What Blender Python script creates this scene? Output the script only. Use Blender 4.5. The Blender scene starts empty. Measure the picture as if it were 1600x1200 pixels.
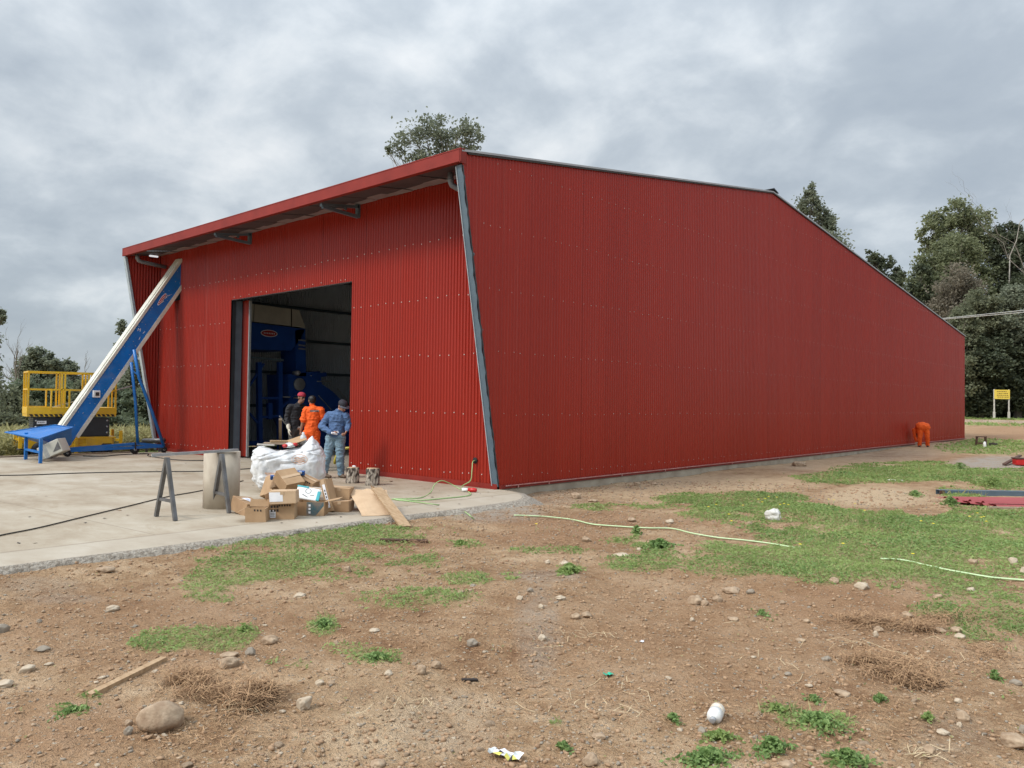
import bpy, bmesh, math, random
import numpy as np
from mathutils import Vector, Matrix, Euler
from mathutils.bvhtree import BVHTree

# ------------------------------------------------------------------ camera
SC = bpy.context.scene
COL = SC.collection
F_PX, PITCH, ROLL, YAW = 1222.19, 0.02332, 0.01342, 2.30577
CAM = np.array([10.2744, -11.0341, 1.6811])
fw = np.array([math.cos(PITCH)*math.cos(YAW), math.cos(PITCH)*math.sin(YAW), math.sin(PITCH)])
rt0 = np.array([math.sin(YAW), -math.cos(YAW), 0.0])
up0 = np.cross(rt0, fw)
rt = math.cos(ROLL)*rt0 + math.sin(ROLL)*up0
up = -math.sin(ROLL)*rt0 + math.cos(ROLL)*up0
camd = bpy.data.cameras.new("camera")
camd.sensor_width = 36.0
camd.lens = F_PX/1600*36.0
camd.clip_start, camd.clip_end = 0.1, 2000
camo = bpy.data.objects.new("camera", camd)
COL.objects.link(camo)
M = Matrix(((rt[0], up[0], -fw[0], CAM[0]), (rt[1], up[1], -fw[1], CAM[1]), (rt[2], up[2], -fw[2], CAM[2]), (0, 0, 0, 1)))
camo.matrix_world = M
SC.camera = camo

# ------------------------------------------------------------------ light
SUN_EL, SUN_AZ = math.radians(44), math.radians(254)      # direction towards the sun (azimuth from +X, counter-clockwise)
SUN_DIR = Vector((math.cos(SUN_EL)*math.cos(SUN_AZ), math.cos(SUN_EL)*math.sin(SUN_AZ), math.sin(SUN_EL)))
sl = bpy.data.lights.new("sun", 'SUN')
sl.energy, sl.angle, sl.color = 2.2, math.radians(13), (1.0, 0.95, 0.88)
so = bpy.data.objects.new("sun", sl)
COL.objects.link(so)
so.rotation_euler = (-SUN_DIR).to_track_quat('-Z', 'Y').to_euler()

W = bpy.data.worlds.new("World")
SC.world = W
W.use_nodes = True
wt = W.node_tree
wn, wl = wt.nodes, wt.links
wn.clear()
def nmath(nt, op, a, b=None, c=None, clamp=False):
    n = nt.nodes.new('ShaderNodeMath'); n.operation = op; n.use_clamp = clamp
    for i, v in enumerate((a, b, c)):
        if v is None: continue
        if isinstance(v, (int, float)): n.inputs[i].default_value = v
        else: nt.links.new(v, n.inputs[i])
    return n.outputs[0]
def nnoise(nt, vec, scale, detail=4, rough=0.55, dist=0.0):
    n = nt.nodes.new('ShaderNodeTexNoise')
    n.inputs['Scale'].default_value = scale; n.inputs['Detail'].default_value = detail
    n.inputs['Roughness'].default_value = rough; n.inputs['Distortion'].default_value = dist
    if vec is not None: nt.links.new(vec, n.inputs['Vector'])
    return n.outputs['Fac']
def nramp(nt, fac, stops):
    n = nt.nodes.new('ShaderNodeValToRGB')
    el = n.color_ramp.elements
    while len(el) < len(stops): el.new(0.5)
    for e, (p, c) in zip(el, stops):
        e.position = p
        e.color = (c[0], c[1], c[2], 1) if isinstance(c, (tuple, list)) else (c, c, c, 1)
    nt.links.new(fac, n.inputs[0])
    return n.outputs[0]
def nmix(nt, fac, a, b, mode='MIX'):
    n = nt.nodes.new('ShaderNodeMix'); n.data_type = 'RGBA'; n.blend_type = mode
    for s, v in ((0, fac), (6, a), (7, b)):
        if isinstance(v, (int, float)): n.inputs[s].default_value = v
        elif isinstance(v, (tuple, list)): n.inputs[s].default_value = (v[0], v[1], v[2], 1)
        else: nt.links.new(v, n.inputs[s])
    return n.outputs[2]
def nmap(nt, vec, scale=(1, 1, 1), loc=(0, 0, 0), rot=(0, 0, 0)):
    n = nt.nodes.new('ShaderNodeMapping')
    n.inputs['Scale'].default_value = scale; n.inputs['Location'].default_value = loc; n.inputs['Rotation'].default_value = rot
    nt.links.new(vec, n.inputs['Vector'])
    return n.outputs[0]
sky = wn.new('ShaderNodeTexSky')
sky.sky_type = 'NISHITA'; sky.sun_disc = False
sky.sun_elevation = SUN_EL
sky.sun_rotation = math.radians(90) - SUN_AZ
tc = wn.new('ShaderNodeTexCoord')
sep = wn.new('ShaderNodeSeparateXYZ'); wl.new(tc.outputs['Generated'], sep.inputs[0])
zc = nmath(wt, 'MAXIMUM', sep.outputs[2], 0.0)
den = nmath(wt, 'ADD', zc, 0.42)
cmb = wn.new('ShaderNodeCombineXYZ')
wl.new(nmath(wt, 'DIVIDE', sep.outputs[0], den), cmb.inputs[0])
wl.new(nmath(wt, 'DIVIDE', sep.outputs[1], den), cmb.inputs[1])
cv = cmb.outputs[0]
big = nnoise(wt, nmap(wt, cv, (1, 1, 1), (5.6, 0.9, 2.4)), 1.25, 8, 0.56, 0.2)
mid = nnoise(wt, nmap(wt, cv, (1, 1, 1), (7.3, 2.2, 5.0)), 4.6, 7, 0.55, 0.2)
dens = nmath(wt, 'ADD', nmath(wt, 'MULTIPLY', big, 0.58), nmath(wt, 'MULTIPLY', mid, 0.42))
cloud = nramp(wt, dens, [(0.37, (0.36, 0.41, 0.465)), (0.445, (0.405, 0.455, 0.505)), (0.50, (0.485, 0.535, 0.58)), (0.55, (0.60, 0.645, 0.68)), (0.62, (0.75, 0.775, 0.79))])
skyc = nmix(wt, 1.0, sky.outputs[0], (0.10, 0.10, 0.10), 'MULTIPLY')
col = nmix(wt, 0.88, skyc, cloud)
dot = wn.new('ShaderNodeVectorMath'); dot.operation = 'DOT_PRODUCT'
wl.new(tc.outputs['Generated'], dot.inputs[0]); dot.inputs[1].default_value = SUN_DIR
glow = nmath(wt, 'POWER', nmath(wt, 'MAXIMUM', dot.outputs['Value'], 0.0), 5.0)
bright = nmath(wt, 'ADD', nmath(wt, 'ADD', 1.0, nmath(wt, 'MULTIPLY', nmath(wt, 'POWER', zc, 3.4), 3.4)), nmath(wt, 'MULTIPLY', glow, 0.8))
bg = wn.new('ShaderNodeBackground')
wl.new(col, bg.inputs['Color']); wl.new(bright, bg.inputs['Strength'])
wo = wn.new('ShaderNodeOutputWorld'); wl.new(bg.outputs[0], wo.inputs[0])

SC.view_settings.view_transform = 'Standard'
SC.view_settings.look = 'None'
SC.view_settings.exposure = 0.20
SC.view_settings.gamma = 1.0
SC.render.engine = 'CYCLES'
SC.cycles.max_bounces = 8
SC.cycles.diffuse_bounces = 4
SC.cycles.use_denoising = True

# ------------------------------------------------------------------ helpers
rng = np.random.default_rng(7)
random.seed(7)
def ray(u, v):
    return fw + rt*(u-800)/F_PX - up*(v-600)/F_PX
def at(u, v, z=0.0):
    d = ray(u, v); t = (z-CAM[2])/d[2]
    return CAM + d*t
def dep(u, v, d):
    return CAM + ray(u, v)*d
def topx(P):
    d = np.asarray(P, float) - CAM
    z = d @ fw
    return 800 + F_PX*(d @ rt)/z, 600 - F_PX*(d @ up)/z, z

def _hash(ix, iy, s):
    h = np.sin(ix*127.1 + iy*311.7 + s*74.7)*43758.5453
    return h - np.floor(h)
def vnoise(x, y, s=0):
    ix, iy = np.floor(x), np.floor(y)
    fx, fy = x-ix, y-iy
    fx, fy = fx*fx*(3-2*fx), fy*fy*(3-2*fy)
    a, b, c, d = _hash(ix, iy, s), _hash(ix+1, iy, s), _hash(ix, iy+1, s), _hash(ix+1, iy+1, s)
    return (a*(1-fx)+b*fx)*(1-fy) + (c*(1-fx)+d*fx)*fy
def fbm(x, y, s=0, o=4):
    v, a = 0, 0.5
    for i in range(o):
        v = v + a*(vnoise(x*2**i + i*17.3, y*2**i - i*9.1, s+i)-0.5); a *= 0.5
    return v
def sstep(a, b, x):
    t = np.clip((x-a)/(b-a), 0, 1)
    return t*t*(3-2*t)

EDGE_X = 1.42                       # right-hand edge of the concrete slab
def gz(x, y):
    x = np.asarray(x, float); y = np.asarray(y, float)
    z = -0.14 + 0.0*x
    z = z + 0.13*sstep(14, 31, y)
    far = sstep(-16, -6, x)
    z = z + far*0.80*sstep(34, 66, y)
    z = z + 0.5*sstep(-30, -80, x)*0.6
    r = np.hypot(x-CAM[0], y-CAM[1])
    z = z + 0.10*fbm(x*0.45, y*0.45, 3, 3)
    z = z + 0.085*fbm(x*1.7, y*1.7, 11, 3)*sstep(40, 12, r)
    z = z + 0.034*fbm(x*7.0, y*7.0, 21, 3)*sstep(18, 7, r)
    z = z + 0.026*np.abs(fbm(x*20.0, y*20.0, 27, 3))*sstep(12, 5, r)
    # low bank of earth where the bare dirt meets the grass
    z = z + 0.12*np.exp(-(((x-7.6)/1.7)**2 + ((y+2.9)/1.1)**2))
    z = z + 0.07*np.exp(-(((x-5.4)/0.9)**2 + ((y+5.2)/1.0)**2))
    # shallow wheel track in front
    z = z - 0.03*np.exp(-((x-6.6+0.25*(y+6))/0.35)**2)*sstep(-3.5, -6.5, y)
    inside = ((x < EDGE_X-0.12) & (y < -0.4)) | ((x < -0.12) & (y < 36.9) & (x > -14.9))
    inside = inside & (x > -14.0)
    near = np.clip((EDGE_X+0.5-x)/0.5, 0, 1)*(y < 0.5)
    z = np.where((x < EDGE_X+0.5) & (x > -14.4) & (y < 37), np.minimum(z, -0.10 + 0.11*sstep(20, 31, y)), z)
    apron = sstep(EDGE_X+1.6, EDGE_X+0.1, x)*sstep(0.3, -1.2, y)*(x > 0)
    z = z*(1-apron) + (-0.065+0.04*fbm(x*3, y*3, 33, 3))*apron
    return np.where(inside, -0.40, z)
def gpt(u, v):
    z = -0.14
    for _ in range(12):
        p = at(u, v, z); z = float(gz(p[0], p[1]))
    return np.array([p[0], p[1], z])

def gpts(u, v):
    """ground points for many photo positions at once"""
    d = fw[None]+rt[None]*((u-800)/F_PX)[:, None]-up[None]*((v-600)/F_PX)[:, None]
    z = np.full(len(u), -0.14)
    for _ in range(12):
        p = CAM[None]+d*((z-CAM[2])/d[:, 2])[:, None]; z = gz(p[:, 0], p[:, 1])
    p[:, 2] = z
    return p
# ------------------------------------------------------------------ materials
MATS = {}
def new_mat(name):
    m = bpy.data.materials.new(name); m.use_nodes = True
    nt = m.node_tree
    b = nt.nodes['Principled BSDF']
    MATS[name] = m
    return m, nt, b
def sock(nt, s, v):
    if isinstance(v, (int, float)): s.default_value = v
    elif isinstance(v, (tuple, list)): s.default_value = (v[0], v[1], v[2], 1)
    else: nt.links.new(v, s)
def addbump(nt, b, h, strength=0.3, dist=0.02):
    n = nt.nodes.new('ShaderNodeBump')
    n.inputs['Strength'].default_value = strength; n.inputs['Distance'].default_value = dist
    nt.links.new(h, n.inputs['Height']); nt.links.new(n.outputs[0], b.inputs['Normal'])
def tcoord(nt, which='Object'):
    return nt.nodes.new('ShaderNodeTexCoord').outputs[which]
def simple(name, c1, c2=None, *a, grime=0.0, **k):
    m = simple0(name, c1, c2, *a, **k)
    if grime:
        nt = m.node_tree; b = nt.nodes['Principled BSDF']; L = b.inputs['Base Color'].links[0].from_socket
        o = tcoord(nt)
        g1 = nramp(nt, nnoise(nt, o, 1.7, 7, 0.7), [(0.50, 0.0), (0.66, grime)])
        g2 = nramp(nt, nnoise(nt, nmap(nt, o, (1, 1, 3)), 14, 5, 0.7), [(0.58, 0.0), (0.66, grime*1.3)])
        c = nmix(nt, nmath(nt, 'MAXIMUM', g1, g2), L, (0.26, 0.215, 0.165))
        nt.links.new(c, b.inputs['Base Color'])
        nt.links.new(nramp(nt, g1, [(0.0, b.inputs['Roughness'].default_value), (1.0, 0.9)]), b.inputs['Roughness'])
    return m
def simple0(name, c1, c2=None, scale=3.0, rough=0.6, metal=0.0, bump=0.0, bscale=None, detail=5, stretch=(1, 1, 1), spec=0.5, lo=0.35, hi=0.65, bdist=0.01):
    m, nt, b = new_mat(name)
    c2 = c2 or tuple(x*0.8 for x in c1)
    v = nmap(nt, tcoord(nt), stretch)
    f = nnoise(nt, v, scale, detail)
    sock(nt, b.inputs['Base Color'], nramp(nt, f, [(lo, c2), (hi, c1)]))
    b.inputs['Roughness'].default_value = rough; b.inputs['Metallic'].default_value = metal
    b.inputs['Specular IOR Level'].default_value = spec
    if bump: addbump(nt, b, nnoise(nt, v, bscale or scale*4, 5), bump, bdist)
    return m

def sheet_mat(name, c1, c2, pitch_axis, rough=0.42, streak=0.5):
    """painted corrugated sheet: tint differs a little from sheet to sheet, faint dust streaks"""
    m, nt, b = new_mat(name)
    o = tcoord(nt)
    sp = nt.nodes.new('ShaderNodeSeparateXYZ'); nt.links.new(o, sp.inputs[0])
    along = sp.outputs[pitch_axis]
    cell = nmath(nt, 'FLOOR', nmath(nt, 'DIVIDE', along, 0.86))
    wn_ = nt.nodes.new('ShaderNodeTexWhiteNoise'); wn_.noise_dimensions = '1D'; nt.links.new(cell, wn_.inputs['W'])
    st = (0.3, 4.0, 0.15) if pitch_axis == 1 else (4.0, 0.3, 0.15)
    s1 = nnoise(nt, nmap(nt, o, st), 1.6, 6, 0.65)
    s2 = nnoise(nt, o, 0.35, 4)
    dustv = nmath(nt, 'MULTIPLY', nnoise(nt, nmap(nt, o, (st[0]*6, st[1]*6, 0.12)), 1.1, 3, 0.6), 1.0)
    t = nmath(nt, 'ADD', nmath(nt, 'MULTIPLY', s1, 0.5), nmath(nt, 'ADD', nmath(nt, 'MULTIPLY', wn_.outputs['Value'], 0.22), nmath(nt, 'MULTIPLY', s2, 0.3)))
    base = nramp(nt, t, [(0.3, c2), (0.7, c1)])
    fr_ = nmath(nt, 'FRACT', nmath(nt, 'DIVIDE', along, 0.86))
    base = nmix(nt, nmath(nt, 'MULTIPLY', nmath(nt, 'LESS_THAN', fr_, 0.016), nmath(nt, 'ADD', 0.15, nmath(nt, 'MULTIPLY', wn_.outputs['Value'], 0.5))), base, (c2[0]*0.5, c2[1]*0.5, c2[2]*0.5))
    ds = nramp(nt, dustv, [(0.62, 0.0), (0.78, streak*0.30)])
    base = nmix(nt, ds, base, (0.45, 0.30, 0.26))
    sock(nt, b.inputs['Base Color'], base)
    b.inputs['Specular IOR Level'].default_value = 0.30
    sock(nt, b.inputs['Roughness'], nramp(nt, s1, [(0.3, 0.24), (0.7, 0.32)]))
    addbump(nt, b, nnoise(nt, nmap(nt, o, (st[0]*0.9, st[1]*0.9, 0.5)), 1.2, 2), 0.25, 0.02)
    return m

RED1, RED2 = (0.335, 0.0255, 0.0130), (0.295, 0.0215, 0.0110)
sheet_mat('red_sheet_front', RED1, RED2, 0)
sheet_mat('red_sheet_side', RED1, RED2, 1)
simple('red_flashing', (0.24, 0.024, 0.016), (0.19, 0.018, 0.012), 2.0, 0.55, spec=0.3)
simple('pink_film', (0.50, 0.28, 0.26), (0.42, 0.14, 0.12), 6.0, 0.35)
simple('galv', (0.50, 0.52, 0.54), (0.40, 0.42, 0.44), 8.0, 0.42, 0.55)
simple('zinc_screw', (0.74, 0.69, 0.64), (0.64, 0.58, 0.53), 8.0, 0.4, 0.3)
simple('bluegrey_steel', (0.115, 0.165, 0.205), (0.085, 0.125, 0.16), 3.0, 0.45, 0.1)
simple('dark_steel', (0.035, 0.042, 0.05), (0.025, 0.03, 0.036), 3.0, 0.5, 0.2)
simple('pale_film', (0.42, 0.47, 0.50), (0.30, 0.36, 0.40), 5.0, 0.3)
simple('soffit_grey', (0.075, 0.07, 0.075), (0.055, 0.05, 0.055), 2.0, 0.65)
simple('roof_grey', (0.40, 0.40, 0.41), (0.33, 0.33, 0.34), 2.0, 0.4, 0.3)
simple('inner_sheet', (0.62, 0.70, 0.77), (0.54, 0.61, 0.68), 1.5, 0.5, 0.2)
simple('pipe_grey', (0.19, 0.20, 0.22), (0.15, 0.155, 0.17), 5.0, 0.4)
simple('black_hole', (0.012, 0.012, 0.012), (0.008, 0.008, 0.008), 3, 0.8)
simple('foundation', (0.42, 0.37, 0.29), (0.30, 0.25, 0.19), 2.5, 0.9, bump=0.4, bscale=25)
simple('machine_blue', (0.014, 0.075, 0.36), (0.012, 0.06, 0.29), 3, 0.4)
simple('conv_blue', (0.004, 0.165, 0.52), (0.004, 0.135, 0.44), 3.5, 0.33, grime=0.2)
simple('conv_cream', (0.70, 0.69, 0.61), (0.58, 0.57, 0.50), 4, 0.42, grime=0.4)
simple('cream_dull', (0.50, 0.49, 0.42), (0.42, 0.41, 0.36), 3, 0.5)
simple('lift_yellow', (0.80, 0.49, 0.010), (0.70, 0.41, 0.009), 3, 0.35, grime=0.3)
simple('rubber', (0.022, 0.022, 0.022), (0.014, 0.014, 0.014), 8, 0.75)
simple('black_panel', (0.022, 0.026, 0.034), (0.016, 0.019, 0.025), 4, 0.4)
simple('white_paint', (0.80, 0.80, 0.78), (0.70, 0.70, 0.68), 5, 0.45)
simple('paper', (0.80, 0.80, 0.82), (0.70, 0.71, 0.74), 12, 0.7)
simple('logo_red', (0.42, 0.02, 0.03), (0.36, 0.015, 0.025), 8, 0.4)
simple('mark_black', (0.03, 0.022, 0.018), None, 8, 0.7)
simple('steel_bare', (0.17, 0.17, 0.175), (0.11, 0.105, 0.10), 7, 0.45, 0.45)
simple('steel_light', (0.40, 0.41, 0.42), (0.30, 0.30, 0.31), 9, 0.45, 0.4)
simple('rust', (0.10, 0.045, 0.025), (0.05, 0.025, 0.018), 12, 0.8)
simple('tube_concrete', (0.52, 0.46, 0.37), (0.38, 0.32, 0.25), 3.5, 0.9, bump=0.35, bscale=18, stretch=(1, 1, 0.5))
simple('cardboard', (0.42, 0.275, 0.155), (0.34, 0.215, 0.115), 5, 0.85, bump=0.1, bscale=9)
simple('cardboard_dark', (0.36, 0.225, 0.12), (0.28, 0.17, 0.09), 5, 0.85, bump=0.1, bscale=9)
simple('cardboard_pale', (0.52, 0.37, 0.235), (0.45, 0.31, 0.19), 5, 0.85, bump=0.1, bscale=9)
simple('box_white', (0.66, 0.62, 0.56), (0.55, 0.50, 0.44), 4, 0.6)
simple('teal_print', (0.045, 0.11, 0.13), (0.22, 0.16, 0.12), 9, 0.5)
simple('turquoise', (0.05, 0.38, 0.42), (0.04, 0.28, 0.33), 6, 0.4)
simple('blue_packet', (0.02, 0.10, 0.32), (0.02, 0.07, 0.24), 6, 0.4)
simple('red_plastic', (0.55, 0.02, 0.02), (0.42, 0.015, 0.015), 6, 0.35)
simple('orange_print', (0.66, 0.36, 0.22), (0.72, 0.55, 0.45), 14, 0.6)
simple('tarp_white', (0.72, 0.73, 0.735), (0.62, 0.63, 0.635), 6, 0.42, bump=0.55, bscale=7, bdist=0.03)
simple('wood', (0.42, 0.29, 0.17), (0.30, 0.19, 0.10), 5, 0.8, stretch=(1, 6, 6), bump=0.2)
simple('wood_grey', (0.36, 0.28, 0.20), (0.26, 0.19, 0.13), 5, 0.85, stretch=(1, 6, 6), bump=0.2)
simple('wood_end', (0.50, 0.36, 0.22), (0.38, 0.25, 0.14), 12, 0.8)
simple('hose_pale', (0.52, 0.66, 0.38), (0.44, 0.58, 0.32), 4, 0.45)
simple('hose_green', (0.34, 0.50, 0.22), (0.26, 0.40, 0.16), 4, 0.4)
simple('hose_yellow', (0.50, 0.42, 0.05), (0.42, 0.34, 0.04), 4, 0.4)
simple('cable_black', (0.025, 0.023, 0.02), None, 4, 0.6)
simple('wire_pale', (0.55, 0.55, 0.52), None, 4, 0.5)
simple('sign_yellow', (0.80, 0.60, 0.09), (0.74, 0.54, 0.08), 4, 0.5)
simple('post_grey', (0.50, 0.48, 0.43), (0.36, 0.34, 0.30), 6, 0.8)
simple('sheet_pink', (0.34, 0.075, 0.075), (0.28, 0.055, 0.055), 2, 0.4)
simple('plastic_clear', (0.62, 0.64, 0.64), None, 4, 0.15)
simple('litter_green', (0.02, 0.45, 0.28), (0.02, 0.35, 0.22), 20, 0.3)
simple('foil', (0.70, 0.71, 0.70), (0.55, 0.56, 0.52), 30, 0.25, 0.6)
simple('foil_yellow', (0.65, 0.60, 0.12), None, 30, 0.35)
simple('bag_white', (0.62, 0.60, 0.56), (0.48, 0.46, 0.42), 9, 0.6, bump=0.6, bscale=14, bdist=0.03)
simple('bottle_white', (0.74, 0.74, 0.72), (0.62, 0.61, 0.57), 25, 0.4)
simple('bottle_dirty', (0.50, 0.38, 0.24), (0.70, 0.66, 0.58), 30, 0.6)
simple('stone_tan', (0.41, 0.305, 0.205), (0.25, 0.168, 0.105), 15, 0.9, bump=0.7, bscale=38, detail=8)
simple('stone_grey', (0.30, 0.255, 0.20), (0.20, 0.165, 0.125), 9, 0.88, bump=0.4, bscale=30)
simple('stone_pale', (0.48, 0.405, 0.305), (0.36, 0.275, 0.19), 9, 0.88, bump=0.4, bscale=30)
simple('straw_dry', (0.46, 0.29, 0.155), (0.21, 0.115, 0.058), 30, 0.9)
simple('straw_pale', (0.55, 0.44, 0.28), (0.42, 0.31, 0.18), 30, 0.9)
simple('flower_yellow', (0.80, 0.62, 0.02), None, 10, 0.6)
simple('skin', (0.40, 0.215, 0.145), (0.34, 0.17, 0.11), 14, 0.55)
simple('skin_dark', (0.30, 0.155, 0.10), (0.25, 0.12, 0.075), 14, 0.55)
simple('hair', (0.014, 0.011, 0.010), (0.010, 0.008, 0.007), 40, 0.55, bump=0.4, bscale=60)
simple('cloth_blue', (0.085, 0.155, 0.30), (0.062, 0.115, 0.23), 9, 0.9, bump=0.8, bscale=7, bdist=0.03)
simple('denim', (0.19, 0.28, 0.34), (0.115, 0.185, 0.25), 7, 0.9, bump=0.8, bscale=9, bdist=0.025)
simple('cloth_orange', (0.86, 0.125, 0.010), (0.72, 0.09, 0.008), 8, 0.85, bump=0.9, bscale=8, bdist=0.03)
simple('cloth_dark', (0.024, 0.024, 0.028), (0.016, 0.016, 0.02), 8, 0.9, bump=0.8, bscale=8, bdist=0.03)
simple('trouser_grey', (0.075, 0.068, 0.062), (0.045, 0.041, 0.038), 8, 0.9, bump=0.8, bscale=8, bdist=0.03)
simple('glove_white', (0.70, 0.67, 0.58), (0.60, 0.56, 0.47), 15, 0.9)
simple('boot_brown', (0.13, 0.085, 0.055), (0.09, 0.06, 0.04), 14, 0.8)
simple('cap_red', (0.42, 0.03, 0.06), (0.34, 0.02, 0.04), 9, 0.8)
simple('cap_grey', (0.13, 0.14, 0.17), (0.10, 0.11, 0.135), 9, 0.8)
simple('cap_navy', (0.022, 0.022, 0.032), None, 9, 0.8)
simple('reflect_strip', (0.30, 0.27, 0.25), (0.17, 0.15, 0.15), 40, 0.5)
simple('eye_dark', (0.01, 0.008, 0.008), None, 9, 0.3)
simple('lip', (0.26, 0.10, 0.085), None, 9, 0.5)
simple('bark_grey', (0.22, 0.19, 0.155), (0.11, 0.095, 0.075), 6, 0.95, bump=0.6, bscale=14, stretch=(1, 1, 0.4), bdist=0.03)
simple('bark_pale', (0.52, 0.49, 0.44), (0.36, 0.33, 0.29), 5, 0.9)
simple('bark_log', (0.44, 0.38, 0.31), (0.060, 0.045, 0.036), 16, 0.95, bump=1.0, bscale=18, stretch=(1, 1, 0.55), bdist=0.04, lo=0.44, hi=0.58)
m, nt, b = new_mat('gap_glow')  # self-glowing white imitating sky brightness in the eave gap
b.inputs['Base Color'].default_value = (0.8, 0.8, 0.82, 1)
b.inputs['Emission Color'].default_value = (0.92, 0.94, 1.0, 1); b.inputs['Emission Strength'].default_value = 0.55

def leaf_mat(name, dark, light, trans=0.25):
    m, nt, b = new_mat(name)
    a = nt.nodes.new('ShaderNodeAttribute'); a.attribute_name = 'tint'
    c = nramp(nt, a.outputs['Fac'], [(0.0, dark), (1.0, light)])
    sock(nt, b.inputs['Base Color'], c)
    b.inputs['Roughness'].default_value = 0.6; b.inputs['Specular IOR Level'].default_value = 0.3
    tr = nt.nodes.new('ShaderNodeBsdfTranslucent'); nt.links.new(c, tr.inputs[0])
    mx = nt.nodes.new('ShaderNodeMixShader'); mx.inputs[0].default_value = trans
    out = nt.nodes['Material Output']
    nt.links.new(b.outputs[0], mx.inputs[1]); nt.links.new(tr.outputs[0], mx.inputs[2]); nt.links.new(mx.outputs[0], out.inputs[0])
    return m
leaf_mat('leaf_green', (0.110, 0.130, 0.070), (0.300, 0.320, 0.175), 0.5)
leaf_mat('leaf_dark', (0.042, 0.055, 0.036), (0.130, 0.150, 0.085), 0.35)
leaf_mat('leaf_olive', (0.105, 0.118, 0.072), (0.270, 0.285, 0.175), 0.5)
leaf_mat('leaf_grey', (0.115, 0.135, 0.096), (0.285, 0.310, 0.215), 0.5)
leaf_mat('leaf_brown', (0.165, 0.142, 0.105), (0.310, 0.275, 0.210), 0.5)
leaf_mat('leaf_bramble', (0.088, 0.116, 0.072), (0.225, 0.265, 0.165), 0.45)
leaf_mat('grass_leaf', (0.165, 0.250, 0.072), (0.390, 0.490, 0.175), 0.48)
leaf_mat('grass_dry', (0.240, 0.235, 0.100), (0.460, 0.425, 0.210), 0.4)
leaf_mat('weed_leaf', (0.125, 0.215, 0.065), (0.310, 0.430, 0.155), 0.45)

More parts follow.
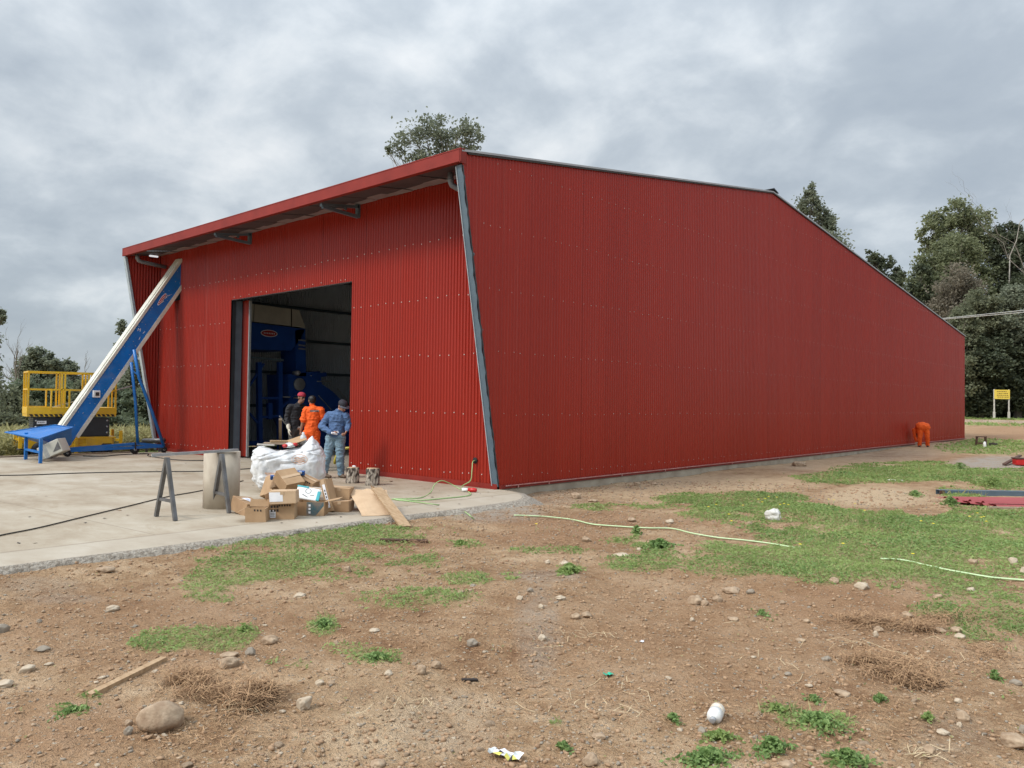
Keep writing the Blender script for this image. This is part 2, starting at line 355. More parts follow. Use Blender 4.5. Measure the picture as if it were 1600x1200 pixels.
# ------------------------------------------------------------------ mesh builder
class MB:
    def __init__(s): s.v, s.f, s.m, s.mats, s.sm = [], [], [], [], []
    def mi(s, name):
        if name not in s.mats: s.mats.append(name)
        return s.mats.index(name)
    def add(s, vs, fs, mat, smooth=False):
        o = len(s.v); i = s.mi(mat)
        s.v += [tuple(map(float, p)) for p in vs]
        for f in fs:
            s.f.append(tuple(o+k for k in f)); s.m.append(i); s.sm.append(smooth)
        return s
    def box(s, c, d, mat, R=None, bev=0.0):
        """box centred at c with size d, optional 3x3 rotation; bev cuts the long edges"""
        x, y, z = d[0]/2, d[1]/2, d[2]/2
        R = R if R is not None else Matrix.Identity(3)
        c = Vector(c)
        if bev > 0:
            bm = bmesh.new(); bmesh.ops.create_cube(bm, size=1.0)
            for w in bm.verts: w.co = Vector((w.co.x*d[0], w.co.y*d[1], w.co.z*d[2]))
            bmesh.ops.bevel(bm, geom=list(bm.edges), offset=min(bev, min(d)*0.45), segments=2, affect='EDGES', profile=0.6)
            bm.verts.ensure_lookup_table()
            vs = [c + R @ w.co for w in bm.verts]; fs = [tuple(w.index for w in f.verts) for f in bm.faces]
            bm.free()
            return s.add(vs, fs, mat)
        vs = [c + R @ Vector(p) for p in ((-x, -y, -z), (x, -y, -z), (x, y, -z), (-x, y, -z), (-x, -y, z), (x, -y, z), (x, y, z), (-x, y, z))]
        return s.add(vs, [(3, 2, 1, 0), (4, 5, 6, 7), (0, 1, 5, 4), (1, 2, 6, 5), (2, 3, 7, 6), (3, 0, 4, 7)], mat)
    def bar(s, a, b, w, h, mat, upv=(0, 0, 1)):
        a, b = Vector(a), Vector(b)
        x = (b-a); L = x.length; x.normalize()
        u = Vector(upv)
        if abs(x.dot(u)) > 0.98: u = Vector((0, 1, 0))
        y = u.cross(x).normalized(); z = x.cross(y)
        R = Matrix((x, y, z)).transposed()
        return s.box((a+b)/2, (L, w, h), mat, R)
    def tube(s, pts, r, mat, n=8, caps=True):
        pts = [Vector(p) for p in pts]
        rs = r if isinstance(r, (list, tuple)) else [r]*len(pts)
        vs, fs = [], []
        prev = None
        for i, p in enumerate(pts):
            t = (pts[min(i+1, len(pts)-1)] - pts[max(i-1, 0)])
            if t.length < 1e-9: t = Vector((0, 0, 1))
            t.normalize()
            if prev is None:
                a = Vector((0, 0, 1)) if abs(t.z) < 0.9 else Vector((1, 0, 0))
                x = a.cross(t).normalized()
            else:
                x = prev - t*prev.dot(t)
                x = x.normalized() if x.length > 1e-6 else Vector((1, 0, 0))
            prev = x; y = t.cross(x)
            for k in range(n):
                a = 2*math.pi*k/n
                vs.append(p + x*math.cos(a)*rs[i] + y*math.sin(a)*rs[i])
        for i in range(len(pts)-1):
            for k in range(n):
                k2 = (k+1) % n
                fs.append((i*n+k, i*n+k2, (i+1)*n+k2, (i+1)*n+k))
        if caps:
            fs.append(tuple(range(n-1, -1, -1))); fs.append(tuple((len(pts)-1)*n+k for k in range(n)))
        return s.add(vs, fs, mat, True)
    def lathe(s, prof, mat, c=(0, 0, 0), n=20, R=None, jit=None, smooth=True):
        R = R if R is not None else Matrix.Identity(3); c = Vector(c)
        vs, fs = [], []
        for i, (r, z) in enumerate(prof):
            for k in range(n):
                a = 2*math.pi*k/n
                rr = r*(1 + (jit(a, z) if jit else 0))
                vs.append(c + R @ Vector((rr*math.cos(a), rr*math.sin(a), z)))
        for i in range(len(prof)-1):
            for k in range(n):
                k2 = (k+1) % n
                fs.append((i*n+k, i*n+k2, (i+1)*n+k2, (i+1)*n+k))
        fs.append(tuple(range(n-1, -1, -1))); fs.append(tuple((len(prof)-1)*n+k for k in range(n)))
        return s.add(vs, fs, mat, smooth)
    def poly(s, pts, mat): return s.add(pts, [tuple(range(len(pts)))], mat)
    def prism(s, pts, ext, mat):
        """extrude a planar outline by the vector ext"""
        n = len(pts); e = Vector(ext)
        vs = [Vector(p) for p in pts] + [Vector(p)+e for p in pts]
        fs = [tuple(range(n-1, -1, -1)), tuple(range(n, 2*n))] + [(i, (i+1) % n, n+(i+1) % n, n+i) for i in range(n)]
        return s.add(vs, fs, mat)
    def blob(s, c, r, mat, sub=2, seed=0, rough=0.15, R=None):
        bm = bmesh.new(); bmesh.ops.create_icosphere(bm, subdivisions=sub, radius=1.0)
        R = R if R is not None else Matrix.Identity(3); c = Vector(c)
        rs = random.Random(seed); off = Vector((rs.uniform(-50, 50), rs.uniform(-50, 50), rs.uniform(-50, 50)))
        from mathutils import noise
        bm.verts.ensure_lookup_table()
        vs = []
        for w in bm.verts:
            k = 1 + rough*noise.noise(w.co*1.3+off) + rough*0.4*noise.noise(w.co*3.1+off)
            vs.append(c + R @ Vector((w.co.x*r[0]*k, w.co.y*r[1]*k, w.co.z*r[2]*k)))
        fs = [tuple(w.index for w in f.verts) for f in bm.faces]
        bm.free()
        return s.add(vs, fs, mat, True)
    def warp(s, amt, seed):
        """push the eight corners of the bounding box about, so a carton looks handled"""
        rs = random.Random(seed); P = np.array(s.v); lo, hi = P.min(0), P.max(0); q = (P-lo)/np.maximum(hi-lo, 1e-6)
        off = np.zeros_like(P)
        for i in (0, 1):
            for j in (0, 1):
                for k in (0, 1):
                    w = (q[:, 0] if i else 1-q[:, 0])*(q[:, 1] if j else 1-q[:, 1])*(q[:, 2] if k else 1-q[:, 2])
                    off += w[:, None]*np.array([rs.uniform(-amt, amt), rs.uniform(-amt, amt), rs.uniform(-amt, amt)*(k*1.0)])
        s.v = [tuple(map(float, p)) for p in P+off]
        return s
    def facet(s, seed, n=9, lo=0.62, hi=0.95, soft=0.8):
        rs = random.Random(seed); P = np.array(s.v); sc = np.abs(P).max(0)+1e-9; Q = P/sc
        for _ in range(n):
            a = np.array([rs.gauss(0, 1) for _ in range(3)]); a /= np.linalg.norm(a); d = rs.uniform(lo, hi)
            t = Q @ a; Q = Q-np.outer(np.maximum(t-d, 0)*soft, a)
        s.v = [tuple(map(float, p)) for p in Q*sc]
        return s
    def mesh(s, name):
        me = bpy.data.meshes.new(name)
        me.from_pydata(s.v, [], s.f)
        for m in s.mats: me.materials.append(MATS[m])
        me.polygons.foreach_set('material_index', s.m)
        me.polygons.foreach_set('use_smooth', s.sm)
        me.update()
        return me
    def obj(s, name, parent=None, loc=(0, 0, 0), rotz=0.0):
        o = bpy.data.objects.new(name, s.mesh(name)); COL.objects.link(o)
        o.location = loc; o.rotation_euler = (0, 0, rotz)
        if parent is not None: o.parent = parent
        return o

def tag(o, label, cat, group=None, kind=None):
    if label: o['label'] = label
    if cat: o['category'] = cat
    if group: o['group'] = group
    if kind: o['kind'] = kind
    return o
def thing(name, label, cat, loc=(0, 0, 0), rotz=0.0, group=None):
    o = bpy.data.objects.new(name, None); COL.objects.link(o)
    o.empty_display_size = 0.2
    o.location = tuple(map(float, loc)); o.rotation_euler = (0, 0, rotz)
    return tag(o, label, cat, group)
def rotm(rx=0, ry=0, rz=0):
    return Euler((rx, ry, rz)).to_matrix()
def np_mesh(name, verts, faces, mat, tint=None, smooth=False, nper=None):
    """fast mesh of equal-sized faces from numpy arrays"""
    me = bpy.data.meshes.new(name)
    nv, nf, k = len(verts), len(faces), faces.shape[1]
    me.vertices.add(nv); me.vertices.foreach_set('co', np.asarray(verts, np.float32).ravel())
    me.loops.add(nf*k); me.loops.foreach_set('vertex_index', np.asarray(faces, np.int32).ravel())
    me.polygons.add(nf)
    me.polygons.foreach_set('loop_start', np.arange(nf, dtype=np.int32)*k)
    me.polygons.foreach_set('loop_total', np.full(nf, k, np.int32))
    if smooth: me.polygons.foreach_set('use_smooth', np.ones(nf, bool))
    me.materials.append(MATS[mat])
    if tint is not None:
        a = me.attributes.new('tint', 'FLOAT', 'POINT'); a.data.foreach_set('value', np.asarray(tint, np.float32))
    me.update(calc_edges=True); me.validate()
    return me
def link(name, me, parent=None, loc=(0, 0, 0)):
    o = bpy.data.objects.new(name, me); COL.objects.link(o); o.location = loc
    if parent is not None: o.parent = parent
    return o
def leaf_cards(P, size, aspect=1.8, flat=0.0, g=rng):
    """diamond leaves at P; size per leaf; flat 0..1 biases them towards lying level"""
    n = len(P)
    d = g.normal(size=(n, 3)); d[:, 2] *= (1-flat); d /= np.linalg.norm(d, axis=1)[:, None]+1e-9
    e = g.normal(size=(n, 3)); e[:, 2] *= (1-flat*0.8)
    e -= d*(e*d).sum(1)[:, None]; e /= np.linalg.norm(e, axis=1)[:, None]+1e-9
    a = d*size[:, None]*0.5*aspect; b_ = e*size[:, None]*0.5
    V = np.stack([P-a, P+b_, P+a, P-b_], 1).reshape(-1, 3)
    Fc = np.arange(4*n).reshape(n, 4)
    return V, Fc
# ------------------------------------------------------------------ setting: ground
GRASS = [  # centre (photo px), radii, weight
 (560, 838, 150, 18, 1.1), (430, 880, 130, 34, 1.1), (470, 850, 120, 22, 1), (600, 880, 90, 22, .9), (330, 925, 55, 18, 1.0), (360, 905, 70, 14, .8), (640, 938, 110, 18, .65),
 (255, 1000, 55, 20, 1.1), (330, 1000, 60, 20, 1.0), (383, 988, 20, 10, 1), (505, 978, 25, 16, 1.0), (585, 1027, 40, 12, .9), (540, 1015, 40, 10, .6), (450, 1038, 40, 12, .45),
 (1060, 878, 120, 18, 1.2), (1130, 875, 80, 26, 1.1), (890, 893, 24, 12, 1.2), (1025, 857, 35, 11, 1.2), (993, 835, 10, 10, 1), (800, 900, 20, 8, .8), (860, 862, 60, 8, .55), (730, 905, 45, 10, .6),
 (1420, 850, 220, 52, 1.4), (1290, 872, 120, 38, 1.3), (1500, 890, 150, 50, .95), (1250, 830, 110, 26, 1.0), (1180, 800, 110, 18, 1.2), (1300, 800, 160, 13, 1.0), (1200, 817, 120, 9, .8), (1420, 745, 170, 9, .9), (1500, 772, 50, 12, 1.0), (1540, 830, 110, 40, 1.2), (1300, 815, 120, 20, .9),
 (1150, 780, 120, 10, 1.0), (930, 793, 40, 6, .8), (1020, 792, 60, 5, .7), (1480, 738, 170, 16, 1.1), (1560, 700, 90, 12, 1.4), (1350, 748, 100, 11, .8), (1580, 745, 90, 20, 1), (1560, 960, 80, 55, .62), (1480, 950, 60, 20, .5), (1520, 930, 60, 22, .6),
 (1100, 1192, 60, 12, .8), (1275, 1130, 60, 14, .9), (1215, 1110, 30, 7, .8), (1320, 1190, 40, 14, .9), (1200, 1170, 35, 14, .9), (1080, 1185, 35, 10, 1), (110, 1112, 28, 9, .6), (140, 1090, 20, 5, .7),
 (870, 1130, 14, 8, .5), (1050, 1125, 16, 8, .6), (1122, 1150, 24, 16, .7), (1580, 1100, 18, 20, .6), (965, 845, 30, 7, .6), (720, 850, 40, 8, .5), (640, 858, 40, 9, .8),
]
BARE = [(1375, 778, 92, 19, 2.6), (1445, 797, 34, 11, 2.0), (450, 915, 60, 7, .7), (1030, 830, 120, 10, .7), (1240, 822, 40, 6, .8), (620, 895, 40, 8, .5)]
GRAVEL = [(1560, 724, 75, 11, 1.3), (1390, 712, 90, 9, .35), (1250, 735, 40, 8, .2), (770, 800, 80, 16, .8), (840, 985, 34, 80, .42), (850, 900, 60, 10, .45), (700, 1130, 80, 50, .2), (1490, 1150, 70, 40, .2), (60, 915, 70, 14, .3), (90, 935, 70, 8, .3), (860, 780, 60, 12, .35)]
PALE = [(1370, 776, 85, 16, 1.3), (1100, 755, 180, 14, .9), (1300, 725, 140, 10, .8), (1000, 770, 120, 12, .7), (1050, 805, 60, 8, .4), (620, 1130, 140, 70, .45), (1450, 700, 60, 10, .6), (1560, 672, 60, 12, .2)]
REDD = [(1150, 1000, 450, 120, .45), (250, 990, 320, 70, .5), (90, 1140, 160, 60, .6), (650, 990, 200, 50, .3), (930, 815, 190, 14, .8), (870, 840, 120, 18, .7), (1330, 945, 160, 36, .7), (1400, 985, 160, 30, .5), (1010, 950, 180, 40, .4), (650, 850, 60, 8, .9), (1570, 675, 60, 14, 1.0), (1480, 715, 60, 8, .4)]
def field(xy, z, lst):
    d = np.stack([xy[:, 0]-CAM[0], xy[:, 1]-CAM[1], z-CAM[2]], 1)
    w = d @ fw
    ok = w > 0.5
    ws = np.where(ok, w, 1.0)
    u = 800 + F_PX*(d @ rt)/ws; v = 600 - F_PX*(d @ up)/ws
    out = np.zeros(len(xy))
    for (cu, cv_, ru, rv, s) in lst:
        q = ((u-cu)/ru)**2 + ((v-cv_)/rv)**2
        out = np.maximum(out, s*np.clip(1.35-q*0.9, 0, 1)) if s > 0 else out
    return np.where(ok, out, 0), ok
def grass_mask(x, y, z):
    xy = np.stack([x, y], 1)
    g, ok = field(xy, z, GRASS)
    b, _ = field(xy, z, BARE)
    gr, _ = field(xy, z, GRAVEL)
    n = fbm(x*1.1, y*1.1, 41, 4)*2.2 + fbm(x*3.2, y*3.2, 43, 4)*1.8 + fbm(x*8, y*8, 45, 3)*1.3
    m = g - b*0.9 - gr*0.9
    # away from the photographed ground: rough grass
    far = (x < -14.6) | (y > 52)
    m = np.where(far, 0.9, m)
    out = (~ok)
    m = np.where(out, 0.35 + fbm(x*0.4, y*0.4, 51, 3), m)
    m = np.clip(m*0.92 + n*np.clip(m*1.8+0.12, 0, 1), 0, 1.2)
    track = (y > 56) & (y < 63) & (x > -14)
    return np.where(track, 0.0, m)

def build_ground():
    c = math.degrees(YAW)
    angs = np.concatenate([np.arange(c-42, c+42, 0.17), np.arange(c+42, c+318, 3.0)])
    na = len(angs)
    rs = [0.6]
    while rs[-1] < 6: rs.append(rs[-1]*1.0 + 0.035 + rs[-1]*0.0025)
    while rs[-1] < 420: rs.append(rs[-1]*1.012)
    rs = np.array(rs)
    A = np.radians(angs)
    X = CAM[0] + rs[:, None]*np.cos(A)[None]; Y = CAM[1] + rs[:, None]*np.sin(A)[None]
    x, y = X.ravel(), Y.ravel()
    z = gz(x, y)
    g = grass_mask(x, y, z)
    z = z + 0.012*np.clip(g, 0, 1)*(np.hypot(x-CAM[0], y-CAM[1]) < 60)
    x = np.append(x, CAM[0]); y = np.append(y, CAM[1]); z = np.append(z, float(gz(CAM[0], CAM[1])))
    nr = len(rs)
    i, j = np.meshgrid(np.arange(nr-1), np.arange(na), indexing='ij')
    j2 = (j+1) % na
    F = np.stack([i*na+j, (i+1)*na+j, (i+1)*na+j2, i*na+j2], -1).reshape(-1, 4)
    cen = nr*na
    V = np.stack([x, y, z], 1)
    me = np_mesh('ground', V, F, 'ground', smooth=True)
    xy = V[:, :2]
    for nm, val in (('grass', np.append(g, 0)), ('gravel', field(xy, z, GRAVEL)[0]), ('pale', field(xy, z, PALE)[0]), ('redd', field(xy, z, REDD)[0])):
        if nm == 'gravel':
            val = np.maximum(val, ((y > 57) & (y < 62) & (x > -14))*0.6)
        a = me.attributes.new(nm, 'FLOAT', 'POINT'); a.data.foreach_set('value', val.astype(np.float32))
    o = link('ground', me)
    return tag(o, 'bare brown dirt with stones and patches of grass around the shed', 'ground', kind='structure')

m, nt, b = new_mat('ground')
o_ = tcoord(nt)
def attr(nt, n):
    a = nt.nodes.new('ShaderNodeAttribute'); a.attribute_name = n; return a.outputs['Fac']
n1 = nnoise(nt, o_, 0.9, 6, 0.6); n2 = nnoise(nt, o_, 5.0, 6, 0.65); n3 = nnoise(nt, o_, 34.0, 4, 0.6); n4 = nnoise(nt, o_, 120.0, 2, 0.6)
mixn = nmath(nt, 'ADD', nmath(nt, 'MULTIPLY', n1, 0.40), nmath(nt, 'ADD', nmath(nt, 'MULTIPLY', n2, 0.38), nmath(nt, 'MULTIPLY', n3, 0.22)))
dirt = nramp(nt, mixn, [(0.37, (0.190, 0.102, 0.052)), (0.44, (0.298, 0.180, 0.096)), (0.51, (0.392, 0.257, 0.148)), (0.60, (0.520, 0.372, 0.236))])
redd = nmix(nt, nmath(nt, 'MULTIPLY', nmath(nt, 'MULTIPLY', attr(nt, 'redd'), n2), 1.5, clamp=True), dirt, (0.290, 0.155, 0.082))
pale = nmix(nt, nmath(nt, 'MULTIPLY', nmath(nt, 'MULTIPLY', attr(nt, 'pale'), n2), 1.6, clamp=True), redd, (0.54, 0.405, 0.260))
vor = nt.nodes.new('ShaderNodeTexVoronoi'); vor.inputs['Scale'].default_value = 24.0; nt.links.new(o_, vor.inputs['Vector'])
grv = nmix(nt, n3, (0.24, 0.20, 0.16), (0.48, 0.44, 0.385))
gravf = nmath(nt, 'MULTIPLY', attr(nt, 'gravel'), nramp(nt, n2, [(0.35, 0.2), (0.6, 1.0)]), clamp=True)
c0 = nmix(nt, gravf, pale, grv)
# loose pebbles: pale cells
vw = nt.nodes.new('ShaderNodeTexVoronoi'); vw.inputs['Scale'].default_value = 30.0; vw.inputs['Randomness'].default_value = 1.0; nt.links.new(o_, vw.inputs['Vector'])
pick = nt.nodes.new('ShaderNodeSeparateColor'); nt.links.new(vw.outputs['Color'], pick.inputs[0])
isp = nmath(nt, 'MULTIPLY', nmath(nt, 'GREATER_THAN', pick.outputs[0], 0.80), nmath(nt, 'LESS_THAN', vw.outputs['Distance'], nmath(nt, 'MULTIPLY', pick.outputs[1], 0.42)))
c1 = nmix(nt, isp, c0, nmix(nt, pick.outputs[2], (0.27, 0.20, 0.135), (0.48, 0.40, 0.30)))
gcol = nmix(nt, n2, (0.185, 0.205, 0.078), (0.345, 0.300, 0.140))
gf = nramp(nt, nmath(nt, 'ADD', attr(nt, 'grass'), nmath(nt, 'MULTIPLY', nmath(nt, 'SUBTRACT', n3, 0.5), 0.9)), [(0.34, 0.0), (1.05, 0.72)])
c2 = nmix(nt, gf, c1, gcol)
sock(nt, b.inputs['Base Color'], c2)
b.inputs['Roughness'].default_value = 0.95; b.inputs['Specular IOR Level'].default_value = 0.2
h = nmath(nt, 'ADD', nmath(nt, 'MULTIPLY', n3, 0.8), nmath(nt, 'ADD', nmath(nt, 'MULTIPLY', n4, 0.35), nmath(nt, 'MULTIPLY', isp, 0.4)))
h = nmath(nt, 'ADD', h, nmath(nt, 'MULTIPLY', n2, 1.2))
addbump(nt, b, h, 1.0, 0.055)
GROUND = build_ground()

# ------------------------------------------------------------------ setting: concrete slab and its rough poured edge
m, nt, b = new_mat('concrete')
o_ = tcoord(nt)
n1 = nnoise(nt, o_, 0.5, 6, 0.6, 0.3); n2 = nnoise(nt, nmap(nt, o_, (0.8, 1.5, 1), rot=(0, 0, 0.25)), 1.3, 7, 0.68); n3 = nnoise(nt, o_, 60, 3)
t = nmath(nt, 'ADD', nmath(nt, 'MULTIPLY', n1, 0.5), nmath(nt, 'ADD', nmath(nt, 'MULTIPLY', n2, 0.42), nmath(nt, 'MULTIPLY', n3, 0.08)))
cc = nramp(nt, t, [(0.37, (0.225, 0.172, 0.112)), (0.45, (0.305, 0.248, 0.178)), (0.52, (0.350, 0.296, 0.221)), (0.61, (0.405, 0.355, 0.280))])
sp = nt.nodes.new('ShaderNodeSeparateXYZ'); nt.links.new(o_, sp.inputs[0])
def jline(coord, pos, w):
    return nmath(nt, 'LESS_THAN', nmath(nt, 'ABSOLUTE', nmath(nt, 'SUBTRACT', coord, pos)), w)
wob = nmath(nt, 'MULTIPLY', nmath(nt, 'SUBTRACT', nnoise(nt, o_, 3.0, 4), 0.5), 0.10)
yy = nmath(nt, 'ADD', nmath(nt, 'MULTIPLY', sp.outputs[1], 1.0), nmath(nt, 'MULTIPLY', sp.outputs[0], -0.09))
jl = nmath(nt, 'MAXIMUM', jline(nmath(nt, 'ADD', sp.outputs[0], wob), 0.62, 0.030), nmath(nt, 'MAXIMUM', nmath(nt, 'MULTIPLY', jline(yy, -6.86, 0.010), nmath(nt, 'LESS_THAN', sp.outputs[0], 0.6)), nmath(nt, 'MULTIPLY', jline(sp.outputs[0], -5.2, 0.012), nmath(nt, 'LESS_THAN', sp.outputs[1], -0.2))))
cj = nmix(nt, nmath(nt, 'MULTIPLY', jl, 0.55), cc, (0.17, 0.13, 0.09))
st_ = nramp(nt, nnoise(nt, nmap(nt, o_, (1, 1.6, 1)), 0.9, 8, 0.72, 0.6), [(0.53, 0.0), (0.66, 0.5)])
cj = nmix(nt, st_, cj, (0.245, 0.180, 0.110))
strip = nmath(nt, 'GREATER_THAN', sp.outputs[0], 0.62)
cj = nmix(nt, nmath(nt, 'MULTIPLY', strip, 0.35), cj, (0.41, 0.365, 0.30))
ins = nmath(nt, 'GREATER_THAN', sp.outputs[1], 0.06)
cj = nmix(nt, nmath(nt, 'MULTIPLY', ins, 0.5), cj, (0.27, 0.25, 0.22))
sock(nt, b.inputs['Base Color'], cj); b.inputs['Roughness'].default_value = 0.85
addbump(nt, b, nmath(nt, 'ADD', n2, nmath(nt, 'MULTIPLY', n3, 0.5)), 0.25, 0.012)
simple('rough_concrete', (0.36, 0.32, 0.265), (0.22, 0.185, 0.145), 22, 0.95, bump=1.0, bscale=30, lo=0.38, hi=0.58, bdist=0.04)
simple('cement_spill', (0.56, 0.53, 0.47), (0.46, 0.43, 0.37), 9, 0.9, bump=0.3, bscale=30)

def build_slab():
    # plan outline of the slab, the right edge wanders a little
    edge = []
    y = -17.0
    while y < -1.3:
        edge.append((EDGE_X + 0.05*float(fbm(np.array([y*0.8]), np.array([2.0]), 5, 4)[0])*2, y)); y += 0.11
    edge += [(1.40, -1.2), (1.37, -1.0), (1.28, -0.78), (1.12, -0.55), (0.90, -0.32), (0.62, -0.10), (0.34, 0.02), (0.10, 0.05), (-0.02, 0.05)]
    top = edge + [(-0.02, 36.9), (-14.95, 36.9), (-14.95, 0.05), (-14.1, 0.05), (-14.1, -17.0)]
    mb = MB()
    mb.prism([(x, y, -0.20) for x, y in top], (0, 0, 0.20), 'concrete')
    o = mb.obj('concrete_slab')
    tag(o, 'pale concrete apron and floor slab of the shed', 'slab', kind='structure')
    # rough aggregate skirt spilling over the edge
    prof = [(-0.03, 0.004), (0.03, -0.012), (0.09, -0.045), (0.16, -0.09), (0.25, -0.145), (0.36, -0.235), (0.42, -0.32)]
    V, Fc = [], []
    ee = []
    for (a, b_) in zip(edge[:-1], edge[1:]):
        n = max(1, int(math.hypot(b_[0]-a[0], b_[1]-a[1])/0.035))
        for k in range(n): ee.append((a[0]+(b_[0]-a[0])*k/n, a[1]+(b_[1]-a[1])*k/n))
    n = len(ee)
    for i, (x, y) in enumerate(ee):
        x0, y0 = ee[max(i-4, 0)]; x1, y1 = ee[min(i+4, n-1)]
        tx, ty = x1-x0, y1-y0; L = math.hypot(tx, ty); nx, ny = ty/L, -tx/L
        wd = 0.22 + 0.75*sstep(-3.6, -0.8, y)*1.0 + 0.42*float(vnoise(np.array([y*1.3]), np.array([4.0]), 8)[0])
        wd *= (1 - 0.75*sstep(0.2, 0.0, x))
        for k, (d, z) in enumerate(prof):
            jj = 0.05*float(vnoise(np.array([y*9.0+k*3]), np.array([k*7.0+x*9]), 9)[0]) if k > 0 else 0
            jz = 0.035*float(vnoise(np.array([y*14.0+k*5]), np.array([k*3.0+x*14]), 19)[0]-0.5) if k > 1 else 0
            V.append((x+nx*(d*wd+jj), y+ny*(d*wd+jj), z*0.85+jz))
    K = len(prof)
    for i in range(n-1):
        for k in range(K-1):
            Fc.append((i*K+k, i*K+k+1, (i+1)*K+k+1, (i+1)*K+k))
    me = np_mesh('concrete_edge', np.array(V), np.array(Fc), 'rough_concrete', smooth=False)
    tag(link('concrete_edge', me), 'rough grey broken edge of the concrete apron', 'slab edge', kind='structure')
build_slab()
# ------------------------------------------------------------------ the red shed
SW, SO, SH = 15.04, 1.143, 6.27          # width, eave overhang, front eave height
RY, RZ, SL, BH = 12.30, 8.33, 37.12, 5.63  # ridge position and height, length, back eave height
DX1, DX2, DH = 4.81, 10.43, 4.47         # door opening
shed = thing('warehouse', 'large dark red corrugated steel shed with a wide open doorway and leaning front eave', 'warehouse', (0, 0, 0))
def roofz(y):
    if y <= RY: return SH + (RZ-SH)*(y+SO)/(RY+SO)
    return RZ + (BH-RZ)*(y-RY)/(SL-RY)
PITCH_C = 0.090
AMP = 0.0165
def corr_profile(a0, a1):
    """sample positions and offsets of a corrugated sheet between a0 and a1"""
    n = int((a1-a0)/PITCH_C*8)
    a = np.linspace(a0, a1, n+1)
    ph = (a/PITCH_C) % 1.0
    off = AMP*np.sign(np.cos(2*np.pi*ph))*np.abs(np.cos(2*np.pi*ph))**0.7
    return a, off
def corr_wall(mb, a0, a1, lo, hi, place, mat, rows=1, amp=1.0):
    a, off = corr_profile(a0, a1); off = off*amp
    vs, fs = [], []
    for x, d in zip(a, off):
        zl, zh = lo(x), hi(x)
        for k in range(rows+1):
            vs.append(place(x, d, zl+(zh-zl)*k/rows))
    R = rows+1
    for i in range(len(a)-1):
        for k in range(rows):
            fs.append((i*R+k, (i+1)*R+k, (i+1)*R+k+1, i*R+k+1))
    mb.add(vs, fs, mat)
def screws(mb, along, z, place, nrm, r=0.0135, every=0.31):
    for a in along:
        zz = z + random.uniform(-0.02, 0.02)
        c = Vector(place(a, AMP, zz)); n = Vector(nrm)
        t1 = Vector((0, 0, 1)); t2 = n.cross(t1)
        ring = [c + (t1*math.cos(k*math.pi/3)+t2*math.sin(k*math.pi/3))*r for k in range(6)]
        ring2 = [c + n*0.008 + (t1*math.cos(k*math.pi/3)+t2*math.sin(k*math.pi/3))*r*0.7 for k in range(6)]
        mb.add(ring+ring2, [(i, (i+1) % 6, 6+(i+1) % 6, 6+i) for i in range(6)]+[(6, 7, 8, 9, 10, 11)], 'zinc_screw')
def span(a0, a1, st=0.31):
    out = []; a = a0+0.14
    while a < a1-0.05:
        out.append(round(a/PITCH_C)*PITCH_C + random.choice((0, 0, 0, PITCH_C*0.0))); a += st + random.choice((-PITCH_C, 0, 0, PITCH_C))*0.9
    return out
frontP = lambda x, d, z: (x, -d, z)
sideP = lambda y, d, z: (d, y, z)
ROWS = [0.245+1.2*k for k in range(7)]
FT = roofz(0)-0.20
fw_ = MB()
corr_wall(fw_, -SW+0.02, -DX2, lambda x: 5.0*0+0.075, lambda x: FT, frontP, 'red_sheet_front') if False else None
SL0, SL1, SZ0, SZ1 = -14.42, -13.60, 4.72, 5.86           # conveyor slot in the front wall
corr_wall(fw_, -SW+0.02, SL0, lambda x: 0.075, lambda x: FT, frontP, 'red_sheet_front')
corr_wall(fw_, SL0, SL1, lambda x: 0.075, lambda x: SZ0, frontP, 'red_sheet_front')
corr_wall(fw_, SL0, SL1, lambda x: SZ1, lambda x: FT, frontP, 'red_sheet_front')
corr_wall(fw_, SL1, -DX2, lambda x: 0.075, lambda x: FT, frontP, 'red_sheet_front')
corr_wall(fw_, -DX2, -DX1, lambda x: DH, lambda x: FT, frontP, 'red_sheet_front')
corr_wall(fw_, -DX1, -0.03, lambda x: 0.075, lambda x: FT, frontP, 'red_sheet_front')
for k, z in enumerate(ROWS[:5]):
    if z < DH:
        screws(fw_, span(-SW, -DX2), z, frontP, (0, -1, 0)); screws(fw_, span(-DX1, 0), z, frontP, (0, -1, 0))
    else: screws(fw_, span(-SW+1.6, 0), z, frontP, (0, -1, 0))
screws(fw_, span(-DX2, -DX1, 0.33), DH+0.07, frontP, (0, -1, 0))
fw_.lathe([(0.062, 0), (0.062, 0.012)], 'black_hole', (-0.64, -0.012, 0.52), 14, rotm(math.pi/2, 0, 0))
fw_.obj('front_wall', shed)
gw = MB()
finlo = lambda y: (SH-0.02)*(-y/SO) if y < 0 else 0.075
corr_wall(gw, -SO+0.004, SL, lambda y: max(0.075, finlo(y)), lambda y: roofz(y)-0.035, sideP, 'red_sheet_side', amp=0.55)
for k, z in enumerate(ROWS):
    y0 = -SO*z/SH + 0.22
    # where the roofline passes below the row the row stops
    ys = [y for y in span(y0, SL-0.1) if roofz(y) > z+0.15]
    screws(gw, ys, z, sideP, (1, 0, 0), 0.0078)
gw.obj('gable_wall', shed).location = (0.0, 0, 0)
lg = MB()
corr_wall(lg, -SO+0.004, SL, lambda y: max(0.075, finlo(y)), lambda y: roofz(y)-0.035, lambda y, d, z: (-SW-d, y, z), 'red_sheet_side')
lg.obj('far_gable_wall', shed)
ig = MB()   # inner lining line of the far gable: bare galvanised back of the sheet
corr_wall(ig, 0.05, SL-0.1, lambda y: 0.02, lambda y: roofz(y)-0.25, lambda y, d, z: (-SW+0.03-d, y, z), 'inner_sheet')
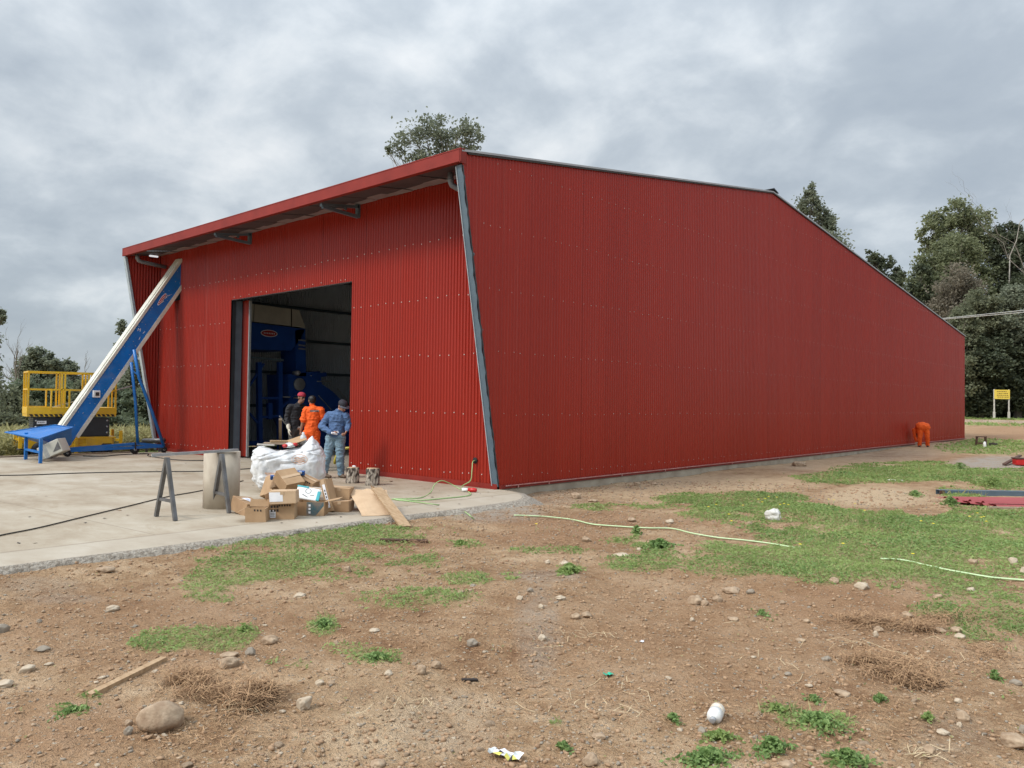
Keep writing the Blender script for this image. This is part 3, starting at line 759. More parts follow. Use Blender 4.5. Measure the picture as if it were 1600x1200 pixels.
corr_wall(ig, 0.05, SL-0.1, lambda y: 0.02, lambda y: roofz(y)-0.25, lambda y, d, z: (-0.03-d, y, z), 'inner_sheet')
ig.obj('inner_lining', shed)
bw = MB()
corr_wall(bw, -SW, 0, lambda x: 0.0, lambda x: BH-0.1, lambda x, d, z: (x, SL+d, z), 'red_sheet_front')
bw.obj('back_wall', shed)
# roof: two slopes with thickness
rf = MB()
for (ya, yb) in ((-SO-0.02, RY), (RY, SL+0.12)):
    za, zb = (roofz(ya) if ya > -SO else SH), (roofz(yb) if yb < SL else BH-0.012)
    rf.prism([(-SW-0.03, ya, za-0.012), (0.035, ya, za-0.012), (0.035, ya, za+0.028), (-SW-0.03, ya, za+0.028)], (0, yb-ya, zb-za), 'roof_grey')
# ribs run down the slope
for (ya, yb) in ((-SO-0.02, RY-0.2), (RY+0.2, SL+0.12)):
    x = -SW+0.1
    while x < 0.0:
        za = SH if ya < -SO else roofz(ya); zb = BH-0.012 if yb > SL else roofz(yb)
        rf.bar((x, ya, za+0.042), (x, yb, zb+0.042), 0.05, 0.03, 'roof_grey'); x += 0.38
rf.obj('roof', shed)
bt = MB()
for (ya, yb) in ((-SO+0.15, RY), (RY, SL)):
    bt.bar((0.030, ya, roofz(ya)-0.036), (0.030, yb, roofz(yb)-0.036), 0.022, 0.036, 'mark_black')
bt.obj('verge_trim', shed)
rc = MB()
rc.prism([(0.06, RY-0.34, roofz(RY-0.34)+0.06), (0.06, RY, RZ+0.12), (0.06, RY+0.36, roofz(RY+0.36)+0.06), (0.06, RY, RZ+0.08)], (-SW-0.1, 0, 0), 'dark_steel')
rc.obj('ridge_cap', shed)
fa = MB()
fa.box((-SW/2, -SO-0.035, SH-0.090), (SW+0.09, 0.03, 0.22), 'red_flashing')
fa.box((-SW/2, -SO-0.0, SH+0.035), (SW+0.09, 0.11, 0.02), 'red_flashing')
fa.box((-SW/2, -SO+0.02, SH-0.192), (SW+0.06, 0.08, 0.014), 'red_flashing')
fa.box((0.02, -SO+0.03, SH-0.09), (0.018, 0.16, 0.26), 'red_flashing')
fa.obj('fascia', shed)
sf = MB()   # soffit: lapped sheets under the eave
x = -SW+0.02; i = 0
while x < -0.05:
    w = min(0.62, -0.03-x)
    dz = 0.012*(i % 2)
    e = 0.03*((i*7) % 3)
    a = (x, -SO+0.06, SH-0.19-dz); 
    mbz = roofz(0)-0.19-dz
    sf.prism([(x, -SO+0.06, SH-0.17-dz), (x+w, -SO+0.06, SH-0.17-dz), (x+w, -0.02-e, mbz-0.01*(1-e)), (x, -0.02-e, mbz-0.01*(1-e))], (0, 0, 0.008), 'soffit_grey')
    sf.prism([(x+0.01, -0.40-e*2, mbz-0.055+0.004*(i % 3)), (x+w-0.01, -0.40-e*2, mbz-0.060+0.004*(i % 3)), (x+w-0.01, -0.02, mbz-0.012), (x+0.01, -0.02, mbz-0.012)], (0, 0, -0.006), 'roof_grey')
    x += w; i += 1
sf.obj('soffit', shed)
for bx in (-4.55, -9.41):
    br = MB()
    z0 = SH-0.25; 
    br.bar((bx, -0.05, 5.92), (bx, -0.05, 6.26), 0.09, 0.09, 'bluegrey_steel')
    br.bar((bx, -0.05, 5.94), (bx, -SO+0.12, SH-0.28), 0.07, 0.07, 'bluegrey_steel')
    br.bar((bx, -0.05, roofz(0)-0.27), (bx, -SO+0.08, SH-0.25), 0.09, 0.06, 'bluegrey_steel')
    br.bar((bx, -0.40, 6.03), (bx, -0.40, 6.14), 0.05, 0.05, 'bluegrey_steel')
    br.bar((bx, -0.72, 6.02), (bx, -0.60, 6.1), 0.04, 0.04, 'bluegrey_steel')
    br.obj('eave_bracket', shed)
# rainwater pipes under the eave
pr = MB()
pr.tube([(-0.72, -0.72, 6.10), (-0.72, -0.72, 5.93), (-0.70, -0.70, 5.86), (-0.62, -0.64, 5.80), (-0.45, -0.58, 5.77), (-0.04, -0.45, 5.72)], 0.058, 'pipe_grey', 14)
pro = pr.obj('rain_pipe', shed)
pr = MB(); pr.lathe([(0.064, 0), (0.064, 0.05)], 'pipe_grey', (-0.72, -0.72, 5.93), 14); pr.obj('collar', pro)
pl = MB()
pl.tube([(-14.62, -0.92, 6.1), (-14.62, -0.92, 6.0), (-14.62, -0.88, 5.93), (-14.62, -0.78, 5.90), (-14.55, -0.06, 5.83)], 0.06, 'pipe_grey', 14)
pl.obj('rain_pipe', shed)
lt = MB(); lt.box((-14.55, -0.45, 6.12), (0.09, 0.26, 0.05), 'gap_glow', bev=0.015); lt.obj('eave_gap_glow', shed)  # added glowing bar standing in for daylight through a gap under the eave
# slanted edge beams of the two fins
eb = MB()
def finpt(x, t, dy=0.0): return (x, -SO*t - 0.012 + dy, SH*t)
N = 60
vs, fs = [], []
for k in range(N+1):
    t = 0.008 + (0.962-0.008)*k/N
    wl_ = -0.155 + 0.006*math.sin(k*1.7)
    wr_ = -0.018 + 0.012*math.sin(k*0.9) + 0.010*math.sin(k*2.3+1)
    vs += [finpt(wl_, t), finpt(wr_, t), finpt(wr_-0.01, t, 0.10), finpt(wl_, t, 0.10)]
for k in range(N):
    for q in range(4):
        fs.append((k*4+q, k*4+(q+1) % 4, (k+1)*4+(q+1) % 4, (k+1)*4+q))
fs += [(3, 2, 1, 0), tuple(N*4+q for q in range(4))]
eb.add(vs, fs, 'bluegrey_steel')
eb.bar(finpt(-0.158, 0.01, -0.006), finpt(-0.158, 0.96, -0.006), 0.016, 0.02, 'pale_film')
vs, fs = [], []
for k in range(N*2+1):
    t = 0.01 + 0.95*k/(N*2)
    w = 0.010+0.014*abs(math.sin(k*0.55))*random.random()
    vs += [finpt(0.012, t, -0.01), finpt(0.014+w, t, 0.004)]
for k in range(N*2): fs.append((2*k, 2*k+1, 2*k+3, 2*k+2))
eb.add(vs, fs, 'dark_steel')
eb.obj('fin_edge_beam', shed)
el = MB()
el.bar(finpt(-SW-0.01, 0.0), finpt(-SW-0.01, 0.965), 0.15, 0.07, 'pale_film', upv=(0, 1, 0.18))
el.obj('fin_edge_beam', shed)
# base flashings and footing
bf = MB()
bf.box((-DX1/2-0.02, -0.022, 0.05), (DX1-0.02, 0.02, 0.10), 'red_flashing')
bf.box((-DX1/2-0.02, -0.040, 0.004), (DX1-0.02, 0.05, 0.012), 'red_flashing')
bf.box(((-DX2-SW)/2, -0.022, 0.05), (SW-DX2, 0.02, 0.10), 'red_flashing')
bf.box((0.022, SL/2, 0.045), (0.02, SL, 0.075), 'red_flashing')
bf.box((0.042, SL/2, 0.062), (0.02, SL-0.3, 0.018), 'pink_film')
for yy_ in (0.5, 1.45, 4.1, 6.0, 9.6, 12.8, 16.3):
    bf.box((0.055, yy_, 0.035), (0.006, 0.025, 0.055), 'pink_film')
bf.obj('base_flashing', shed)
ft = MB(); ft.box((-0.09, SL/2+0.05, -0.32), (0.20, SL-0.1, 0.62), 'foundation'); ft.obj('footing', shed)
# doorway: jamb column, lintel, sliding door leaf
jc = MB(); jc.box((-DX2-0.14, 0.24, DH/2), (0.22, 0.22, DH), 'bluegrey_steel'); jc.box((-DX2-0.02, 0.09, DH/2), (0.02, 0.10, DH), 'dark_steel')
jc.obj('door_column', shed)
dl = MB()
corr_wall(dl, -12.6, -10.17, lambda x: 0.04, lambda x: DH+0.02, lambda x, d, z: (x, 0.42-d, z), 'red_sheet_front')
dlo = dl.obj('sliding_door', shed)
dl = MB(); dl.box((-10.15, 0.42, DH/2+0.02), (0.05, 0.06, DH-0.05), 'galv'); dl.obj('edge_trim', dlo)
li = MB(); li.box((-(DX1+DX2)/2, 0.05, DH-0.006), (DX2-DX1, 0.10, 0.012), 'soffit_grey'); li.box((-(DX1+DX2)/2, 0.20, DH+0.15), (DX2-DX1+3, 0.12, 0.22), 'dark_steel')
li.obj('lintel', shed)
# steel frame seen inside
for (cx, cy) in ((-14.75, 0.4), (-14.75, 7.9), (-14.75, 15.4), (-14.75, 23), (-14.75, 30), (-0.35, 7.9), (-0.35, 15.4), (-0.35, 23), (-0.35, 30)):
    c = MB(); hh = roofz(cy)-0.35
    c.box((cx, cy, hh/2), (0.30, 0.012, hh), 'bluegrey_steel')
    for s in (-1, 1): c.box((cx+s*0.155, cy, hh/2), (0.012, 0.22, hh), 'bluegrey_steel')
    c.obj('steel_column', shed)
gi = MB()
for z in ROWS[1:6]:
    ys = [0.5+0.25*i for i in range(146) if roofz(0.5+0.25*i) > z+0.35]
    for xx in (-14.92, -0.12): gi.box((xx, (ys[0]+ys[-1])/2, z), (0.14, ys[-1]-ys[0], 0.09), 'bluegrey_steel')
gi.obj('wall_rails', shed)
rr = MB()
for cy in (0.4, 7.9, 15.4, 23, 30):
    rr.box((-SW/2, cy, roofz(cy)-0.32), (SW-0.4, 0.16, 0.30), 'bluegrey_steel')
for k in range(9):
    x = -SW+0.8+k*1.7
    rr.bar((x, 0.1, roofz(0.1)-0.10), (x, RY, RZ-0.10), 0.07, 0.12, 'bluegrey_steel')
    rr.bar((x, RY, RZ-0.10), (x, SL-0.1, BH-0.10), 0.07, 0.12, 'bluegrey_steel')
rr.obj('roof_frame', shed)
# ------------------------------------------------------------------ conveyor
def conveyor():
    t = thing('belt_conveyor', 'tall blue and cream inclined belt conveyor reaching up into the shed wall', 'conveyor', (-13.9, -3.1, 0))
    X0, X1 = -0.06, 0.30                       # local x of the two sides
    B, T = Vector((0, 0.0, 0.62)), Vector((0, 3.30, 5.86))     # axis through the middle of the side panel
    ax = (T-B).normalized(); nr = Vector((0, -ax.z, ax.y))      # pointing up and back
    R = Matrix((Vector((1, 0, 0)), ax, Vector((1, 0, 0)).cross(ax))).transposed()
    L = (T-B).length; mid = (B+T)/2
    b = MB()
    for x in (X0, X1): b.box(mid+R@Vector((x, 0, -0.01)), (0.02, L, 0.38), 'conv_blue', R)
    b.box(mid+R@Vector(((X0+X1)/2, 0, -0.10)), (X1-X0, L, 0.02), 'conv_blue', R)
    SP = b
    c = MB()
    for x in (X0, X1):
        c.box(mid+R@Vector((x+(0.012 if x > 0 else -0.012), 0, -0.24)), (0.05, L-0.1, 0.10), 'conv_cream', R)
        c.box(mid+R@Vector((x+(0.012 if x > 0 else -0.012), 0, 0.205)), (0.05, L, 0.045), 'conv_cream', R)
    c.obj('edge_rail', t)
    k = MB()
    xm = (X0+X1)/2
    k.box(mid+R@Vector((xm, 0, 0.245)), (X1-X0+0.08, L, 0.03), 'conv_cream', R)
    k.box(mid+R@Vector((xm, 0, 0.27)), (X1-X0-0.12, L-0.02, 0.03), 'conv_cream', R)
    k.obj('belt_cover', t)
    s = SP
    rs = random.Random(4)
    for i in range(34):
        q = rs.uniform(-0.47, 0.47)*L; h = rs.choice((-0.12, 0.12, 0.0))
        s.lathe([(0.011, 0), (0.011, 0.008)], 'galv', mid+R@Vector((X1+0.01, q, h)), 6, rotm(0, math.pi/2, 0))
    for q in (0.78, 0.55): 
        for j in range(5): s.box(mid+R@Vector((X1+0.012, (q-0.5)*L+rs.uniform(-.22, .22), rs.uniform(-.1, .1))), (0.006, 0.09, 0.012), 'white_paint', R @ rotm(rs.uniform(-.5, .5), 0, 0))
    s.obj('side_panel', t)
    lg = MB()
    p = mid+R@Vector((X1+0.0155, L*0.27, 0.03))
    ell = [(0.10*0.5*math.sin(a), 0.23*math.cos(a)) for a in [2*math.pi*i/24 for i in range(24)]]
    lg.prism([p+R@Vector((0, yy, zz)) for zz, yy in ell], (0.004, 0, 0), 'paper')
    lg.prism([p+Vector((0.004, 0, 0))+R@Vector((0, yy*0.86, zz*0.72)) for zz, yy in ell], (0.003, 0, 0), 'logo_red')
    lgo = lg.obj('logo_badge', t); lg = MB()
    for i in range(6): lg.box(p+Vector((0.0085, 0, 0))+R@Vector((0, -0.13+i*0.05, 0)), (0.002, 0.022, 0.03), 'paper', R)
    lg.obj('lettering', lgo)
    cb = MB(); p = mid+R@Vector((X1+0.06, -L*0.285, 0.02))
    cb.box(p, (0.10, 0.19, 0.20), 'white_paint', bev=0.012); cbo = cb.obj('control_box', t); cb = MB(); cb.box(p+Vector((0.055, 0.01, 0.0)), (0.03, 0.10, 0.10), 'mark_black', bev=0.008); cb.obj('switch', cbo)
    # upper end drum guard
    e = MB(); e.lathe([(0.16, X0-0.02), (0.16, X1+0.02)], 'cream_dull', T+Vector((0, -0.04, 0.02)), 18, rotm(0, math.pi/2, 0)); e.obj('head_drum', t)
    # feed hopper: wide tray on legs
    loc = Vector((-13.9, -3.1, 0))
    A_ = Vector(dep(7, 674.6, 20.9)) - loc; B_ = Vector(dep(62, 685.0, 19.9)) - loc; C_ = Vector(dep(115, 667.0, 20.9)) - loc; D_ = Vector(dep(85.5, 663.0, 21.8)) - loc
    E_ = [Vector(dep(78, 697, 20.9))-loc, Vector(dep(98, 701, 20.75))-loc, Vector(dep(112, 694, 21.2))-loc, Vector(dep(92, 690, 21.4))-loc]
    h = MB(); dn = Vector((0, 0, -0.025))
    top = [A_, B_, C_, D_]
    ctr = (A_+B_+C_+D_)/4
    inn = [ctr+(p-ctr)*0.93 for p in top]
    vs = top+[p+dn for p in top]+inn+[p+dn for p in inn]
    fs = []
    for i in range(4):
        j = (i+1) % 4
        fs += [(i, j, 4+j, 4+i), (i, 8+i, 8+j, j), (4+i, 4+j, 12+j, 12+i)]
    h.add(vs, fs, 'conv_blue')
    # sloping sheet from the rim to the mouth (two skins)
    for off in (0.0, 0.012):
        q = [p+dn*0.5+Vector((0, 0, -off)) for p in inn]+[p+Vector((0, 0, -off)) for p in E_]
        h.add(q, [(i, (i+1) % 4, 4+(i+1) % 4, 4+i) for i in range(4)], 'conv_blue')
    # shallow feed plate lying in the tray
    f2 = [ctr+(p-ctr)*0.925+Vector((0, 0, -0.018)) for p in top]
    h.prism(f2, (0, 0, -0.008), 'conv_blue')
    h.obj('feed_hopper', t)
    boot = MB(); boot.box(B+ax*0.05+Vector((0.08, -0.02, -0.10)), (0.50, 0.62, 0.36), 'conv_blue', R, bev=0.02); boot.obj('boot', t)
    P1, P2 = Vector(at(40, 718))-loc, Vector(at(63, 724))-loc
    P3 = P2+(C_-B_)*0.75; P3.z = 0; P4 = P1+(C_-B_)*0.75; P4.z = 0
    for q, tp in ((P1, A_+(ctr-A_)*0.30), (P2, B_+(ctr-B_)*0.22)):
        l = MB(); tp = tp if tp is not None else q+Vector((0, 0, 0.62))
        l.bar(q, (q.x, q.y, tp.z-0.02), 0.07, 0.07, 'conv_blue'); l.obj('leg', t)
    cr = MB(); cr.bar(P1+Vector((0, 0, 0.27)), P2+Vector((0, 0, 0.27)), 0.05, 0.05, 'conv_blue'); cr.obj('cross_bar', t)
    # drive motor housing under the tray
    mo = MB(); pc = Vector(dep(86, 700.5, 20.25))-loc
    rv, uv = Vector(rt), Vector(up); fv = -Vector(fw)
    ang = math.radians(24)
    xv = (rv*math.cos(ang)+uv*math.sin(ang)).normalized(); zv = (uv*math.cos(ang)-rv*math.sin(ang)).normalized()
    RM = Matrix((xv, zv.cross(xv), zv)).transposed()
    mo.box(pc, (0.52, 0.36, 0.36), 'cream_dull', RM, bev=0.02)
    mo.box(pc-xv*0.30, (0.10, 0.33, 0.33), 'conv_cream', RM, bev=0.02)
    for i in range(4): mo.box(pc-xv*(0.20-i*0.03)+zv*0.0, (0.012, 0.375, 0.375), 'galv', RM)
    fr = zv.cross(xv)*-1
    sgn = 1 if fr.dot(fv) > 0 else -1
    o_ = pc+fr*sgn*0.185+xv*0.13
    mo.add([o_-xv*0.11-zv*0.10, o_+xv*0.11-zv*0.10, o_+xv*0.11+zv*0.11], [(0, 1, 2)], 'steel_bare')
    mo.obj('motor_housing', t)
    # undercarriage
    u = MB()
    K0 = Vector((0.34, 0.0, 0.21)); KA = Vector(dep(215, 698, 23.3))-loc; KB = Vector(dep(256, 701, 23.9))-loc
    KA.z = 0.30; KB.z = 0.20
    u.bar(K0, KA, 0.07, 0.08, 'conv_blue'); u.bar(K0+Vector((0, 0, -0.05)), KB, 0.07, 0.08, 'conv_blue'); u.bar(KA, KB, 0.06, 0.08, 'conv_blue')
    u.obj('base_frame', t)
    def panel(dl, dz, x): return mid+R@Vector((x, (dl-0.5)*L, dz))
    LA = Vector(dep(205, 566, 23.0))-loc; LB = Vector(dep(209.5, 546, 23.0))-loc
    l = MB(); l.tube([LA, LA+(KA-LA)*0.5+Vector((0, 0.03, 0)), KA], 0.045, 'conv_blue', 8); l.obj('support_leg', t)
    l = MB(); l.tube([LB, LB+(KB-LB)*0.25+Vector((0.06, -0.10, -0.10)), LB+(KB-LB)*0.6+Vector((0.06, -0.04, -0.08)), KB], 0.05, 'conv_blue', 8); l.obj('support_leg', t)
    l = MB(); a = LA+(KA-LA)*0.10; c_ = LB+(KB-LB)*0.22+Vector((0.06, -0.10, -0.10)); l.bar(a, c_, 0.045, 0.045, 'conv_blue'); l.obj('support_brace', t)
    for q, r in (((KA.x, KA.y-0.08, 0.13), 0.13), ((K0.x, K0.y-0.02, 0.10), 0.10), ((KB.x, KB.y, 0.09), 0.09)):
        w = MB(); w.lathe([(r*0.7, -0.04), (r, -0.03), (r, 0.03), (r*0.7, 0.04)], 'rubber', q, 18, rotm(0, math.pi/2, 0)); wo = w.obj('wheel', t); w = MB(); w.lathe([(r*0.35, -0.045), (r*0.35, 0.045)], 'galv', q, 12, rotm(0, math.pi/2, 0)); w.obj('hub', wo)
        w = MB(); w.bar((q[0], q[1], q[2]), (q[0], q[1], q[2]+r+0.08), 0.09, 0.05, 'dark_steel'); w.obj('fork', wo)
conveyor()
# black opening behind the conveyor's head is the slot itself; a trim round it
# ------------------------------------------------------------------ scissor lift
def lift():
    t = thing('scissor_lift', 'yellow scissor lift with guardrail and black hazard stripes parked by the shed corner', 'lift', (-15.15, -2.55, -0.11), math.radians(80))
    Lh, Wd = 1.16, 0.55
    ch = MB()
    ch.box((0, 0, 0.39), (2*Lh-0.1, 2*Wd-0.1, 0.36), 'lift_yellow', bev=0.02)
    ch.box((-0.15, -Wd-0.01, 0.30), (1.2, 0.05, 0.20), 'lift_yellow', bev=0.015)
    ch.prism([(0.35, -Wd-0.03, 0.22), (0.62, -Wd-0.03, 0.22), (0.80, -Wd-0.03, 0.40), (1.05, -Wd-0.03, 0.40), (1.05, -Wd-0.03, 0.55), (0.35, -Wd-0.03, 0.55)], (0, 0.05, 0), 'lift_yellow')
    ch.box((0, 0, 0.57), (2*Lh, 2*Wd-0.06, 0.06), 'lift_yellow', bev=0.01)
    ch.obj('chassis', t)
    sc = MB()
    for i in range(9):
        sc.box((0, 0, 0.63+0.063*i), (2*Lh-0.34, 2*Wd-0.16, 0.056), 'black_panel', bev=0.012)
    sc.box((0, -Wd+0.07, 0.90), (2*Lh-0.36, 0.015, 0.52), 'black_panel')
    for s in (-1, 1):
        for k in range(3): sc.lathe([(0.028, 0), (0.028, 0.02)], 'galv', (s*(Lh-0.24), -Wd+0.06, 0.72+0.18*k), 8, rotm(math.pi/2, 0, 0))
    sc.box((-0.78, -Wd+0.058, 1.03), (0.24, 0.01, 0.09), 'paper')
    for k in range(4): sc.box((-0.86+0.045*k, -Wd+0.051, 1.035), (0.028, 0.006, 0.02), 'mark_black')
    sc.obj('scissor_stack', t)
    dk = MB()
    dk.box((0, 0, 1.37), (2*Lh, 2*Wd, 0.20), 'lift_yellow', bev=0.01)
    dk.box((0, 0, 1.235), (2*Lh-0.02, 2*Wd-0.02, 0.07), 'lift_yellow')
    n = 18
    for side in (-1, 1):
        for k in range(n):
            x = -Lh+0.06+k*(2*Lh-0.1)/n
            y = side*(Wd-0.005)
            dk.add([(x, y+side*0.001, 1.27), (x+0.075, y+side*0.001, 1.27), (x+0.115, y+side*0.001, 1.205), (x+0.04, y+side*0.001, 1.205)], [(0, 1, 2, 3)], 'mark_black')
    dk.obj('platform', t)
    g = MB()
    z0, z1, zm = 1.39, 2.48, 1.98
    for side in (-1, 1):
        y = side*(Wd-0.03)
        for z in (z1, zm): g.bar((-Lh+0.03, y, z), (Lh-0.03, y, z), 0.045, 0.045, 'lift_yellow')
        for x in (-Lh+0.03, -0.30, 0.40, Lh-0.03, -0.22, 0.48):
            g.bar((x, y, z0), (x, y, z1), 0.045, 0.045, 'lift_yellow')
        g.bar((-0.56, y, z0), (-0.56, y, zm), 0.03, 0.13, 'lift_yellow')
        g.bar((-0.1, y, z0), (-0.1, y, zm), 0.045, 0.04, 'lift_yellow')
        g.bar((-1.12, y, z0+0.08), (-0.56, y, z0+0.08), 0.04, 0.04, 'lift_yellow')
    for x in (-Lh+0.03, Lh-0.03):
        for z in (z1, zm): g.bar((x, -Wd+0.03, z), (x, Wd-0.03, z), 0.045, 0.045, 'lift_yellow')
        g.bar((x, 0, z0), (x, 0, z1), 0.04, 0.04, 'lift_yellow')
    g.obj('guardrail', t)
    d = MB(); d.bar((-0.45, 0.2, 1.45), (1.75, 0.25, 2.15), 0.03, 0.03, 'galv'); d.obj('loose_bar', t)
    for x in (-0.80, 0.86):
        for s in (-1, 1):
            w = MB(); c = (x, s*(Wd-0.06), 0.235)
            w.lathe([(0.15, -0.09), (0.225, -0.08), (0.235, -0.04), (0.235, 0.04), (0.225, 0.08), (0.15, 0.09)], 'rubber', c, 24, rotm(math.pi/2, 0, 0))
            wo = w.obj('wheel', t); w = MB(); w.lathe([(0.10, -0.095), (0.10, 0.095)], 'steel_bare', c, 14, rotm(math.pi/2, 0, 0)); w.obj('hub', wo)
    for x, s in ((-1.30, -1), (1.28, -1), (0.10, -1), (-1.30, 1), (1.28, 1)):
        o = MB(); z0 = 0.06 if x == 0.10 else 0.30
        o.bar((x, s*(Wd+0.05), z0), (x, s*(Wd+0.05), 0.78 if abs(x) > 1 else 0.5), 0.085, 0.085, 'lift_yellow')
        o.bar((x*0.9, s*(Wd-0.05), 0.50), (x, s*(Wd+0.05), 0.50), 0.08, 0.08, 'lift_yellow')
        o.lathe([(0.09, 0), (0.09, 0.03)], 'dark_steel', (x, s*(Wd+0.05), z0-0.03), 10)
        o.obj('outrigger', t)
lift()
# ------------------------------------------------------------------ machine inside the shed
def machine():
    X = -12.4
    def q(u, v, xx=X):
        d = ray(u, v); k = (xx-CAM[0])/d[0]; return Vector(CAM+d*k)
    loc = Vector((-13.2, 2.6, 0))
    t = thing('sorting_machine', 'tall dark blue farm machine with a cream hopper top inside the shed', 'machine', loc)
    def P(u, v, xx=X): return q(u, v, xx)-loc
    y0, y1 = q(380, 500).y, q(478, 512).y
    hp = MB()
    pts = [P(360, 470), P(467.5, 484.5), P(477.5, 512.5), P(360, 498)]
    hp.prism(pts, (-1.7, 0, 0), 'cream_dull'); hp.obj('hopper_top', t)
    jb = MB(); a, b_ = P(455, 482.5), P(455, 511); jb.bar(a+Vector((0.01, 0, 0)), b_+Vector((0.01, 0, 0)), 0.05, 0.02, 'mark_black'); jb.obj('hopper_seam', t); jb = MB(); a, b_ = P(397, 475.5), P(396, 503); jb.bar(a+Vector((0.01, 0, 0)), b_+Vector((0.01, 0, 0)), 0.012, 0.01, 'mark_black'); jb.obj('hopper_seam', t)
    bd = MB()
    bd.prism([P(360, 499.5), P(476, 514), P(470, 530), P(455, 548), P(380, 545), P(360, 545)], (-1.65, 0, 0), 'machine_blue'); bd.obj('hopper_body', t)
    lo = MB(); p = P(420, 521)+Vector((0.02, 0, 0)); 
    ell = [(0.30*math.cos(a), 0.115*math.sin(a)) for a in [2*math.pi*i/24 for i in range(24)]]
    lo.prism([p+Vector((0, a, b_)) for a, b_ in ell], (0.006, 0, 0), 'paper'); lo.prism([p+Vector((0.006, a*0.9, b_*0.8)) for a, b_ in ell], (0.004, 0, 0), 'logo_red')
    loo = lo.obj('logo_badge', t); lo = MB()
    for i in range(7): lo.box(p+Vector((0.012, -0.18+i*0.06, 0)), (0.003, 0.03, 0.045), 'paper')
    lo.obj('lettering', loo)
    el = MB()
    el.prism([P(461, 516), P(477, 514), P(478.5, 588), P(463, 588)], (-0.9, 0, 0), 'machine_blue')
    for i, v in enumerate((532, 540, 545.5)): el.bar(P(466, v-1)+Vector((0.015, 0, 0)), P(478, v+0.5)+Vector((0.015, 0, 0)), 0.02, 0.05, 'galv')
    el.obj('elevator_leg', t)
    lw = MB()
    lw.prism([P(450, 585), P(500, 580), P(503, 600), P(520, 612), P(548, 640), P(552, 700), P(480, 700), P(452, 640)], (-1.3, 0, 0), 'machine_blue')
    lw.prism([P(486, 584), P(507, 582), P(508, 588), P(487, 590)], (0.10, 0, 0), 'machine_blue')
    lw.bar(P(495, 596)+Vector((0.02, 0, 0)), P(517, 596)+Vector((0.02, 0, 0)), 0.03, 0.04, 'galv')
    lw.bar(P(484, 587)+Vector((0.02, 0, 0)), P(506, 587)+Vector((0.02, 0, 0)), 0.03, 0.03, 'galv')
    lw.bar(P(497, 618)+Vector((0.02, 0, 0)), P(517, 640)+Vector((0.02, 0, 0)), 0.025, 0.025, 'galv')
    lw.bar(P(527, 607)+Vector((0.02, 0, 0)), P(549, 634)+Vector((0.02, 0, 0)), 0.02, 0.03, 'galv')
    lw.obj('lower_casing', t)
    dc = MB(); c = P(467, 600.5)
    dc.lathe([(0.21, 0), (0.21, 0.06), (0.19, 0.07)], 'galv', c, 24, rotm(0, math.pi/2, 0)); dc.obj('pulley_cover', t)
    d2 = MB(); d2.lathe([(0.075, 0), (0.075, 0.3)], 'galv', P(459, 583), 18, rotm(0, math.pi/2, 0)); d2.obj('motor', t)
    for uv0, uv1 in (((437, 566), (437, 705)), ((404, 566), (406, 700)), ((421, 630), (421, 655))):
        pm = MB(); pm.bar(P(*uv0), P(*uv1), 0.14, 0.14, 'machine_blue'); pm.obj('post', t)
    fm = MB()
    fm.bar(P(386, 558)+Vector((0.03, 0, 0)), P(442, 563)+Vector((0.03, 0, 0)), 0.06, 0.07, 'bluegrey_steel')
    fm.bar(P(404, 622), P(440, 622), 0.07, 0.07, 'machine_blue'); fm.bar(P(404, 652), P(437, 650), 0.07, 0.07, 'machine_blue')
    fm.bar(P(385, 610), P(412, 568), 0.06, 0.06, 'machine_blue'); fm.bar(P(385, 640), P(410, 670), 0.06, 0.06, 'machine_blue'); fm.bar(P(437, 640), P(470, 606), 0.08, 0.08, 'machine_blue')
    fm.bar(P(380, 693), P(436, 692), 0.1, 0.16, 'machine_blue'); fm.bar(P(442, 620), P(470, 622), 0.05, 0.05, 'galv')
    fm.obj('frame', t)
machine()
mb = MB(); c = np.array(at(503, 700, 0.0)); 
pts = []
bx, by = -6.35, 1.15
for i in range(15):
    a = math.pi*i/14
    pts.append((bx+0.33*math.cos(a+0.0)*-1, by-0.22*math.cos(a), 0.03+0.42*math.sin(a)))
pts += [(bx+0.9, by+0.5, 0.03)]
mb.tube(pts, 0.035, 'hose_yellow', 8)
tag(mb.obj('yellow_hose'), 'yellow hose looping up from the floor in the doorway', 'hose')
mb = MB(); mb.bar(np.array(dep(437, 650, 21.0)), (-8.35, 1.4, 0.02), 0.03, 0.03, 'galv'); tag(mb.obj('steel_rod'), 'thin steel rod leaning inside the doorway by the machine', 'rod')
mb = MB(); mb.bar(np.array(dep(438, 655, 20.6)), np.array(at(438, 706)), 0.08, 0.05, 'wood_grey'); tag(mb.obj('wooden_batten'), 'grey wooden batten standing inside the doorway beside the thin rod', 'batten')
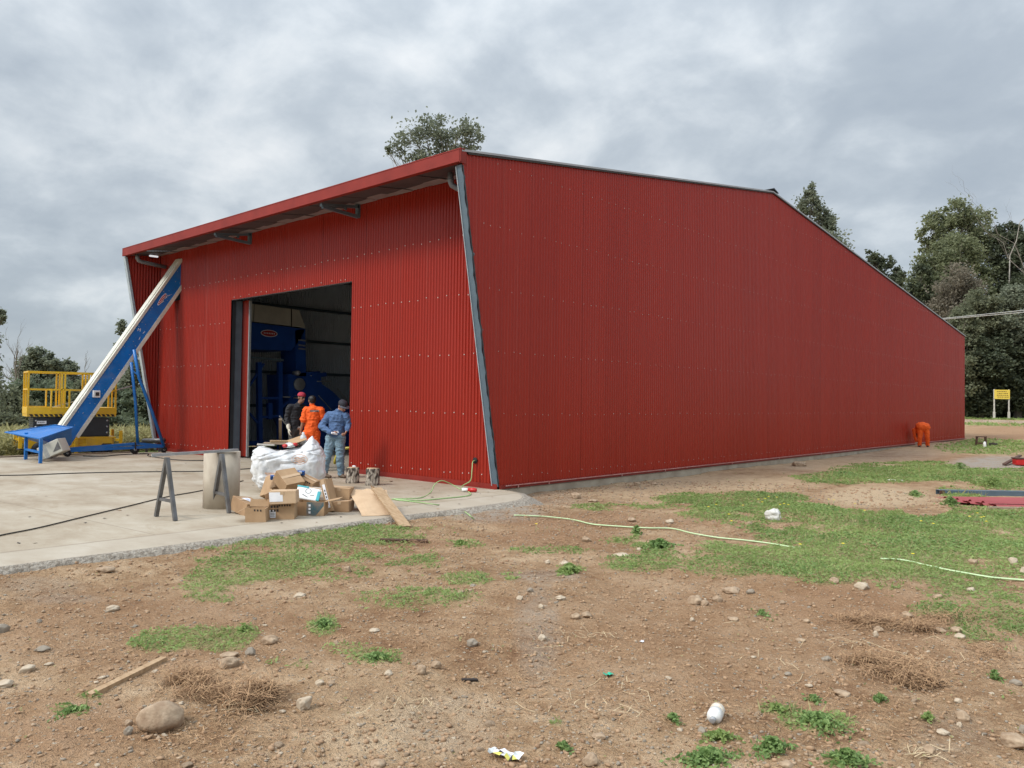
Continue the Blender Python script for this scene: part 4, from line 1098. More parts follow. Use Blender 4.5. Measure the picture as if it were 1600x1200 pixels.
# ------------------------------------------------------------------ sawhorse, form tube
def sawhorse():
    t = thing('sawhorse', 'grey steel sawhorse of two welded A frames under a long beam', 'sawhorse', (-0.68, -5.7, 0))
    L0 = Vector((-0.68, -5.7, 0))
    b = MB(); p0 = Vector(dep(237, 711.5, 11.3)); p1 = Vector(dep(372, 703.0, 12.0))
    b.bar(p0-L0, p1-L0, 0.05, 0.04, 'steel_light'); b.obj('beam', t)
    for (fa, fb, ap) in (((244, 807), (274, 814), (261, 711)), ((332, 795), (358, 802), (347.5, 706))):
        A, B = Vector(at(*fa))-L0, Vector(at(*fb))-L0
        top = Vector(((A.x+B.x)/2, (A.y+B.y)/2, 0.86))
        # apex under the beam
        for F_ in (A, B):
            l = MB(); l.bar(F_, top+(F_-top)*0.02, 0.05, 0.05, 'steel_bare', upv=(0, 1, 0)); l.obj('leg', t)
        c = MB(); a_, b_ = A+(top-A)*0.30, B+(top-B)*0.30; c.bar(a_, b_, 0.035, 0.04, 'steel_bare'); c.obj('crossbar', t)
sawhorse()
c = at(345.5, 797); c = (c[0]-0.887*0.34, c[1]+0.46*0.34)
mb = MB(); r = 0.268
mb.lathe([(r, 0.0), (r, 0.86), (r-0.035, 0.86), (r-0.035, 0.25), (0.01, 0.25)], 'tube_concrete', n=36)
o = mb.obj('form_tube', loc=(c[0], c[1], 0))
tag(o, 'pale hollow concrete pipe standing upright behind the sawhorse', 'pipe')
# ------------------------------------------------------------------ stumps
def stump(u, v, r, h, label, seed):
    p = at(u, v); loc = (p[0]-0.14*0.7, p[1]+0.14*0.74, 0)
    t = thing('log_stump', label, 'stump', loc, group='log stumps by the doorway')
    rs = random.Random(seed); ph = [rs.uniform(0, 6) for _ in range(4)]
    j = lambda a, z: 0.045*math.sin(3*a+ph[0])+0.03*math.sin(7*a+ph[1]+z*9)+0.03*math.sin(13*a+ph[2]-z*14)
    b = MB(); b.lathe([(r*1.06, 0), (r*1.02, h*0.2), (r, h*0.45), (r*0.98, h*0.7), (r*0.99, h*0.97), (r*0.96, h)], 'bark_log', n=36, jit=j, smooth=False); b.obj('bark', t)
    e = MB(); e.lathe([(r*0.90, h*0.98), (r*0.88, h+0.006), (r*0.02, h+0.008)], 'wood_end', n=36, jit=lambda a, z: j(a, h)); e.obj('cut_face', t)
stump(549, 755.5, 0.130, 0.31, 'dark barked log stump beside the man in jeans, its top littered with scraps', 1)
stump(580, 759, 0.133, 0.33, 'log stump with a pale clean cut top, standing free of the man', 2)
o = MB()
p = at(549, 755.5); 
o.blob((p[0]-0.06, p[1]+0.10, 0.335), (0.05, 0.035, 0.02), 'paper', 2, 3, 0.4); tag(o.obj('paper_scrap'), 'crumpled white scrap lying on the darker log stump', 'scrap')
mb = MB(); p = Vector(at(603, 752.5)); mb.bar(p+Vector((-0.22, 0.02, 0.012)), p+Vector((0.12, 0.05, 0.012)), 0.07, 0.02, 'wood_grey'); tag(mb.obj('wood_offcut'), 'flat grey offcut of wood on the slab behind the paler stump', 'offcut')
# ------------------------------------------------------------------ hoses and cables
def lay(pts, r, mat, zoff=None, sub=6):
    """smooth tube through ground points"""
    P = [Vector(p) for p in pts]; out = []
    for i in range(len(P)-1):
        p0, p1, p2, p3 = P[max(i-1, 0)], P[i], P[i+1], P[min(i+2, len(P)-1)]
        for k in range(sub):
            s = k/sub
            out.append(0.5*((2*p1)+(p2-p0)*s+(2*p0-5*p1+4*p2-p3)*s*s+(3*p1-p0-3*p2+p3)*s**3))
    out.append(P[-1])
    mb = MB(); mb.tube(out, r, mat, 7); return mb
def onslab(u, v, h=0.012):
    p = at(u, v); return (p[0], p[1], h)
def onground(u, v, h=0.015):
    p = gpt(u, v); return (p[0], p[1], p[2]+h)
hole = (-0.64, -0.0, 0.52)
hp = [hole, (-0.62, -0.10, 0.50), (-0.56, -0.18, 0.33), (-0.56, -0.22, 0.14), (-0.66, -0.36, 0.02), onslab(735, 774), onslab(690, 780), onslab(650, 783), onslab(612, 781)]
tag(lay(hp, 0.010, 'hose_green').obj('green_hose'), 'green hose coming out of the round hole in the shed wall', 'hose')
pl_ = np.array(at(722, 768.5)); 
hp = [(pl_[0]-0.02, pl_[1], 0.035), (pl_[0]-0.20, pl_[1]-0.06, 0.12), tuple(dep(700, 754, 14.6)), tuple(dep(690, 751, 14.5)), tuple(dep(680, 756, 14.4)), onslab(672, 771), onslab(655, 779), onslab(615, 780.5)]
hs = thing('extension_lead', 'green extension lead arching over the slab to a red and white plug', 'cable', (0, 0, 0))
lay(hp, 0.009, 'hose_green').obj('lead', hs)
g = MB(); g.tube([(pl_[0], pl_[1], 0.04), (pl_[0]+0.10, pl_[1]+0.06, 0.04)], 0.035, 'white_paint', 10); g.tube([(pl_[0]+0.10, pl_[1]+0.06, 0.04), (pl_[0]+0.20, pl_[1]+0.12, 0.04), (pl_[0]+0.24, pl_[1]+0.145, 0.04)], [0.042, 0.046, 0.03], 'red_plastic', 10); g.obj('plug', hs)
hp = [onslab(618, 782), onslab(655, 786), onslab(684, 790, 0.014), onground(712, 800, 0.10), onground(728, 806, 0.05), onground(741, 813)]
tag(lay(hp, 0.009, 'hose_green').obj('green_hose'), 'green hose dropping off the slab edge onto the dirt', 'hose')
hp = [onground(u, v, 0.02) for u, v in ((803, 807), (850, 809), (895, 814), (925, 821), (960, 824), (1010, 827), (1050, 828), (1080, 835), (1120, 842), (1160, 846), (1200, 851), (1241, 858))]
tag(lay(hp, 0.0105, 'hose_pale').obj('green_hose'), 'long pale green hose snaking across the dirt to the grass', 'hose')
hp = [onground(u, v, 0.03) for u, v in ((1376, 877), (1410, 879), (1450, 888), (1483, 895), (1510, 900), (1545, 906), (1575, 909), (1640, 914))]
tag(lay(hp, 0.011, 'hose_pale').obj('green_hose'), 'short pale green hose lying in the grass at the right', 'hose')
hp = [onslab(u, v) for u, v in ((-60, 744), (40, 743), (120, 740), (220, 738), (317, 737), (390, 733), (470, 728))]
tag(lay(hp, 0.011, 'cable_black').obj('black_cable'), 'straight black cable on the slab in front of the conveyor', 'cable')
hp = [onslab(u, v) for u, v in ((-60, 852), (0, 838), (60, 826), (130, 809), (200, 792), (262, 777), (317, 767), (380, 752))]
tag(lay(hp, 0.009, 'cable_black').obj('black_cable'), 'black cable running diagonally under the sawhorse', 'cable')
hp = [onslab(u, v) for u, v in ((130, 713), (160, 714), (190, 711), (230, 709), (232, 713), (265, 718), (290, 720), (330, 720))]
tag(lay(hp, 0.012, 'cable_black').obj('black_cable'), 'thin winding black cable on the slab below the conveyor frame', 'cable')
# pipe stub lying at the left corner of the shed
mb = MB(); mb.tube([dep(224, 689, 25.0), dep(256, 688, 24.4)], 0.075, 'steel_bare', 12); mb.bar(np.array(dep(229, 695, 24.9)), np.array(dep(229, 709, 24.9)), 0.06, 0.06, 'steel_bare'); mb.bar(np.array(dep(249, 692, 24.6)), np.array(dep(249, 706, 24.6)), 0.06, 0.06, 'steel_bare')
tag(mb.obj('steel_pipe'), 'grey steel pipe on low stands at the far corner of the shed', 'pipe')
mb = MB(); mb.bar((-14.3, -4.6, -0.02), (-14.25, -1.0, -0.02), 0.14, 0.10, 'wood_grey'); tag(mb.obj('timber_kerb'), 'weathered timber lying along the slab edge by the lift', 'timber')
# ------------------------------------------------------------------ right-hand side: beam, sheets, stool, sign
def beam():
    p = np.array(dep(1465, 771, 16.6)); d = Vector((rt[0], rt[1], 0)).normalized()*1.0 + Vector((-fw[0], -fw[1], 0)).normalized()*0.03
    d.normalize(); s = Vector((-d.y, d.x, 0))
    h, w, L, k = 0.16, 0.16, 6.0, 0.008
    t = thing('steel_beam', 'long blue grey square steel tube lying above the red sheets in the grass', 'beam', p)
    m_ = MB()
    c = d*L/2
    R = Matrix((d, s, Vector((0, 0, 1)))).transposed()
    for off, dd in (((0, 0, h/2-k/2), (L, w, k)), ((0, 0, -h/2+k/2), (L, w, k))): m_.box(c+Vector(off), dd, 'bluegrey_steel', R)
    for sg in (-1, 1): m_.box(c+s*sg*(w/2-k/2), (L, k, h-2*k), 'bluegrey_steel', R)
    m_.obj('tube', t)
    r_ = MB(); r_.box(d*0.10, (0.04, w-2*k-0.004, h-2*k-0.004), 'rust', R); r_.box(d*0.055-s*(w/2+0.001), (0.11, 0.003, h-0.01), 'rust', R); r_.obj('rusty_end', t)
    for q in (0.8, 4.2):
        b_ = MB(); g_ = float(gz(p[0]+d.x*q, p[1]+d.y*q)); zz = g_-p[2]
        b_.box(d*q+Vector((0, 0, (zz-h/2)/2-0.02)), (0.10, 0.5, max(0.05, -h/2-zz+0.06)), 'wood_grey', R)
        tag(b_.obj('timber_block', loc=p), 'timber block under the blue grey tube, ' + ('near its rusty end' if q < 1 else 'far from its rusty end'), 'block')
beam()
def red_sheets():
    d = Vector((rt[0], rt[1], 0)).normalized(); s = Vector((fw[0], fw[1], 0)).normalized()
    p = gpt(1500, 790)
    for i in range(2):
        prof = [(0, 0)]
        a = []
        wv = 0.85; n = 4; 
        for k in range(n):
            x = k*wv/(n-0.0)
            a += [(x, 0), (x+0.09, 0), (x+0.115, 0.035), (x+0.135, 0.035), (x+0.16, 0)]
        a.append((wv+0.1, 0))
        m_ = MB(); z = 0.05+0.03*i
        org = Vector(p)+Vector((0, 0, z))+s*(0.28*i-0.15)+d*(-0.05*i)
        L = 4.6
        vs, fs = [], []
        for q, (x, hh) in enumerate(a):
            skew = 0.55*x
            b0 = org+s*(x-0.42)+Vector((0, 0, hh))-d*(skew-0.45)
            vs += [b0, b0+d*L, b0+Vector((0, 0, -0.004)), b0+d*L+Vector((0, 0, -0.004))]
        for q in range(len(a)-1):
            o4 = q*4
            fs += [(o4, o4+1, o4+5, o4+4), (o4+2, o4+6, o4+7, o4+3), (o4, o4+4, o4+6, o4+2)]
        m_.add(vs, fs, 'sheet_pink')
        tag(m_.obj('roofing_sheet'), ('lower faded red ribbed roofing sheet in the grass' if i == 0 else 'upper faded red ribbed roofing sheet beside the steel tube'), 'sheet', 'red roofing sheets on the grass')
    m_ = MB(); q = gpt(1545, 797); m_.bar(Vector(q)+Vector((0, 0, 0.03)), Vector(q)+d*2.5+Vector((0, 0, 0.03)), 0.09, 0.06, 'wood_grey'); tag(m_.obj('timber_bearer'), 'timber bearer under the red roofing sheets', 'timber')
    q = gpt(1592, 727); m_ = MB(); m_.box((q[0]+0.3, q[1], q[2]+0.12), (0.9, 0.35, 0.20), 'red_plastic', rotm(0, 0, 0.5), bev=0.03); m_.box((q[0]+0.3, q[1], q[2]+0.235), (0.94, 0.39, 0.03), 'rust', rotm(0, 0, 0.5)); tag(m_.obj('red_crate'), 'bright red crate on the gravel heap at the right', 'crate')
    a, b_ = Vector(gpt(1569, 728)), Vector(gpt(1594, 719)); m_ = MB(); m_.bar(a+Vector((0, 0, 0.05)), b_+Vector((0, 0, 0.16)), 0.10, 0.05, 'rust'); tag(m_.obj('rusty_plank'), 'rusty brown plank leaning on the gravel by the red crate', 'plank')
red_sheets()
def stool():
    p = dep(1533, 701, 35.5); t = thing('step_stool', 'dark brown wooden step stool on the dirt past the bending worker', 'stool', p, YAW-0.4-math.pi/2)
    p = t.location; z = float(gz(p.x, p.y)); t.location.z = z
    s = MB(); s.box((0, 0, 0.44), (0.42, 0.28, 0.035), 'rust', bev=0.008); s.obj('seat', t)
    for sx in (-1, 1):
        for sy in (-1, 1):
            l = MB(); l.bar((sx*0.20, sy*0.12, 0.0), (sx*0.165, sy*0.11, 0.425), 0.06, 0.045, 'rust'); l.obj('leg', t)
    b = MB(); b.box((0, -0.115, 0.14), (0.34, 0.02, 0.06), 'rust'); b.box((0, 0.115, 0.14), (0.34, 0.02, 0.06), 'rust'); b.obj('stretcher', t)
    c = MB(); q = gpt(1538.5, 700); c.lathe([(0.06, 0), (0.065, 0.1), (0.055, 0.24), (0.02, 0.28)], 'white_paint', n=12); tag(c.obj('paint_can', loc=(q[0], q[1], q[2])), 'small white can beside the dark step stool', 'can')
    q = gpt(1552, 697); c = MB(); c.box((0, 0, 0.07), (0.32, 0.2, 0.14), 'mark_black', bev=0.02); c.box((0, 0, 0.15), (0.1, 0.03, 0.03), 'rust'); tag(c.obj('tool_box', loc=tuple(q)), 'little dark toolbox on the dirt right of the step stool', 'box')
stool()
def sign():
    A, B = Vector(dep(1553.5, 655, 66.0)), Vector(dep(1576.5, 655, 66.0))
    for q in (A, B): q.z = float(gz(q.x, q.y))
    t = thing('notice_sign', 'yellow notice board on two pale posts beyond the shed', 'sign', (A+B)/2)
    L0 = Vector(t.location); d = (B-A).normalized()
    for q in (A, B):
        p = MB(); p.bar(q-L0+Vector((0, 0, -0.2)), q-L0+Vector((0, 0, 2.55)), 0.10, 0.10, 'post_grey'); p.bar(q-L0+Vector((0, 0, -0.1)), q-L0+Vector((0, 0, 0.65)), 0.17, 0.17, 'post_grey'); p.obj('post', t)
    n = Vector((d.y, -d.x, 0))
    if n.dot(Vector((CAM[0], CAM[1], 0))-L0) < 0: n = -n
    R = Matrix((d, n, d.cross(n))).transposed()
    L = (B-A).length; c = Vector((0, 0, 2.12)); s = MB(); s.box(c+n*0.07, (L+0.06, 0.03, 0.78), 'sign_yellow', R); s.obj('board', t)
    w = MB(); rs = random.Random(3)
    for row in range(4):
        x = -L/2+0.18+0.05*(row % 2)
        while x < L/2-0.2:
            ww = rs.uniform(0.05, 0.16); w.box(c+n*0.088+d*(x+ww/2)+Vector((0, 0, 0.24-row*0.155)), (ww, 0.005, 0.055), 'rust', R); x += ww+0.05
    w.obj('lettering', t)
sign()
for k, (v0, v1, lab) in enumerate(((497.5, 485.0, 'upper of two pale overhead wires crossing the dark trees'), (499.0, 488.0, 'lower of two pale overhead wires crossing the dark trees'))):
    a, b_ = np.array(dep(1475, v0, 50.0)), np.array(dep(1600, v1, 50.0)); dd = b_-a
    P = [a+dd*s + np.array([0, 0, 0.02*(s-0.5)**2]) for s in np.linspace(-6, 3, 28)]
    m_ = MB(); m_.tube(P, 0.022, 'wire_pale', 5); tag(m_.obj('overhead_wire'), lab, 'wire')
# ------------------------------------------------------------------ big white bag with its rubbish
def big_bag():
    c = np.array(at(442, 771)); c = (c[0]-0.33, c[1]+0.33)
    az = YAW-math.pi/2 - math.atan(-(444-800)/F_PX)*-1
    vd = Vector((c[0]-CAM[0], c[1]-CAM[1])).normalized()
    rz = math.atan2(vd.y, vd.x)-math.pi/2
    from mathutils import noise
    bm = bmesh.new(); bmesh.ops.create_icosphere(bm, subdivisions=6, radius=1.0)
    for w in bm.verts:
        p = w.co.copy()
        # superellipsoid sack, slumped
        def se(a, e): return math.copysign(abs(a)**e, a)
        q = Vector((se(p.x, 0.52)*0.62, se(p.y, 0.6)*0.44, se(p.z, 0.50)*0.44))
        q.z += 0.44
        k = max(0, min(1, q.z/0.88))
        q.x *= 0.92+0.14*math.sin(k*3.0)+0.03*k
        # rim: dip in the middle, lobe on the left, fold on the right
        topw = max(0, (k-0.55)/0.45)
        q.z += topw*(0.03*math.cos((q.x+0.5)*4.5)-0.05) - topw*0.10*math.exp(-((q.x+0.18)/0.22)**2)
        q.x += -0.06*topw*max(0, -q.x)*1.2
        # pointed corner sticking up right
        pk = max(0.0, 1-abs(q.x-0.40)/0.22)*max(0.0, 1-abs(q.y+0.08)/0.34)*topw*1.25
        q.z += 0.21*pk; q.x += 0.02*pk
        n1 = noise.noise(q*3.1); n2 = noise.noise(q*8.0+Vector((5, 2, 1)))
        fold = abs(noise.noise(Vector((q.x*5.5+q.z*2.2, q.y*5.5, q.z*1.5)))) 
        nr = Vector((q.x, q.y*1.4, (q.z-0.4)*0.5)).normalized()
        q += nr*(0.055*n1+0.022*n2-0.075*(0.35-fold)*(1 if fold < 0.35 else 0.2))
        cr = abs(noise.noise(Vector((q.x*11+q.z*5, q.y*11, q.z*9)))); q += nr*0.008*(0.5-min(cr*3, 1))
        cr = abs(noise.noise(Vector((q.x*4.0+q.z*9, q.y*5, q.z*4-7)))); q += nr*0.018*(max(0, 0.12-cr)/0.12)
        fold2 = abs(noise.noise(Vector((q.x*3.0-q.z*6.5, q.y*4, q.z*4.5+3))))
        q -= nr*0.045*max(0, 0.25-fold2)*4*0.5
        q.z = max(q.z, 0.0)
        w.co = q
    me = bpy.data.meshes.new('bulk_bag'); bm.to_mesh(me); bm.free()
    me.materials.append(MATS['tarp_white'])
    for f in me.polygons: f.use_smooth = True
    t = thing('bulk_bag', 'big crumpled white bulk bag of rubbish behind the boxes', 'bag', (c[0], c[1], 0), rz)
    o = link('sack', me, t)
    # printed round stamp and blotches follow the cloth
    bv = BVHTree.FromObject(o, bpy.context.evaluated_depsgraph_get())
    def front(x, z):
        h = bv.ray_cast(Vector((x, -2, z)), Vector((0, 1, 0))); return (h[0]+h[1]*0.006) if h[0] is not None else None
    def strip(pts, w, mat, mb):
        P = [front(x, z) for x, z in pts]; P = [p for p in P if p is not None]
        for a, b_ in zip(P[:-1], P[1:]):
            d = (b_-a)
            if d.length > 0.15 or d.length < 1e-5: continue
            s = d.cross(Vector((0, 1, 0))).normalized()*w/2
            mb.add([a-s, b_-s, b_+s, a+s], [(0, 1, 2, 3)], mat)
    pr = MB()
    cx, cz = 0.17, 0.60
    strip([(cx+0.135*math.cos(a), cz+0.085*math.sin(a)) for a in np.linspace(0, 2*math.pi, 41)], 0.011, 'orange_print', pr)
    for dz in (0.025, -0.012, -0.045): strip([(x, cz+dz+0.012*math.sin(x*60)) for x in np.linspace(cx-0.09, cx+0.09, 16)], 0.020, 'orange_print', pr)
    pr.obj('round_stamp', t); pr = MB()
    for i in range(4): strip([(x, 0.36-0.035*i-0.05*(x+0.42)) for x in np.linspace(-0.42+0.02*i, -0.18, 10)], 0.024, 'orange_print', pr)
    pr.obj('orange_stripes', t)
    return t, c, rz
BAG, BC, BRZ = big_bag()
Rb = Matrix.Rotation(BRZ, 3, 'Z')
def onbag(x, y, z): return Vector((BC[0], BC[1], 0))+Rb@Vector((x, y, z))
def bagbox(name, x, y, z, d, rot, mat, label, cat):
    m_ = MB(); m_.box((0, 0, 0), d, mat, rotm(*rot), bev=0.003)
    o = m_.obj(name, loc=onbag(x, y, z), rotz=BRZ); return tag(o, label, cat)
bagbox('short_board', -0.10, 0.05, 0.90, (0.50, 0.16, 0.035), (0, 0.02, 0.1), 'wood', 'upper brown board lying on top of the white bag', 'board')
bagbox('short_board', -0.15, -0.02, 0.865, (0.62, 0.18, 0.03), (0, 0.02, -0.06), 'wood_grey', 'lower greyish board lying on top of the white bag', 'board')
bagbox('white_lath', -0.42, -0.12, 0.85, (0.30, 0.04, 0.03), (0, 0.05, 0.2), 'box_white', 'thin whitish lath poking out left on the white bag', 'lath')
bagbox('cardboard_flap', 0.12, -0.05, 0.93, (0.30, 0.26, 0.012), (0.25, -0.32, 0.3), 'cardboard', 'bent piece of cardboard on top of the white bag', 'cardboard')
m_ = MB(); m_.lathe([(0.055, 0), (0.062, 0.02), (0.062, 0.11), (0.050, 0.15), (0.024, 0.19), (0.022, 0.225)], 'plastic_clear', n=16); o = m_.obj('plastic_bottle', loc=onbag(0.235, 0.0, 0.85)); tag(o, 'clear plastic bottle standing on top of the white bag', 'bottle')
for x, z, mt, lab in ((-0.085, 0.835, 'red_plastic', 'red wrapper left of the white plastic on the bag'), (0.09, 0.86, 'red_plastic', 'red wrapper under the clear bottle on the bag')):
    m_ = MB(); m_.blob((0, 0, 0), (0.06, 0.05, 0.035), mt, 2, int(x*100)+40, 0.5); tag(m_.obj('plastic_wrapper', loc=onbag(x, -0.20, z)), lab, 'wrapper')
m_ = MB(); m_.blob((0, 0, 0), (0.10, 0.07, 0.05), 'plastic_clear', 3, 9, 0.5); tag(m_.obj('plastic_film'), 'crumpled clear plastic between two red wrappers on the bag', 'plastic').location = onbag(0.0, -0.17, 0.84)
# ------------------------------------------------------------------ heap of boxes
def Rcam(u, yaw):
    """yaw 0 = the box's long face square to the line of sight at picture column u"""
    a = YAW - math.atan((u-800)/F_PX) - math.pi/2
    return a + math.radians(yaw)
def carton(u, v, z, d, yaw, label, mat='cardboard', tilt=(0, 0), flaps=(), marks=0, extra=None, back=0.0, open_=False):
    """u,v = where the middle of the box's near bottom edge meets height z"""
    p = np.array(at(u, v, z)); a = Rcam(u, yaw)
    vd = Vector((p[0]-CAM[0], p[1]-CAM[1], 0)).normalized()
    c = Vector(p)+vd*(d[1]/2+back)
    t = thing('cardboard_box', label, 'box', (c.x, c.y, z), a, 'cardboard boxes heaped on the slab')
    t.rotation_euler = (math.radians(tilt[0]), math.radians(tilt[1]), a)
    w, dp, h = d; th = 0.008
    b = MB()
    if open_:
        for s in (-1, 1):
            b.box((0, s*(dp/2-th/2), h/2), (w, th, h), mat); b.box((s*(w/2-th/2), 0, h/2), (th, dp-2*th, h), mat)
        b.box((0, 0, th/2), (w-2*th, dp-2*th, th), 'cardboard_dark')
        b.box((0, 0, h*0.55), (w-2.2*th, dp-2.2*th, 0.01), 'cardboard_dark')
    else:
        b.box((0, 0, h/2), (w, dp, h), mat, bev=0.006)
    if not open_:
        s = MB(); s.box((0, 0, h+0.0012), (w*0.995, 0.05, 0.002), 'cardboard_pale'); s.box((0, -dp/2-0.0012, h*0.86), (0.05, 0.002, h*0.26), 'cardboard_pale'); s.obj('tape', t)
    for f in flaps:     # (side, length, angle from upright in degrees outwards)
        side, ln, an = f; an = math.radians(an); m_ = MB()
        if side in 'fb':
            sg = -1 if side == 'f' else 1
            m_.box((0, sg*(dp/2+math.sin(an)*ln/2), h+math.cos(an)*ln/2), (w-0.01, 0.006, ln), mat, rotm(-sg*an, 0, 0))
        else:
            sg = -1 if side == 'l' else 1
            m_.box((sg*(w/2+math.sin(an)*ln/2), 0, h+math.cos(an)*ln/2), (0.006, dp-0.01, ln), mat, rotm(0, sg*an, 0))
        m_.obj('flap', t)
    if marks:
        m_ = b; rs = random.Random(int(u))
        if marks & 1:       # printed symbols on the front
            for r_ in range(2):
                for k in range(3): m_.box((-w*0.30+k*0.038, -dp/2-0.0015, h*0.80-r_*0.055), (0.026, 0.002, 0.034), 'mark_black')
        if marks & 2:
            n = max(3, int(w/0.07))
            for k in range(n): m_.box((-w*0.02+k*w*0.45/n, -dp/2-0.0015, h*0.86), (0.02, 0.002, 0.026), 'mark_black')
        if marks & 4:
            m_.box((-w*0.28, -dp/2-0.0014, h*0.34), (0.085, 0.002, 0.11), 'paper')
            for k in range(4): m_.box((-w*0.28, -dp/2-0.003, h*0.34+0.03-k*0.02), (0.06, 0.002, 0.006), 'mark_black')
        if marks & 8:
            m_.box((-w*0.24, -dp/2-0.0014, h*0.55), (w*0.5, 0.002, h*0.72), 'paper')
    b.warp(0.012, int(u*3+v)); b.obj('carton', t)
    if extra: extra(t, w, dp, h)
    return t
# front row, left to right
def bigpaper(t, w, dp, h):
    m_ = MB(); m_.box((0.02, -0.01, h+0.0035), (w*0.46, dp*0.55, 0.002), 'paper', rotm(0, 0, 0.2))
    for k in range(3): m_.box((0.0, -0.04+k*0.04, h+0.0055), (w*0.26, 0.008, 0.002), 'blue_packet', rotm(0, 0, 0.2))
    m_.obj('address_label', t)
carton(383, 806, 0.0, (0.28, 0.42, 0.20), 30, 'box at the left end of the heap with a white address sheet on its top', 'cardboard_dark', (10, 8), marks=5, extra=bigpaper, back=0.05)
carton(402, 816, 0.0, (0.27, 0.24, 0.185), -12, 'small open box in front at the left, its near flap hanging down', 'cardboard', (0, 0), flaps=(('l', 0.14, 115), ('b', 0.10, 20)), marks=2, open_=True)
carton(440, 811.5, 0.0, (0.37, 0.30, 0.225), -10, 'open box in the front row with printed symbols and a flap standing up', 'cardboard', (0, 0), flaps=(('l', 0.12, 12),), marks=7, open_=True)
carton(445, 788, 0.225, (0.36, 0.28, 0.175), -14, 'pale box with a white side sitting on the box with printed symbols', 'cardboard_pale', (0, -3), marks=8, back=0.04)
def teal(t, w, dp, h):
    m_ = MB(); m_.box((w*0.18, -dp/2-0.002, h*0.5), (w*0.62, 0.003, h*0.98), 'teal_print'); m_.box((-w*0.32, -dp/2-0.002, h*0.5), (w*0.34, 0.003, h*0.98), 'cardboard_dark')
    for k in range(3): m_.box((-w*0.02, -dp/2-0.0045, h*(0.25+0.25*k)), (0.03, 0.002, 0.03), 'paper')
    m_.obj('printed_front', t)
carton(488, 806, 0.0, (0.40, 0.27, 0.20), -14, 'open box with a dark teal printed front and a big flap folded out right', 'cardboard', (0, 0), flaps=(('r', 0.22, 78),), extra=teal, open_=True)
carton(522, 801, 0.0, (0.10, 0.26, 0.50), -24, 'tall narrow box leaning left with a white printed strip down its edge', 'cardboard', (-5, -19), back=0.02,
       extra=lambda t, w, dp, h: (lambda m_: (m_.box((0.0, -dp/2-0.002, h*0.48), (w*0.42, 0.003, h*0.72), 'paper'), [m_.box((0.0, -dp/2-0.005, h*(0.25+0.1*k)), (w*0.16, 0.003, 0.028), 'mark_black') for k in range(5)], m_.obj('paper_strip', t)))(MB()))
carton(534, 801, 0.0, (0.30, 0.30, 0.155), -16, 'lower of two stacked plain boxes at the right end of the heap', 'cardboard_dark', (0, 0), back=0.06)
carton(532, 781, 0.157, (0.33, 0.30, 0.175), -12, 'upper of two stacked plain boxes at the right end of the heap', 'cardboard', (0, 2), back=0.06)
# second row and top
carton(424, 783, 0.04, (0.24, 0.34, 0.36), 28, 'tall box leaning left behind the pale box with a white side', 'cardboard', (-16, 26), back=0.34)
carton(440, 770, 0.22, (0.30, 0.22, 0.12), 20, 'flat box wedged under the tilted box at the top of the heap', 'cardboard_dark', (-12, 12), back=0.40, marks=2)
carton(449, 764, 0.33, (0.33, 0.33, 0.20), 32, 'big tilted box at the very top of the heap showing its bare square side', 'cardboard', (38, -8), back=0.40)
carton(478, 765, 0.30, (0.30, 0.24, 0.14), -28, 'box sloping down right between the tilted top box and the white bag', 'cardboard_dark', (8, 22), back=0.45, marks=2)
carton(492, 775, 0.22, (0.36, 0.26, 0.07), -8, 'thin greyish box lying flat behind the white plastic pack', 'box_white', (4, 8), back=0.32)
carton(468, 789, 0.0, (0.60, 0.40, 0.24), -8, 'plain box buried in the middle of the heap under the others', 'cardboard_dark', (0, 0), back=0.55)
# printed plastic pack with a ring
def pack():
    p = dep(481, 772, 11.50); a = Rcam(481, -8)
    t = thing('plastic_pack', 'white and turquoise plastic pack printed with a grey ring, lying on the open teal box', 'pack', p, a)
    t.rotation_euler = (math.radians(52), math.radians(10), a)
    m_ = MB(); m_.box((0, 0, 0), (0.34, 0.21, 0.055), 'white_paint', bev=0.025); m_.obj('pack', t)
    m_ = MB(); m_.box((0.155, -0.02, 0.004), (0.05, 0.16, 0.054), 'turquoise', bev=0.01); m_.box((-0.09, 0.096, 0.004), (0.17, 0.03, 0.054), 'turquoise', bev=0.01); m_.obj('turquoise_band', t)
    m_ = MB(); vs = []; n = 28
    for k in range(n):
        q = 2*math.pi*k/n
        for r_ in (0.036, 0.043): vs.append((0.0+r_*math.cos(q), 0.035+r_*math.sin(q), 0.030))
    m_.add(vs, [(2*k, 2*k+1, (2*k+3) % (2*n), (2*k+2) % (2*n)) for k in range(n)], 'steel_bare')
    m_.box((-0.03, -0.05, 0.030), (0.09, 0.010, 0.003), 'steel_bare', rotm(0, 0, -0.4)); m_.box((0.07, -0.03, 0.030), (0.06, 0.008, 0.003), 'steel_bare', rotm(0, 0, 0.2))
    m_.obj('printed_ring', t)
pack()
for u, v, d, rz_, lab in ((470, 739, 12.5, -15, 'blue packet right of the tilted top box'), (429, 746, 12.4, 10, 'blue packet left of the tilted top box')):
    m_ = MB(); m_.box((0, 0, 0), (0.13, 0.05, 0.07), 'blue_packet', rotm(0.3, 0, 0), bev=0.008); m_.box((0, -0.03, 0.01), (0.05, 0.012, 0.03), 'paper', rotm(0.3, 0, 0)); tag(m_.obj('blue_packet', loc=dep(u, v, d), rotz=Rcam(u, rz_)), lab, 'packet')
